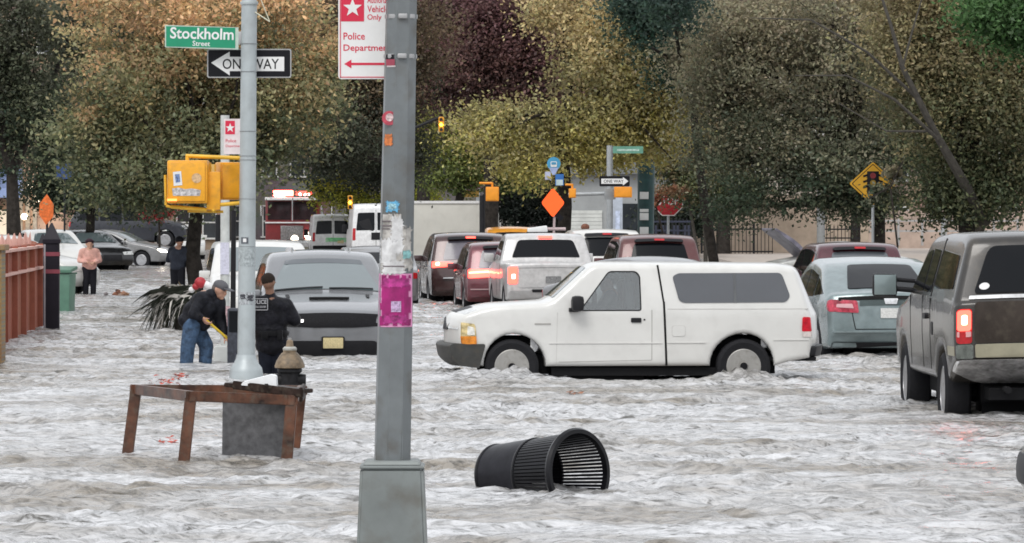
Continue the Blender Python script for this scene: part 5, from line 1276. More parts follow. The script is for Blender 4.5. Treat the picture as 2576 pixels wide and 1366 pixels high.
# ------------------------------------------------------------------ people
SKIN = M('skin_tan', (.48, .27, .19), .5, var=.08); SKIN2 = M('skin_brown', (.24, .13, .085), .5, var=.08)
def capsules(name, parts_, voxel, m, parent, smooth=None, sharp=180):
    """parts_: ('c', p0, p1, r0, r1) tapered limb or ('e', centre, (rx,ry,rz), rot) lump; grown together into one continuous skin"""
    smooth = smooth or (3 if name == 'body' else 14); bm = NB()
    for p in parts_:
        if p[0] == 'c':
            _, a, b, r0_, r1_ = p; cyl(bm, a, b, r0_, r1_, 14); sph(bm, a, r0_, 12); sph(bm, b, r1_, 12)
        else: sph(bm, p[1], 1, 16, p[2], p[3] if len(p) > 3 else None)
    me = bpy.data.meshes.new('t'); bm.to_mesh(me); bm.free(); o = bpy.data.objects.new('t', me); col.objects.link(o)
    r = o.modifiers.new('r', 'REMESH'); r.mode = 'VOXEL'; r.voxel_size = voxel; r.use_smooth_shade = True
    sm = o.modifiers.new('s', 'SMOOTH'); sm.iterations = smooth; sm.factor = .5
    bpy.context.view_layer.update()
    m2 = bpy.data.meshes.new_from_object(o.evaluated_get(bpy.context.evaluated_depsgraph_get())); bpy.data.objects.remove(o)
    m2.materials.clear(); finish(m2, m, 180); q = bpy.data.objects.new(name, m2); col.objects.link(q); q.parent = parent; return q
def head_parts(c, f, sc_=1., hat=False):
    """c centre of skull, f facing unit vector (face direction)"""
    c = Vector(c); f = Vector(f).normalized(); up = Vector((0, 0, 1)); up = (up - f * up.dot(f)).normalized(); sd = f.cross(up)
    P_ = [('e', c, (.082 * sc_, .098 * sc_, .105 * sc_)), ('e', c + f * .03 * sc_ - up * .055 * sc_, (.062 * sc_, .068 * sc_, .07 * sc_)),
          ('e', c + f * .105 * sc_ - up * .022 * sc_, (.016 * sc_, .02 * sc_, .026 * sc_)), ('e', c + f * .092 * sc_ - up * .068 * sc_, (.026, .018, .011)), ('e', c + f * .088 * sc_ + up * .022 * sc_, (.05, .03, .014)), ('e', c + f * .075 - up * .105 * sc_, (.03, .03, .022))]
    for sg in (-1, 1): P_.append(('e', c + sd * sg * .084 * sc_ - up * .015 - f * .01, (.016, .022, .034)))
    return P_
def hand_parts(w_, dirv, palm_n, side=1, curl=.7, s_=1.):
    """wrist, pointing direction, palm normal: palm, four unequal curled fingers and a thumb off the side of the palm"""
    w_, d_ = Vector(w_), Vector(dirv).normalized(); n_ = Vector(palm_n); n_ = (n_ - d_ * n_.dot(d_)).normalized(); b_ = d_.cross(n_) * side; out = []
    for i in range(4):
        st = w_ + d_ * .085 * s_ + b_ * (.030 - .021 * i) * s_; out.append(('c', w_ + d_ * .01 + b_ * (.018 - .012 * i), st, .013, .0105))
        l_ = (.040, .046, .042, .034)[i] * s_; a1 = curl * .6; p1 = st + (d_ * math.cos(a1) + n_ * math.sin(a1)) * l_; a2 = curl * 1.6; p2 = p1 + (d_ * math.cos(a2) + n_ * math.sin(a2)) * l_ * .7; a3 = curl * 2.5; p3 = p2 + (d_ * math.cos(a3) + n_ * math.sin(a3)) * l_ * .55
        out += [('c', st, p1, .0095, .009), ('c', p1, p2, .009, .008), ('c', p2, p3, .008, .007)]
    t0 = w_ + d_ * .025 + b_ * .022; t1 = t0 + (d_ * .6 + b_ * .7 + n_ * .4).normalized() * .045; t2 = t1 + (d_ * .7 + n_ * .8).normalized() * .035; out += [('c', t0, t1, .013, .011), ('c', t1, t2, .011, .009)]
    return out
# --- man bending over a shovel
d = 64; wat = -.42; rt = thing('person', 'man in a dark jacket, cap and blue jeans bending over a yellow-handled shovel', 'person', (X(490, d), d, wat))
k = d / F
def q2(u, v, y=0): return Vector(((u - 490) * k, y, Z(v, d) - wat))
hipL, hipR = q2(487, 812, -.10), q2(487, 812, .10)
shL, shR = q2(508, 752, -.19), q2(522, 752, .17); hd = q2(553, 727, -.02); face = Vector((.85, -.35, -.38))
haL = q2(512, 797, -.30); elL = q2(488, 790, -.30); haR = q2(567, 848, -.05); elR = q2(556, 800, .16)
kneeL, kneeR = q2(474, 872, -.13), q2(518, 870, .08); ftL, ftR = q2(466, 985, -.12), q2(512, 985, .10)
body = [('c', hipL * .5 + hipR * .5, q2(500, 790), .12, .13), ('c', q2(500, 790), shL * .5 + shR * .5, .12, .12), ('c', q2(535, 745, -.01), hd, .055, .055),
        ('c', shL, elL, .05, .04), ('c', elL, haL, .038, .028), ('c', shR, elR, .05, .04), ('c', elR, haR, .038, .028), ('c', hipL, kneeL, .08, .055), ('c', hipR, kneeR, .08, .055), ('c', kneeL, ftL, .055, .04), ('c', kneeR, ftR, .055, .04), ('e', ftL + Vector((.06, 0, .0)), (.12, .045, .04)), ('e', ftR + Vector((.06, 0, 0)), (.12, .045, .04))]
body += head_parts(hd, face); body += hand_parts(haL, (.6, -.1, -.8), (.5, .3, .3), 1, .8); body += hand_parts(haR, (.6, -.4, -.6), (.2, -.1, -.8), -1, .8)
capsules('body', body, .008, SKIN, rt)
JK = M('black_jacket_cloth', (.016, .017, .022), .6, var=.5, scale=11, bump=.03)
capsules('jacket', [('e', q2(484, 806, 0), (.20, .21, .13)), ('e', q2(496, 790, 0), (.21, .22, .2), (0, R(30), 0)), ('e', q2(512, 768, 0), (.20, .23, .18), (0, R(45), 0)), ('e', q2(512, 800, 0), (.12, .18, .18)), ('c', shL, shR, .11, .11), ('c', q2(530, 742, -.01), q2(540, 738, -.01), .085, .075), ('c', shL, elL, .085, .07), ('c', elL, haL.lerp(elL, .12), .068, .05), ('c', shR, elR, .085, .068), ('c', elR, haR.lerp(elR, .15), .066, .048), ('c', q2(550, 760, .05), q2(552, 825, .1), .10, .07)], .014, JK, rt)
capsules('jeans', [('c', hipL + Vector((-.01, 0, 0)), kneeL, .125, .10), ('c', hipR + Vector((-.01, 0, 0)), kneeR, .125, .10), ('e', q2(484, 818), (.15, .18, .11)), ('c', kneeL, ftL + Vector((0, 0, .1)), .10, .08), ('c', kneeR, ftR + Vector((0, 0, .1)), .10, .08)], .013, M('blue_denim', (.05, .095, .17), .8, var=.5, scale=12, bump=.03), rt)
fq = face.normalized(); bm = NB(); up_ = Vector((0, 0, 1)); up_ = (up_ - fq * up_.dot(fq)).normalized(); rot_ = Matrix((fq, up_.cross(fq), up_)).transposed().to_euler()
sph(bm, hd + up_ * .045, .108, 18, (1, .92, .72), rot_); box(bm, hd + fq * .135 + up_ * .045, (.1, .15, .014), rot_, .005); ob('cap', bm, M('dark_grey_cap', (.09, .09, .10), .7), rt)
bm = NB(); sph(bm, hd - fq * .02 - up_ * .0, .098, 16, (.95, .9, .8), rot_); ob('hair', bm, M('grey_short_hair', (.12, .10, .09), .8), rt)
sh0, sh1 = q2(506, 790, -.315), q2(592, 868, -.02); rt3 = thing('shovel', 'snow shovel with a long yellow handle held by the bending man', 'shovel', sh0)
bm = NB(); cyl(bm, (0, 0, 0), sh1 + Vector((0, 0, 0)) - sh0, .017); o = ob('handle', bm, M('yellow_handle', (.75, .52, .04), .4), rt3)
rt3.location = Vector(rt.location) + sh0
dv = (sh1 - sh0).normalized(); bm = NB(); box(bm, sh1 - sh0 + dv * .16, (.30, .26, .03), (0, R(42), 0), .01); ob('blade', bm, M('shovel_blade', (.12, .12, .12), .4, .5), rt3)
bm = NB(); cyl(bm, Vector((-.0, -.07, 0)), Vector((0, .07, 0)), .017); ob('grip', bm, K_TRIM, rt3)

# --- police officer seen from behind
d = 60; wat = -.42; k = d / F; rt = thing('person', 'police officer in a long black rain jacket seen from behind next to the round pole', 'person', (X(684, d), d, wat))
def q3(u, v, y=0): return Vector(((u - 684) * k, y, Z(v, d) - wat))
hd = q3(676, 709, -.02); face = Vector((.45, .8, -.3))
shL, shR = q3(648, 762, .0), q3(718, 768, .04); elR = q3(742, 806, .02); haR = q3(712, 812, .22); elL = q3(632, 812, .04); haL = q3(662, 815, .24)
kL, kR = q3(668, 930, .02), q3(702, 905, .02)
body = [('c', q3(682, 850), q3(684, 770), .13, .14), ('c', q3(682, 760), hd, .06, .055), ('c', shL, elL, .05, .04), ('c', elL, haL, .04, .028), ('c', shR, elR, .05, .04), ('c', elR, haR, .04, .028), ('c', q3(668, 860), kL, .08, .055), ('c', kL, q3(666, 1015), .055, .04), ('c', q3(700, 860), kR, .08, .055), ('c', kR, q3(702, 1015), .055, .04), ('e', q3(668, 1020, .06), (.05, .12, .04)), ('e', q3(704, 1020, .06), (.05, .12, .04))]
body += head_parts(hd, face) + hand_parts(haR, (-.6, .6, .2), (0, 0, -1), 1, .7) + hand_parts(haL, (.6, .6, .2), (0, 0, -1), -1, .7)
capsules('body', body, .008, SKIN2, rt)
capsules('jacket', [('e', q3(685, 772), (.24, .15, .14)), ('c', shL, shR, .1, .1), ('e', q3(684, 800), (.225, .16, .22)), ('e', q3(682, 840), (.215, .17, .22)), ('e', q3(682, 868), (.205, .16, .15)), ('c', q3(680, 752), q3(680, 742), .085, .07), ('c', shR, elR, .1, .085), ('c', elR, haR.lerp(elR, .1), .08, .055), ('c', shL, elL, .1, .085), ('c', elL, haL.lerp(elL, .1), .08, .055)], .014, M('black_rain_jacket', (.012, .012, .016), .42, var=.5, scale=9, bump=.035), rt)
capsules('trousers', [('c', q3(670, 858), kL, .12, .085), ('c', kL, q3(666, 1005), .085, .07), ('c', q3(700, 858), kR, .12, .08), ('c', kR, q3(702, 1005), .08, .07)], .013, M('navy_trousers', (.012, .014, .022), .7, var=.3), rt)
bm = NB(); fq = face.normalized(); sph(bm, hd - fq * .012 + Vector((0, 0, .022)), .098, 18, (.92, .98, .92)); ob('hair', bm, M('black_short_hair', (.03, .022, .018), .8, bump=.01, scale=40), rt)
bm = NB(); lathe(bm, [(.222, q3(684, 838).z - .03), (.228, q3(684, 838).z), (.222, q3(684, 838).z + .03)], 28, 'Z', (q3(683, 838).x, 0, 0)); box(bm, (q3(706, 838).x, -.19, q3(684, 842).z), (.07, .06, .12), bev=.01); box(bm, (q3(668, 838).x, -.2, q3(684, 842).z), (.09, .05, .09), bev=.01); ob('duty_belt', bm, M('belt_black', (.008, .008, .009), .35), rt)
yy = -.172; cx_, cz_ = q3(652, 765).x, q3(652, 765).z
bm = NB()
w_, h_ = 46 * k, 28 * k
for a in ((0, h_ / 2, w_, .008), (0, -h_ / 2, w_, .008), (-w_ / 2, 0, .008, h_), (w_ / 2, 0, .008, h_)): box(bm, (cx_ + a[0], yy, cz_ + a[1]), (a[2], .006, a[3]))
ob('back_patch_border', bm, M('patch_grey', (.45, .45, .46), .6), rt, smooth=False)
text(rt, 'POLICE', cx_ - w_ * .45, cz_ + .005, cx_ + w_ * .45, cz_ + h_ * .4, yy - .004, M('patch_grey', (.45, .45, .46), .6), bold=.02); bm = NB(); box(bm, (cx_ + w_ * .12, yy - .004, cz_ - h_ * .22), (w_ * .6, .003, h_ * .2)); ob('patch_line', bm, M('patch_dim', (.2, .2, .21), .6, var=.8, scale=60), rt, smooth=False)
# --- officer by the tree and person in pink jacket
def stander(label, u, vt, vb, d, up_m, leg_m, hat_m, skin, facing, lean=0, sub=-.25, wide=1., hat=True, bag=None, bright=None):
    k = d / F; rt = thing('person', label, 'person', (X(u, d), d, sub)); hgt = Z(vt, d) - sub; g = lambda x, z, y=0: Vector((x * hgt / 1.7 + lean * max(0, z - .9), y, z * hgt / 1.7)); f = Vector(facing).normalized(); sd = Vector((-f.y, f.x, 0)); T = lambda a, b, z: g(sd.x * a + f.x * b, z, sd.y * a + f.y * b)
    hd = T(0, .02, 1.57); body = [('c', T(0, 0, .95), T(0, 0, 1.35), .12, .13), ('c', T(0, 0, 1.35), hd, .055, .055)]
    jac = [('e', T(0, 0, 1.2), (.20 * wide, .17, .26)), ('e', T(0, .0, 1.0), (.18 * wide, .16, .17)), ('c', T(-.16, 0, 1.36), T(.16, 0, 1.36), .09, .09)]; leg = []
    for sg in (-1, 1):
        sh, el, ha = T(.2 * sg, 0, 1.36), T(.27 * sg, .02, 1.12), T(.10 * sg, .24, 1.08); hp, kn, ft = T(.09 * sg, 0, .92), T(.10 * sg, .02, .5), T(.10 * sg, -.01, .07)
        body += [('c', sh, el, .045, .038), ('c', el, ha, .036, .027), ('c', hp, kn, .08, .055), ('c', kn, ft, .05, .04), ('e', ft + f * .06, (.06, .08, .04))] + hand_parts(ha, -sd * sg * .5 + f * .6, (0, 0, -1), sg, .7)
        jac += [('c', sh, el, .075, .065), ('c', el, ha.lerp(el, .1), .062, .05)]; leg += [('c', hp, kn, .105, .08), ('c', kn, ft + Vector((0, 0, .03)), .08, .065)]
    capsules('body', body + head_parts(hd, f), .010, skin, rt); capsules('jacket', jac, .017, up_m, rt); capsules('trousers', leg + [('e', T(0, 0, .92), (.15, .13, .12))], .016, leg_m, rt)
    bm = NB(); sph(bm, hd + Vector((0, 0, .04)) - f * .015, .107, 16, (1, 1, .8))
    if hat: cyl(bm, hd + Vector((0, 0, .055)), hd + Vector((0, 0, .065)), .13, seg=20)
    ob('hat' if hat else 'hair', bm, hat_m, rt)
    if bright:
        bm = NB(); 
        for zz in (1.05, 1.22): lathe(bm, [(.215 * wide, zz * hgt / 1.7 - .02), (.22 * wide, zz * hgt / 1.7), (.215 * wide, zz * hgt / 1.7 + .02)], 24)
        ob('vest_stripe', bm, bright, rt)
    return rt
stander('officer in dark navy jacket and cap standing by the tree trunk', 447, 593, 740, 112, M('navy_jacket', (.035, .04, .055), .6, var=.3, scale=5, bump=.01), M('black_trousers', (.015, .015, .02), .7), M('black_cap', (.012, .012, .015), .6), SKIN, (.3, .9, 0), .06, wide=1.1)
stander('person in a pale pink jacket and black trousers walking in shallow water', 225, 600, 737, 117, M('pale_pink_jacket', (.66, .36, .30), .6, var=.3, scale=7, bump=.01), M('black_trousers', (.015, .015, .02), .7), M('black_hat', (.04, .02, .03), .6), SKIN, (.25, -.9, 0), 0, wide=1.05)
stander('person with curly brown hair standing beyond the white cars', 1472, 560, 720, 118, M('olive_coat', (.10, .085, .06), .7), M('black_trousers', (.015, .015, .02), .7), M('brown_curly_hair', (.20, .085, .055), .9, var=.4, scale=30, bump=.02), SKIN, (.2, .9, 0), 0, hat=False)
# ------------------------------------------------------------------ white pickup with a camper cap (outline measured on the photo)
WPAINT = M('white_truck_paint', (.62, .615, .59), .28, coat=.4, var=.04, scale=2, dirt=.07)
def rg_(X_, Y_): return ((1250 - X_) * .002, (808 - Y_) * .002 + .2)
top = [rg_(2250, 712) + (.02,), rg_(2398, 690) + (.02,), rg_(2424, 570) + (.03,), rg_(2418, 425) + (.03,), rg_(2392, 378) + (.02,), rg_(2285, 128) + (.09,), rg_(2150, 112) + (.0,), rg_(1398, 104) + (.0,),
       rg_(1000, 104) + (.10,), rg_(738, 338) + (.10,), rg_(600, 345) + (.25,), rg_(330, 360) + (.3,), rg_(130, 420) + (.12,), rg_(112, 500) + (.03,), rg_(112, 600) + (.02,), rg_(190, 735) + (.02,)]
SR = Shell(top, rg_(0, 738)[1], .86, (rg_(1925, 0)[0], rg_(505, 0)[0]), .335, .415, 1.02, tum=.16, r=.055, bow=.16, plan=.05, crown=.03)
d = dw(950); rxy = (X(1288 + (1350 + 1250 * .52407) / 1.26708 - 1288, d), d + .86)
wp_ = [('camper_window', 'side', round_poly([rg_(1487, 175) + (.06,), rg_(1528, 157) + (.02,), rg_(2192, 155) + (.06,), rg_(2256, 300) + (.07,), rg_(2222, 334) + (.05,), rg_(1560, 338) + (.07,), rg_(1527, 325) + (.05,)]), M('camper_glass', (.075, .08, .09), .10, ior=1.6, var=.06, scale=2), .010),
       ('window_seal', 'side', line(*rg_(1870, 160), *rg_(1872, 336), .03), M('grey_seal', (.10, .105, .11), .5), .014),
       ('windshield', 'front', round_poly([(-.66, 1.19, .05), (-.60, 1.55, .05), (.60, 1.55, .05), (.66, 1.19, .05)]), K_GLASS_L, .012),
       ('bed_gap', 'side', line(*rg_(1398, 108), *rg_(1432, 330), .022), K_SEAM, .004), ('bed_gap', 'side', line(*rg_(1434, 330), *rg_(1450, 735), .026), K_SEAM, .004),
       ('door_seam', 'side', line(*rg_(1360, 380), *rg_(1360, 700), .008), M('soft_seam', (.32, .31, .29), .8), .002), ('door_seam', 'side', line(*rg_(782, 395), *rg_(775, 735), .006), M('faint_seam', (.5, .49, .47), .8), .002),
       ('door_seam', 'side', line(*rg_(1360, 702), *rg_(790, 712), .006), M('soft_seam', (.32, .31, .29), .8), .002),
       ('body_crease', 'side', line(*rg_(2395, 376), *rg_(1455, 376), .010), M('soft_seam2', (.45, .44, .42), .8), .002),
       ('body_crease', 'side', line(*rg_(1690, 592), *rg_(1455, 592), .012), WPAINT, .010), ('body_crease', 'side', line(*rg_(1420, 594), *rg_(730, 594), .012), WPAINT, .010), ('body_crease', 'side', line(*rg_(2400, 575), *rg_(2130, 575), .012), WPAINT, .010),
       ('badge', 'side', rrect(rg_(742, 0)[0], rg_(0, 474)[1], rg_(640, 0)[0], rg_(0, 464)[1], .006), M('dull_badge', (.35, .34, .32), .5), .006),
       ('door_handle', 'side', rrect(rg_(1295, 0)[0], rg_(0, 460)[1], rg_(1232, 0)[0], rg_(0, 430)[1], .012), K_TRIM, .014),
       ('door_lock', 'side', rrect(rg_(1320, 0)[0], rg_(0, 447)[1], rg_(1308, 0)[0], rg_(0, 437)[1], .008), K_TRIM, .006),
       ('head_lamp', 'side', round_poly([rg_(120, 458) + (.01,), rg_(222, 468) + (.03,), rg_(233, 545) + (.01,), rg_(118, 548) + (.01,)]), M('yellowed_headlamp', (.62, .50, .26), .1, var=.5, scale=12), .018),
       ('lamp_reflector', 'side', round_poly([rg_(165, 480) + (.02,), rg_(215, 490) + (.03,), rg_(222, 540) + (.02,), rg_(160, 540) + (.02,)]), M('lamp_bright', (.75, .74, .68), .1, var=.3, scale=20), .022),
       ('turn_lamp', 'side', round_poly([rg_(116, 548) + (.01,), rg_(233, 547) + (.01,), rg_(236, 598) + (.01,), rg_(122, 600) + (.02,)]), M('amber_turn', (.72, .25, .03), .12, var=.35, scale=14), .018),
       ('head_lamp', 'front2', rrect(.42, .80, .80, 1.05, .03), K_CLEAR, .01), ('grille', 'front', rrect(-.40, .78, .40, 1.06, .05), K_TRIM, .012),
       ('tail_lamp', 'side', round_poly([rg_(2350, 425) + (.03,), rg_(2412, 428) + (.02,), rg_(2424, 520) + (.02,), rg_(2345, 520) + (.02,)]), M('tail_lamp_red2', (.55, .015, .03), .15, var=.25, scale=16), .014),
       ('reverse_lamp', 'side', round_poly([rg_(2345, 521) + (.01,), rg_(2424, 521) + (.01,), rg_(2420, 556) + (.02,), rg_(2350, 556) + (.02,)]), M('reverse_lamp', (.62, .55, .52), .2, var=.2, scale=30), .012),
       ('fuel_door', 'side', [q for q in rrect(rg_(1566, 0)[0], rg_(0, 553)[1], rg_(1482, 0)[0], rg_(0, 480)[1], .03)], M('fuel_door_edge', (.5, .49, .47), .6), .002),
       ('fuel_door', 'side', [q for q in rrect(rg_(1563, 0)[0], rg_(0, 550)[1], rg_(1485, 0)[0], rg_(0, 483)[1], .03)], WPAINT, .005),
       ('rear_bumper', 'rear', rrect(-.82, .45, .82, .58, .03), K_TRIM, .09)]
cw = round_poly([rg_(930, 380) + (.02,), rg_(1100, 150) + (.04,), rg_(1262, 150) + (.03,), rg_(1284, 175) + (.03,), rg_(1290, 380) + (.02,)])
root = mk('pickup_truck', 'white pickup truck with a white camper cap driving through the flood', 'pickup truck', SR, (rxy[0], rxy[1], -.2), R(184), WPAINT, parts=wp_, wheels='steel', rimm=K_STEEL, wid=.21, step=.16, holes=[cw])
CG = sheer_glass('cab_side_glass', (.84, .88, .88), .10)
for sg in (1, -1): ob('door_window', SR.side(cw, sg, -.014, deep=.020), CG, root)
def ring_part(name, pts, w_, m, off):
    ins = inset_ring(pts, -w_); 
    for sg in (1, -1):
        bm = NB(); n_ = len(pts)
        for i in range(n_):
            j = (i + 1) % n_; q = [SR.D((a, sg * (SR.W + off), b)) for a, b in (pts[i], pts[j], ins[j], ins[i])]
            bm.faces.new([bm.verts.new(v) for v in q])
        bmesh.ops.remove_doubles(bm, verts=bm.verts[:], dist=1e-5); ob(name, bm, m, root, smooth=False)
ring_part('window_seal', cw, .014, K_TRIM, .003)
lin = inset_ring(cw, -.004); bm = NB()   # dark cab lining seen through the panes
A = [bm.verts.new(SR.D((a, -.78, b))) for a, b in lin]; Bq = [bm.verts.new(SR.D((a, .78, b))) for a, b in lin]
for i in range(len(A)): bm.faces.new((A[i], A[(i + 1) % len(A)], Bq[(i + 1) % len(A)], Bq[i]))
ob('cab_lining', bm, M('grey_cab_lining', (.30, .31, .31), .8), root, smooth=False)
bm = NB(); q = rg_(1150, 330); q2_ = rg_(1230, 300)
box(bm, (q2_[0] - .02, .3, q2_[1] - .02), (.12, .5, .36), bev=.04); box(bm, (q2_[0] - .02, .3, q2_[1] + .20), (.08, .26, .14), bev=.03); box(bm, (q2_[0] - .02, -.35, q2_[1] - .02), (.12, .5, .36), bev=.04); ob('seat', bm, M('grey_seat_cloth', (.10, .11, .115), .9), root)
bm = NB(); q = rg_(1010, 345); tube(bm, [(q[0] - .04 + .0 * 1, .34 + .17 * math.cos(a), q[1] + .0 + .15 * math.sin(a)) for a in [math.pi * 2 * t / 20 for t in range(21)]], .015, 6); ob('steering_wheel', bm, K_TRIM, root)
bm = NB(); q = rg_(905, 350); box(bm, SR.D((q[0] + .01, .87 + .13, q[1] + .03)), (.15, .20, .19), bev=.05); q = rg_(880, 378); box(bm, SR.D((q[0], .9, q[1])), (.12, .14, .05), bev=.015); ob('mirror', bm, K_TRIM, root)
bm = NB(); q = rg_(905, 350); box(bm, SR.D((q[0], -.87 - .13, q[1] + .01)), (.09, .20, .17), bev=.03); ob('mirror', bm, K_TRIM, root)
# dark front bumper wrapping the nose
pb = round_poly([rg_(70, 608) + (.03,), rg_(84, 690) + (.05,), rg_(135, 735) + (.04,), rg_(305, 748) + (.02,), rg_(345, 600) + (.04,), rg_(250, 604) + (.0,), rg_(100, 596) + (.02,)])
bm = NB(); poly_prism(bm, pb, lambda a, b: (a, -.885, b), lambda a, b: (a, .885, b)); bmesh.ops.triangulate(bm, faces=[f for f in bm.faces if len(f.verts) > 4])
for yv in (-.8, -.6, -.4, -.2, 0, .2, .4, .6, .8): bmesh.ops.bisect_plane(bm, geom=bm.verts[:] + bm.edges[:] + bm.faces[:], plane_co=(0, yv, 0), plane_no=(0, 1, 0))
for v in bm.verts: v.co.x -= .22 * max(0, abs(v.co.y) / .885 - .3) ** 2 * (1 if v.co.x > rg_(250, 0)[0] else 0)
ob('front_bumper', bm, M('grey_bumper_plastic', (.055, .055, .052), .5, var=.15, dirt=.3), root, sharp=45)
bm = NB()
for cx in SR.wx:
    lathe(bm, [(.432, -.83), (.44, -.80), (.44, .80), (.432, .83)], 40, 'Y', (cx, 0, .335))
bmesh.ops.delete(bm, geom=[v for v in bm.verts if v.co.z < .42], context='VERTS'); ob('arch_lining', bm, K_DARK, root, smooth=False, recalc=False)
bm = NB(); box(bm, (-.1, 0, .27), (2.2, 1.5, .10)); box(bm, (.3, .5, .22), (.9, .3, .2), bev=.03); box(bm, (-1.9, 0, .42), (.7, 1.5, .05)); ob('chassis', bm, K_DARK, root, smooth=False)
# driver
q = rg_(1130, 300); rt = thing('person', 'driver in dark clothes at the wheel of the white pickup', 'person', (rxy[0] - q[0] + .02, rxy[1] - .33, q[1] - .2))
capsules('body', [('c', (0, 0, -.35), (0, 0, -.02), .12, .10), ('c', (0, 0, -.02), (-.01, 0, .1), .05, .05), ('c', (0, -.17, -.05), (-.16, -.2, -.2), .05, .04), ('c', (-.16, -.2, -.2), (-.36, -.12, -.1), .038, .028), ('c', (0, .17, -.05), (-.16, .2, -.2), .05, .04), ('c', (-.16, .2, -.2), (-.36, .12, -.1), .038, .028)] + head_parts((-.02, 0, .16), (-1, 0, -.05)) + hand_parts((-.36, -.12, -.1), (-1, .2, .3), (0, 0, -1), 1, .9) + hand_parts((-.36, .12, -.1), (-1, -.2, .3), (0, 0, -1), -1, .9), .009, SKIN2, rt)
capsules('shirt', [('e', (0, 0, -.2), (.16, .2, .22)), ('c', (0, -.15, -.04), (0, .15, -.04), .09, .09), ('c', (0, -.17, -.05), (-.16, -.2, -.2), .075, .06), ('c', (-.16, -.2, -.2), (-.3, -.15, -.13), .055, .045), ('c', (0, .17, -.05), (-.16, .2, -.2), .075, .06), ('c', (-.16, .2, -.2), (-.3, .15, -.13), .055, .045)], .015, M('dark_teal_shirt', (.05, .06, .065), .8), rt)
bm = NB(); sph(bm, (0, 0, .19), .108, 16, (1, .9, .9)); ob('hair', bm, M('black_short_hair', (.03, .022, .018), .8), rt)
wxs = [rxy[0] - cx for cx in SR.wx]
for cx in wxs: WAKES.append((cx - .25, d - .15, .55, .35, .07)); WAKES.append((cx + .35, d - .5, .6, .4, .05)); WAKES.append((cx + .1, d - .05, .25, .2, .09))
WAKES.append((rxy[0] - 2.2, d + .6, .35, 1.0, .09)); WAKES.append((rxy[0] + 1.2, d - 1.6, 1.5, .5, .05)); WAKES.append((rxy[0] - 1.5, d - 1.5, 1.2, .5, .05))

STREET = R(90) + R(4.5)       # heading up the street, slightly left of the view
DOWN = R(-90) + R(6)
# ------------------------------------------------------------------ dark pickup at the right edge
PEW = M('pewter_grey_paint', (.032, .029, .026), .26, .1, coat=.35, var=.12, scale=2, dirt=.35)
BRN = M('dark_brown_tailgate', (.045, .036, .03), .35, var=.2, scale=4, dirt=.3); TAN = M('tan_lower_stripe', (.30, .28, .20), .4, var=.1); CAPG = M('cap_grey_paint', (.30, .30, .30), .3, coat=.4)
top = [(-2.80, .72, .03), (-2.86, .78, .02), (-2.88, 1.33, .03), (-2.84, 1.36, .02), (-2.66, 1.98, .10), (-2.4, 2.03, .2), (-.9, 2.03, .1), (.35, 1.99, .25), (1.10, 1.40, .12), (1.4, 1.34, .1), (2.5, 1.22, .3), (2.78, 1.0, .12), (2.80, .6, .05), (2.7, .5, .03)]
SF = Shell(top, .5, 1.0, (-1.75, 1.78), .40, .50, 1.36, tum=.28, r=.08, bow=.04, plan=.03, crown=.03)
d = dw(1040) - .35
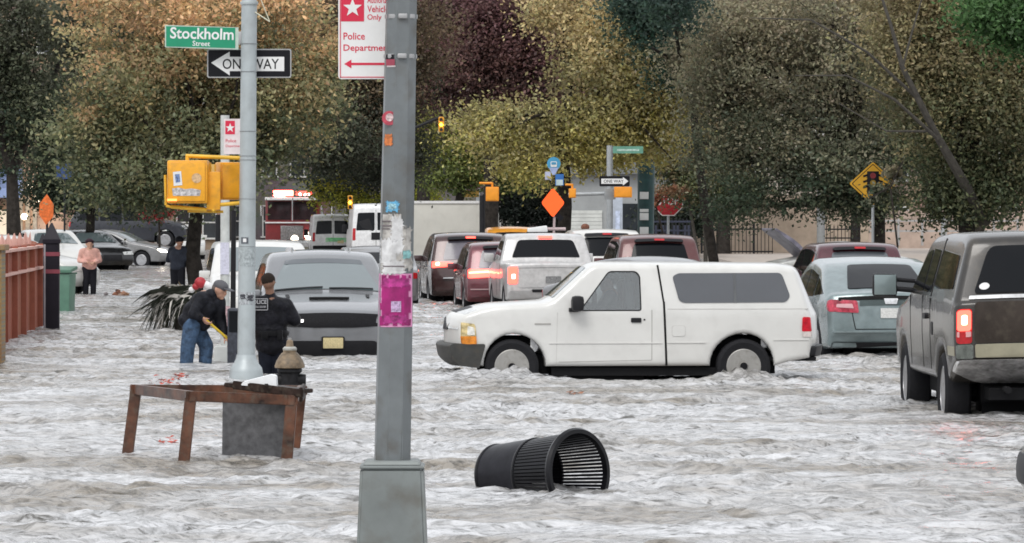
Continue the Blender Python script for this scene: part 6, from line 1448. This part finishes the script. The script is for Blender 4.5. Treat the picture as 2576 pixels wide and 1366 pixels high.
fp = [('cap_window', 'side', round_poly([(-2.55, 1.48, .05), (-2.42, 1.82, .06), (-1.05, 1.86, .05), (-1.05, 1.46, .05)]), K_GLASS, .010), ('cap_seam', 'side', line(-.92, 1.38, -.95, 1.98, .03), K_SEAM, .006),
      ('rear_door_window', 'side', round_poly([(-.82, 1.42, .05), (-.80, 1.86, .06), (-.20, 1.87, .05), (-.20, 1.42, .05)]), K_GLASS, .008), ('door_window', 'side', round_poly([(-.10, 1.42, .05), (-.10, 1.86, .05), (.28, 1.83, .08), (.92, 1.40, .05)]), K_GLASS, .008),
      ('windshield', 'front', round_poly([(-.85, 1.46, .05), (-.74, 1.88, .05), (.74, 1.88, .05), (.85, 1.46, .05)]), K_GLASS_L, .02),
      ('rear_window', 'rear', round_poly([(-.82, 1.43, .05), (-.74, 1.90, .10), (.74, 1.90, .10), (.82, 1.43, .05)]), K_GLASS, .016), ('window_frame', 'rear', rrect(-.86, 1.375, .86, 1.41, .01), K_CHROME, .012),
      ('tailgate', 'rear', rrect(-.80, .93, .80, 1.345, .04), BRN, .015), ('tailgate_stripe', 'rear', rrect(-.80, .78, .80, .92, .02), TAN, .016),
      ('tailgate_badge', 'rear', rrect(-.62, 1.10, -.30, 1.12, .004), M('dim_chrome_letters', (.3, .28, .26), .3, .8, var=.6, scale=60), .02),
      ('tail_lamp', 'rear2', rrect(.83, .93, .985, 1.28, .03), K_RED, .02), ('brake_light', 'rear2', rrect(.84, 1.06, .98, 1.27, .03), K_BRAKE, .028), ('brake_bulb', 'rear2', rrect(.88, 1.12, .94, 1.22, .02), K_BRAKE_HOT, .034), ('reverse_lamp', 'rear2', rrect(.84, 1.0, .98, 1.055, .01), M('pinkish_lens', (.65, .35, .35), .2), .026),
      ('rear_bumper', 'rear', round_poly([(-.99, .62, .03), (-.99, .76, .05), (.99, .76, .05), (.99, .62, .03), (.72, .50, .08), (-.72, .50, .08)]), M('scuffed_chrome', (.60, .59, .58), .25, .5, var=.4, scale=6, dirt=.4), .16),
      ('corner_trim', 'rear2', rrect(.82, .77, .99, .92, .02), M('green_chrome', (.22, .24, .22), .25, .8, var=.5), .02),
      ('door_seam', 'side', line(-.15, .6, -.15, 1.38, .012), K_SEAM, .003), ('door_seam', 'side', line(-.86, .6, -.88, 1.36, .012), K_SEAM, .003), ('door_seam', 'side', line(.98, .6, .98, 1.36, .012), K_SEAM, .003), ('door_handle', 'side', rrect(-.66, 1.14, -.46, 1.20, .02), K_TRIM, .03), ('fuel_door', 'side', rrect(-1.12, .98, -.98, 1.12, .03), K_TRIM, .006),
      ('side_stripe', 'side', rrect(-2.78, .80, -2.35, .9, .01), TAN, .004), ('head_lamp', 'front2', rrect(.55, .9, .97, 1.1, .03), K_CLEAR), ('grille', 'front', rrect(-.5, .75, .5, 1.1, .04), K_CHROME),
      ('window_sticker', 'rear', [(-.0 + .72 + .055 * math.cos(a), 1.50 + .035 * math.sin(a)) for a in [math.pi * 2 * t / 16 for t in range(16)]], WHITE, .022)]
cx0 = X(2396, d) + 1.0
yaw = R(90) + R(1.5)
rootF = mk('pickup_truck', 'dark grey pickup with cap and lit tail lamp, cut off by the right edge', 'pickup truck', SF, (cx0 - 2.88 * math.sin(yaw - R(90)) * -1 * -1, d + 2.88, -.2), yaw, PEW, parts=fp, wid=.27, step=.2)
bm = NB(); box(bm, (.95, 1.28, 1.44), (.10, .27, .25), bev=.04); cyl(bm, (.95, .95, 1.38), (.95, 1.2, 1.40), .03); cyl(bm, (.95, .95, 1.48), (.95, 1.2, 1.50), .025); ob('towing_mirror', bm, K_TRIM, rootF)
bm = NB(); box(bm, (.892, 1.28, 1.44), (.014, .235, .215), bev=.005); ob('mirror_glass', bm, M('mirror_sky_glass', (.22, .27, .27), .15, .3, var=.05), rootF)
bm = NB(); box(bm, (-2.2, 0, .40), (.9, 1.2, .12)); cyl(bm, (-1.75, -.8, .38), (-1.75, .8, .38), .09); cyl(bm, (-2.7, .45, .45), (-2.95, .45, .45), .035); box(bm, (0, 0, .40), (2.6, 1.5, .2)); ob('chassis', bm, K_DARK, rootF)
# sliver of a black car at the far right edge
d = dw(1290); S = sedan_shell(); tx = X(2567, d)
mk('black_car', 'black car of which only a sliver shows at the lower right edge', 'car', S, (tx + 2.29, d, -.2), R(180) - R(0), M('black_car_paint', (.012, .012, .013), .25, coat=.6), parts=sedan_parts(S), step=.3)

# ------------------------------------------------------------------ grey suv facing the camera
GREYP = M('silver_grey_paint', (.20, .205, .215), .24, .35, coat=.7, var=.05, scale=2, dirt=.1)
top = [(-2.4, .3, .03), (-2.5, .8, .1), (-2.48, 1.1, .1), (-2.2, 1.72, .15), (-1.6, 1.80, .4), (-.2, 1.82, .5), (.15, 1.77, .25), (1.02, 1.24, .12), (1.3, 1.19, .1), (2.05, 1.08, .3), (2.42, .98, .10), (2.50, .80, .05), (2.50, .5, .08), (2.38, .24, .04)]
SD = Shell(top, .24, .965, (-1.5, 1.52), .38, .46, 1.12, tum=.30, r=.08, bow=.16, plan=.08, crown=.05)
d = dw(893)
MESHD = M('dark_grille_mesh', (.008, .008, .010), .7, var=.5, scale=50, ior=1.3)
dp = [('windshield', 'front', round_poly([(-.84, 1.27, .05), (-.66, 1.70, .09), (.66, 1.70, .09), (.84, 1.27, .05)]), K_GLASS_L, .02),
      ('windshield_band', 'front', round_poly([(-.68, 1.635, .02), (-.66, 1.70, .05), (.66, 1.70, .05), (.68, 1.635, .02)]), K_GLASS_G, .024),
      ('wiper', 'front', line(-.78, 1.285, -.05, 1.30, .014), K_TRIM, .05), ('wiper', 'front', line(.05, 1.285, .72, 1.30, .014), K_TRIM, .05),
      ('hood_scoop', 'top', round_poly([(1.66, -.30, .03), (1.74, -.26, .03), (1.74, .26, .03), (1.66, .30, .03)]), K_SEAM, .03),
      ('hood_vent', 'top', round_poly([(1.25, -.62, .02), (1.5, -.6, .02), (1.5, -.56, .02), (1.25, -.56, .02)]), K_TRIM, .01), ('hood_vent', 'top', round_poly([(1.25, .62, .02), (1.5, .6, .02), (1.5, .56, .02), (1.25, .56, .02)]), K_TRIM, .01),
      ('grille', 'front', round_poly([(-.76, .78, .04), (-.80, .955, .03), (.80, .955, .03), (.76, .78, .04), (.3, .745, .05), (-.3, .745, .05)]), MESHD, .012),
      ('head_lamp', 'front2', round_poly([(.66, .82, .03), (.68, .925, .03), (.93, .935, .03), (.95, .84, .03)]), M('smoked_headlamp', (.16, .16, .17), .12, var=.6, scale=12), .018),
      ('lamp_ring', 'front2', round_poly([(.80, .84, .02), (.80, .915, .02), (.92, .92, .02), (.93, .85, .02)]), K_CLEAR, .024),
      ('lower_grille', 'front', round_poly([(-.74, .34, .05), (-.70, .56, .08), (.70, .56, .08), (.74, .34, .05)]), K_TRIM, .01), ('fog_lamp_recess', 'front2', round_poly([(.78, .40, .02), (.80, .52, .02), (.90, .54, .02), (.90, .42, .02)]), K_TRIM, .01),
      ('splitter', 'front', rrect(-.92, .285, .92, .31, .01), M('splitter_grey', (.25, .25, .26), .4), .06),
      ('plate_holder', 'front', rrect(-.18, .44, .18, .62, .02), K_TRIM, .03), ('licence_plate', 'front', rrect(-.155, .455, .155, .605, .01), K_PLATE, .04),
      ('window', 'side', round_poly([(-.1, 1.16, .04), (-.1, 1.66, .05), (.12, 1.64, .08), (.78, 1.2, .05)]), K_GLASS), ('window', 'side', round_poly([(-1.1, 1.18, .04), (-1.1, 1.67, .05), (-.2, 1.67, .05), (-.2, 1.16, .04)]), K_GLASS), ('window', 'side', round_poly([(-2.1, 1.22, .04), (-1.9, 1.6, .05), (-1.2, 1.66, .05), (-1.2, 1.2, .04)]), K_GLASS),
      ('mirror', 'box2', ((.75, 1.08, 1.24), (.14, .22, .15)), GREYP), ('roof_rail', 'top', rrect(-1.5, .52, -.2, .56, .01), K_CHROME, .05), ('roof_rail', 'top', rrect(-1.5, -.56, -.2, -.52, .01), K_CHROME, .05),
      ('sunroof', 'top', rrect(-.75, -.45, -.3, .45, .05), M('sunroof_glass', (.18, .19, .19), .1), .012), ('door_seam', 'side', line(-.15, .35, -.15, 1.14), K_SEAM, .002), ('door_seam', 'side', line(.85, .4, .85, 1.14), K_SEAM, .002), ('tail_lamp', 'rear2', rrect(.5, .9, .95, 1.05, .03), K_RED),
      ('badge', 'front', rrect(-.62, .83, -.45, .87, .01), K_CHROME, .02)]
xc = X(812, d + 2.4); mk('parked_suv', 'silver grey suv with hood scoop and yellow plate facing the camera', 'suv', SD, (xc - .02, d + 2.45, -.36), DOWN, GREYP, parts=dp, step=.16)

# ------------------------------------------------------------------ queue of cars seen from behind
def rear_at(u, v_w, half_len, yaw_): # centre position so that the rear bumper centre projects at u
    d_ = dw(v_w); return (X(u, d_) + half_len * math.cos(yaw_), d_ + half_len * math.sin(yaw_))
DB = M('dark_brown_suv_paint', (.055, .026, .026), .25, .3, coat=.7, dirt=.2); MR = M('maroon_suv_paint', (.13, .03, .04), .25, .3, coat=.7, dirt=.2)
S = suv_shell(4.75, 1.74, .95); a = rear_at(1186, 756, 2.35, STREET)
lamp1 = round_poly([(.42, .98, .02), (.44, 1.06, .02), (.94, 1.12, .03), (.94, .97, .03)])
pz = suv_parts(S, 1.01, 1.01, DB, lamp=lamp1) + [('brake_bulb', 'rear2', rrect(.76, 1.02, .86, 1.09, .03), K_BRAKE_HOT, .034), ('chrome_strip', 'rear', rrect(-.7, .70, .7, .73, .005), K_CHROME, .07), ('hatch_badge', 'rear', rrect(-.06, .98, .06, 1.05, .02), K_CHROME, .02), ('wiper', 'rear', line(-.05, 1.15, -.45, 1.2, .02), K_TRIM, .03)]
r_ = mk('dark_suv', 'dark brown suv with glowing brake lights, leftmost of the waiting queue', 'suv', S, (*a, -.2), STREET, DB, parts=pz, wid=.24)
for c in r_.children:
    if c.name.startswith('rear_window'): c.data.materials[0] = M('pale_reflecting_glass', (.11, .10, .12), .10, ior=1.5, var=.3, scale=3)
S = suv_shell(4.5, 1.58, .90, R_=.34); a = rear_at(1277, 772, 2.25, STREET)
pz = suv_parts(S, .957, .92, MR, lamp=round_poly([(.34, .83, .02), (.36, 1.0, .03), (.88, 1.03, .04), (.88, .82, .03)])) + [('tail_lamp_bar', 'rear2', rrect(.42, .93, .86, .965, .01), M('orange_bar_lit', (1, .5, .2), .3, emit=3.5, ecol=(1, .45, .2)), .034), ('badge_oval', 'rear', rrect(-.12, .98, .12, 1.07, .04), K_TRIM, .02), ('pale_strip', 'rear', rrect(-.85, .56, .85, .585, .005), M('pinkish_chrome', (.5, .35, .36), .3, .5), .07)]
r_ = mk('maroon_suv', 'maroon suv with wide glowing brake lights between the dark suv and the silver pickup', 'suv', S, (*a, -.2), STREET, MR, parts=pz, wid=.22)
for c in r_.children:
    if c.name.startswith('rear_window'): c.data.materials[0] = MATS['pale_reflecting_glass']
# silver pickup
SILV = M('silver_white_paint', (.52, .51, .50), .28, .25, coat=.5, dirt=.15)
top = [(-2.6, .45, .03), (-2.68, .6, .03), (-2.70, 1.16, .03), (-2.66, 1.19, .02), (-1.02, 1.19, .02), (-.98, 1.24, .02), (-.78, 1.72, .10), (-.3, 1.78, .3), (.35, 1.74, .3), (1.15, 1.2, .12), (2.3, 1.08, .3), (2.62, .85, .1), (2.64, .5, .05), (2.5, .42, .03)]
SP = Shell(top, .42, .94, (-1.6, 1.6), .38, .46, 1.16, tum=.26, r=.06, bow=.05, plan=.03, crown=.02)
pz = [('rear_window', 'rear', round_poly([(-.72, 1.29, .04), (-.64, 1.64, .08), (.64, 1.64, .08), (.72, 1.29, .04)]), K_GLASS, .012), ('brake_light', 'rear', rrect(-.16, 1.67, .16, 1.715, .01), K_BRAKE, .03),
      ('window', 'side', round_poly([(-.72, 1.24, .04), (-.66, 1.62, .06), (-.05, 1.64, .04), (-.05, 1.24, .04)]), K_GLASS), ('window', 'side', round_poly([(.03, 1.24, .04), (.03, 1.64, .04), (.3, 1.6, .08), (.9, 1.22, .04)]), K_GLASS), ('windshield', 'front', round_poly([(-.8, 1.26, .05), (-.7, 1.66, .05), (.7, 1.66, .05), (.8, 1.26, .05)]), K_GLASS_L),
      ('tail_lamp', 'rear2', rrect(.74, .78, .93, 1.12, .03), K_BRAKE, .02), ('lamp_lens', 'rear2', rrect(.78, .88, .86, .98, .02), M('lens_pale_lit', (.9, .75, .75), .2, emit=1.6, ecol=(1, .7, .7)), .03),
      ('tailgate_edge', 'rear', rrect(-.72, 1.10, .72, 1.14, .01), SILV, .02), ('tailgate', 'rear', rrect(-.72, .70, .72, 1.08, .03), SILV, .012), ('licence_plate', 'rear', rrect(-.16, .78, .16, .92, .01), M('dim_plate', (.2, .2, .2), .5, var=.4, scale=50), .02),
      ('rear_bumper', 'rear', rrect(-.93, .46, .93, .64, .04), M('silver_bumper', (.5, .5, .5), .35, .4), .12), ('bumper_step', 'rear', rrect(-.45, .60, .45, .66, .02), K_TRIM, .13), ('bed_seam', 'side', line(-.94, .6, -.94, 1.16, .012), K_SEAM, .003), ('door_seam', 'side', line(0, .5, 0, 1.2), K_SEAM, .003), ('head_lamp', 'front2', rrect(.5, .8, .9, .95, .03), K_CLEAR), ('mirror', 'box2', ((.85, 1.06, 1.28), (.12, .2, .18)), SILV)]
a = rear_at(1392, 786, 2.68, STREET)
mk('silver_pickup', 'silver pickup with a black rear window and lit brake lights mid queue', 'pickup truck', SP, (*a, -.2), STREET, SILV, parts=pz, wid=.25)
# white object (foam box) on the cab roof of the taxi: taxi behind
TAX = M('taxi_yellow', (.78, .33, .03), .3, coat=.5)
S = sedan_shell(4.6, 1.75); a = rear_at(1296, 700, 2.3, STREET); mk('yellow_taxi', 'yellow taxi of which the roof shows behind the maroon suv', 'taxi', S, (*a, -.2), STREET, TAX, parts=sedan_parts(S, 1, 1.2, TAX))
a = P(1345, 602, 97.5); rt = thing('roof_box', 'small white box on the cab roof of the silver pickup', 'box', (X(1352, 99), a.y + 1.5, 1.56)); bm = NB(); box(bm, (0, 0, .06), (.42, .5, .14), rot=(0, R(-8), 0), bev=.03); ob('box', bm, WHITE, rt); bm = NB(); box(bm, (0, 0, .01), (.46, .52, .03)); ob('base', bm, K_TRIM, rt)
# silver grey hatchback behind the pickup's windshield, facing left
SGR = M('mid_grey_car_paint', (.22, .22, .225), .28, .35, coat=.5)
S = sedan_shell(4.4, 1.48, .88); dd = 80; mk('grey_hatchback', 'dark grey car seen just over the hood and windshield of the white pickup', 'car', S, (X(1662, dd), dd, -.2), DOWN + R(35), SGR, parts=sedan_parts(S, .957, 1.02, SGR))
# pale suv and red suv behind
a = rear_at(1530, 750, 2.35, STREET); S = suv_shell(4.7, 1.80, .95); mk('white_suv', 'white suv with a dark rear window right of the silver pickup', 'suv', S, (*a, -.2), STREET, WPAINT, parts=suv_parts(S, 1, 1.05, WPAINT, lit=False))
RS = M('dusty_red_paint', (.10, .03, .03), .3, .2, coat=.5, dirt=.2)
a = rear_at(1662, 768, 2.35, STREET); S = suv_shell(4.7, 1.72, .96); r_ = mk('red_suv', 'dusty red suv with a wide dark rear window above the white pickup roof', 'suv', S, (*a, -.2), STREET, RS, parts=suv_parts(S, 1, 1, RS, lit=False))
# grey car left of the dark suv, mostly behind the near pole
a = rear_at(955, 764, 2.3, STREET); S = sedan_shell(4.6, 1.46); mk('grey_car', 'grey car mostly hidden behind the near light pole', 'car', S, (*a, -.2), STREET, SGR, parts=sedan_parts(S, 1, 1, SGR, lit=False))
# car with raised hood
dd = 142; S = sedan_shell(4.5, 1.42, .88); PALE = M('pale_silver_paint', (.55, .55, .52), .3, .2, coat=.5)
r_ = mk('stalled_car', 'pale silver car standing with its dark hood raised in front of the iron fence', 'car', S, (X(2095, dd), dd, -.30), R(180 + 14), PALE, parts=sedan_parts(S, .98, .98, PALE))
bm = NB(); poly_prism(bm, round_poly([(.95, 1.0, .02), (1.35, 1.42, .2), (1.98, 1.80, .02), (1.99, 1.74, .02), (1.45, 1.34, .2), (1.0, .95, .02)]), lambda a, b: (a, -.72, b), lambda a, b: (a, .72, b)); ob('raised_hood', bm, M('hood_violet_grey', (.20, .19, .24), .35, var=.4, scale=3), r_)
# maroon suv rear at right
a = rear_at(2150, 790, 2.35, R(90) + R(1)); S = suv_shell(4.7, 1.66, .95, rake=.45); MR2 = M('dark_wine_paint', (.07, .012, .02), .25, .2, coat=.7)
r_ = mk('wine_red_suv', 'dark wine red hatchback suv behind the teal grey crossover', 'suv', S, (*a, -.25), R(90) + R(5), MR2, parts=suv_parts(S, 1, .965, MR2, lit=False, lamp=round_poly([(.5, .93, .02), (.52, 1.06, .03), (.94, 1.1, .04), (.94, .92, .03)])) + [('rear_fascia_trim', 'rear', rrect(-.5, 1.0, .5, 1.04, .01), K_CHROME, .02)])
for c in r_.children:
    if c.name.startswith('rear_window'): c.data.materials[0] = K_GLASS_G
# teal grey crossover
TEAL = M('teal_grey_paint', (.20, .25, .255), .25, .35, coat=.6, dirt=.1)
top = [(-2.32, .35, .03), (-2.44, .55, .05), (-2.42, 1.02, .04), (-2.36, 1.14, .03), (-2.2, 1.17, .03), (-1.2, 1.56, .25), (-.2, 1.65, .5), (.4, 1.60, .3), (1.25, 1.12, .12), (2.15, .98, .3), (2.48, .75, .12), (2.5, .4, .08), (2.35, .3, .03)]
SC = Shell(top, .32, .95, (-1.42, 1.42), .36, .43, 1.08, tum=.34, r=.08, bow=.14, plan=.08, crown=.04)
pz = [('rear_window', 'top', round_poly([(-2.12, -.62, .06), (-1.25, -.54, .08), (-1.25, .54, .08), (-2.12, .62, .06)]), K_GLASS, .012), ('quarter_window', 'side', round_poly([(-2.0, 1.16, .02), (-1.4, 1.36, .06), (-1.2, 1.38, .02), (-1.25, 1.12, .02)]), K_GLASS),
      ('window', 'side', round_poly([(-1.15, 1.11, .03), (-1.12, 1.42, .05), (-.3, 1.5, .04), (-.3, 1.1, .04)]), K_GLASS), ('window', 'side', round_poly([(-.22, 1.1, .03), (-.22, 1.5, .05), (.3, 1.45, .1), (.95, 1.1, .04)]), K_GLASS),
      ('windshield', 'front', round_poly([(-.78, 1.18, .05), (-.64, 1.52, .05), (.64, 1.52, .05), (.78, 1.18, .05)]), K_GLASS_L), ('tail_lamp', 'rear2', round_poly([(.50, .86, .02), (.52, 1.04, .03), (.95, 1.08, .05), (.95, .90, .03)]), M('tail_lamp_pink', (.45, .05, .08), .15, var=.6, scale=9), .02), ('lamp_reflector', 'rear2', round_poly([(.58, .93, .01), (.60, 1.0, .02), (.84, 1.01, .02), (.84, .96, .01)]), M('pink_reflector', (.62, .36, .38), .2), .03),
      ('trunk_lip', 'rear', rrect(-.80, 1.05, .80, 1.10, .01), K_SEAM, .02), ('trunk_band', 'rear', rrect(-.48, .96, .48, 1.04, .01), M('dark_teal_glass', (.05, .07, .07), .1), .01), ('hatch_badge', 'rear', round_poly([(-.09, .98, .01), (-.11, 1.06, .01), (.11, 1.06, .01), (.09, .98, .01)]), K_CHROME, .03), ('licence_plate', 'rear', rrect(-.16, .78, .16, .92, .01), K_PLATE_W, .02),
      ('hatch_seam', 'rear2', line(.55, .62, .60, .88, .012), K_SEAM, .004), ('hatch_seam', 'rear', line(-.55, .62, .55, .62, .012), K_SEAM, .004), ('bumper_ledge', 'rear', rrect(-.9, .575, .9, .60, .01), TEAL, .07), ('lower_bumper', 'rear', rrect(-.9, .33, .9, .43, .03), K_TRIM, .02), ('head_lamp', 'front2', rrect(.5, .7, .92, .82, .03), K_CLEAR), ('mirror', 'box2', ((.85, 1.04, 1.15), (.1, .2, .14)), TEAL), ('door_handle', 'box2', ((-.5, .96, 1.0), (.18, .03, .03)), TEAL), ('door_seam', 'side', line(-1.2, .8, -1.2, 1.1), K_SEAM, .002), ('door_seam', 'side', line(-.26, .4, -.26, 1.1), K_SEAM, .002)]
d = dw(888); a = (X(2238, d), d + 2.45)
mk('teal_crossover', 'teal grey sloping-back crossover between the white pickup and the dark pickup', 'car', SC, (a[0] - .17, a[1], -.28), STREET, TEAL, parts=pz, step=.18)
# ------------------------------------------------------------------ left and far vehicles
SLV = M('silver_sedan_paint', (.22, .22, .22), .28, .35, coat=.5)
S = sedan_shell(4.7, 1.45, .9); dd = 176; r_ = mk('silver_sedan', 'silver sedan with its headlights on crossing beyond the pink jacket person', 'car', S, (X(285, dd), dd, -.12), R(-17), SLV, parts=sedan_parts(S, 1.02, 1, SLV, head=K_HEAD))
S = sedan_shell(4.5, 1.5, .9); mk('black_sedan', 'black sedan with lamps off just behind the pink jacket person', 'car', S, (X(215, 165), 165, -.12), R(-60), M('black_car_paint', (.012, .012, .013), .25, coat=.6), parts=sedan_parts(S, .98, 1.03))
S = suv_shell(5.0, 1.85, .95); mk('black_suv', 'black suv with a pale roof behind the silver sedan', 'suv', S, (X(325, 196), 196, .45), R(0), M('blue_black_paint', (.02, .022, .03), .3, coat=.5), parts=suv_parts(S, 1.06, 1.07, None, lit=False))
for (u, v, dd, rz, lab, sz) in ((20, 600, 118, R(-20), 'white car parked behind the rust brick wall at the left edge', 1.), (122, 600, 150, R(-70), 'small white car showing between the dark pillar and the black sedan', .95), (452, 600, 200, R(-80), 'white car behind the officer by the tree', 1.)):
    S = sedan_shell(4.5 * sz, 1.55, .9); mk('white_car', lab, 'car', S, (X(u, dd), dd, -.1), rz, WPAINT, parts=sedan_parts(S, .98 * sz, 1.07, WPAINT))
S = suv_shell(4.8, 1.75, .95); dd = 84; mk('white_minivan', 'white minivan with a pale blue windshield parked behind the grey suv', 'van', S, (X(635, dd), dd + 2.3, -.25), DOWN, WPAINT, parts=suv_parts(S, 1.02, 1.02, WPAINT, lit=False))
# generic van seen from the rear
VW = M('van_white_paint', (.70, .70, .70), .35, coat=.3, dirt=.12)
def van(label, u, vw_, L, Ht, W, yaw_, paint, extra=(), name='white_van', hub=0):
    top = [(-L / 2 + .06, .4, .03), (-L / 2, .55, .05), (-L / 2, Ht * .5, .05), (-L / 2 + .12, Ht - .1, .12), (-L / 2 + .5, Ht, .2), (L / 2 - 1.9, Ht - .02, .4), (L / 2 - .95, Ht * .56, .15), (L / 2 - .15, Ht * .46, .2), (L / 2, .75, .1), (L / 2 - .1, .4, .03)]
    S = Shell(top, .4, W, (-L / 2 + 1.1, L / 2 - .95), .36, .43, Ht * .5, tum=.08, r=.08, bow=.08, plan=.03, crown=.03)
    P_ = [('rear_window', 'rear2', round_poly([(.06, Ht * .56, .04), (.06, Ht * .85, .04), (W * .80, Ht * .85, .06), (W * .84, Ht * .56, .06)]), K_GLASS, .01), ('tail_lamp', 'rear2', rrect(W * .86, Ht * .40, W * .98, Ht * .60, .02), K_RED, .012), ('rear_bumper', 'rear', rrect(-W * .97, .42, W * .97, .62, .04), K_TRIM, .08), ('door_seam', 'rear', line(0, .62, 0, Ht * .9, .015), K_SEAM, .004), ('licence_plate', 'rear', rrect(-.5, .72, -.2, .86, .01), K_PLATE, .015),
          ('window', 'side', round_poly([(L / 2 - 2.1, Ht * .58, .04), (L / 2 - 2.0, Ht * .86, .06), (L / 2 - 1.75, Ht * .86, .06), (L / 2 - 1.2, Ht * .58, .04)]), K_GLASS), ('windshield', 'front', round_poly([(-W * .8, Ht * .62, .05), (-W * .75, Ht * .88, .05), (W * .75, Ht * .88, .05), (W * .8, Ht * .62, .05)]), K_GLASS_L, .02), ('head_lamp', 'front2', rrect(W * .6, .75, W * .95, .95, .03), K_CLEAR), ('mirror', 'box2', ((L / 2 - 1.2, W + .12, Ht * .6), (.1, .2, .3)), K_TRIM)] + list(extra)
    global v1_S; v1_S = S; a = rear_at(u, vw_, L / 2, yaw_); return mk(name, label, 'van', S, (*a, -.2), yaw_, paint, parts=P_, wid=.22, step=.3)
GRN = M('green_lettering', (.10, .55, .18), .5, var=.3, scale=12)
LM = M('lime_cab_panel', (.35, .62, .38), .5, var=.3, scale=8)
v1 = van('white van with green lettering panel on its rear doors beside the fire engine', 838, 641, 5.0, 2.05, .98, STREET, VW, extra=[('green_panel', 'rear', rrect(-.75, .78, .35, .98, .02), LM, .014)])
for j_, zz_ in enumerate((.93, .86)): ob('green_smudge', v1_S.end(rrect(-.48 + .1 * j_, zz_ - .02, .22, zz_ + .02, .01), False, .018), GRN, v1)
v2 = van('white van with a dark rear band and red lamp just left of the near pole', 946, 652, 5.4, 2.5, 1.02, STREET, VW, extra=[('dark_band', 'rear', rrect(-.8, 1.0, .2, 1.3, .02), K_TRIM, .02), ('black_blotch', 'rear', round_poly([(.1, 1.35, .05), (.3, 1.9, .1), (.8, 1.75, .1), (.6, 1.5, .05)]), K_TRIM, .014)])
# white box truck
d = 150; k = d / F; ang = R(3)
rt = thing('box_truck', 'long white box truck body standing crossways right of the near pole', 'truck', (X(1120, d), d, -.2), ang)
zt_, zb2 = Z(507, d) + .2, Z(606, d) + .2; w_ = 180 * k
bm = NB(); box(bm, (0, 1.2, (zt_ + .7) / 2), (w_, 2.3, zt_ - .7), bev=.03); ob('cargo_box', bm, M('cream_box_panel', (.56, .55, .50), .5, var=.06, scale=1.5, dirt=.08), rt)
bm = NB(); box(bm, (0, .04, zt_ - .02), (w_ + .02, .06, .08)); box(bm, (0, .04, .74), (w_ + .02, .06, .1)); box(bm, (w_ / 2, .04, (zt_ + .7) / 2), (.08, .06, zt_ - .7)); box(bm, (-w_ / 2, .04, (zt_ + .7) / 2), (.08, .06, zt_ - .7)); ob('box_edge', bm, WHITE, rt, smooth=False)
bm = NB(); box(bm, (w_ / 2 + .3, 1.2, zt_ * .48), (.55, 2.0, zt_ * .8), bev=.08); ob('cab', bm, M('cream_box_panel', (.56, .55, .50), .5), rt)
bm = NB(); box(bm, (w_ / 2 + .3, .19, zt_ * .62), (.36, .03, .5), bev=.01); ob('cab_window', bm, K_GLASS, rt)
for x in (-w_ * .35, w_ * .3): wheel(rt, x, .25, .42, .42, .28, -1, K_STEEL, 'steel')
bm = NB(); box(bm, (0, 1.2, .55), (w_ * .95, 1.2, .25)); ob('chassis', bm, K_DARK, rt, smooth=False)
# row of windows of a bus above it
# fire engine
d = 228; k = d / F; FR = M('fire_red_paint', (.20, .022, .025), .3, coat=.6, dirt=.1)
rt = thing('fire_engine', 'red and white fire engine with flashing red lights facing the camera', 'fire engine', (X(735, d), d, -.2), R(-4)); zt_ = Z(500, d) + .2; w_ = 130 * k * 1.05
z_ = lambda v: Z(v, d) + .2
bm = NB(); box(bm, (0, 2.5, (zt_ + .5) / 2), (w_, 5, zt_ - .5), bev=.08); ob('body', bm, FR, rt)
bm = NB(); box(bm, (0, -.1, z_(500)), (w_ * .98, .5, .14), bev=.03); box(bm, (0, -.04, z_(560)), (w_ * 1.0, .1, .06)); ob('white_trim', bm, WHITE, rt)
bm = NB()
for sg in (-1, 1): box(bm, (sg * w_ * .235, -.03, z_(530)), (w_ * .43, .05, 46 * k), bev=.02)
ob('windshield', bm, M('engine_glass', (.025, .012, .014), .15, ior=1.4, var=.5, scale=2), rt)
bm = NB(); box(bm, (0, -.05, z_(585)), (w_ * .42, .1, 34 * k), bev=.02); ob('grille', bm, M('engine_grille', (.35, .34, .34), .3, .8, var=.6, scale=20), rt)
bm = NB(); box(bm, (0, -.2, z_(612)), (w_ * 1.02, .5, 18 * k), bev=.04); ob('bumper', bm, K_CHROME, rt)
for u in (-30, -4): 
    pass
for x, z in ((7, 601), (41, 592)): bm = NB(); sph(bm, (x * k, -.12, z_(z)), 9 * k, 16, (1, .4, 1)); ob('head_lamp', bm, K_HEAD, rt)
bm = NB(); box(bm, (-22 * k, -.1, z_(486)), (50 * k, .35, 14 * k), bev=.05); ob('light_bar', bm, M('beacon_lit_red', (1, .15, .1), .3, emit=14, ecol=(1, .09, .06)), rt)
bm = NB(); box(bm, (-30 * k, -.3, z_(490)), (26 * k, .08, 7 * k), bev=.02); ob('beacon_flash', bm, M('beacon_lit_white', (1, .8, .7), .3, emit=25, ecol=(1, .62, .5)), rt)
bm = NB(); box(bm, (30 * k, -.1, z_(486)), (40 * k, .35, 10 * k), bev=.04); ob('light_bar', bm, M('beacon_dim_red', (.9, .05, .05), .3, emit=2.5, ecol=(1, .08, .06)), rt)
for x in (22, 34, 44): bm = NB(); sph(bm, (x * k, -.3, z_(489)), 3.5 * k, 10); ob('beacon_flash', bm, M('beacon_lit_pink', (1, .6, .6), .3, emit=9, ecol=(1, .5, .45)), rt)
for sg in (-1, 1):
    wq = wheel(rt, sg * w_ * .4, 1.0, .5, .5, .3, sg); wq.rotation_euler = (0, 0, R(90))
bm = NB(); cyl(bm, (w_ * .02, -.35, z_(555)), (w_ * .02, -.35, z_(498)), .03); box(bm, (-w_ * .56, -.1, z_(530)), (.12, .2, .5), bev=.03); box(bm, (w_ * .56, -.1, z_(530)), (.12, .2, .5), bev=.03); ob('mirror', bm, K_CHROME, rt)
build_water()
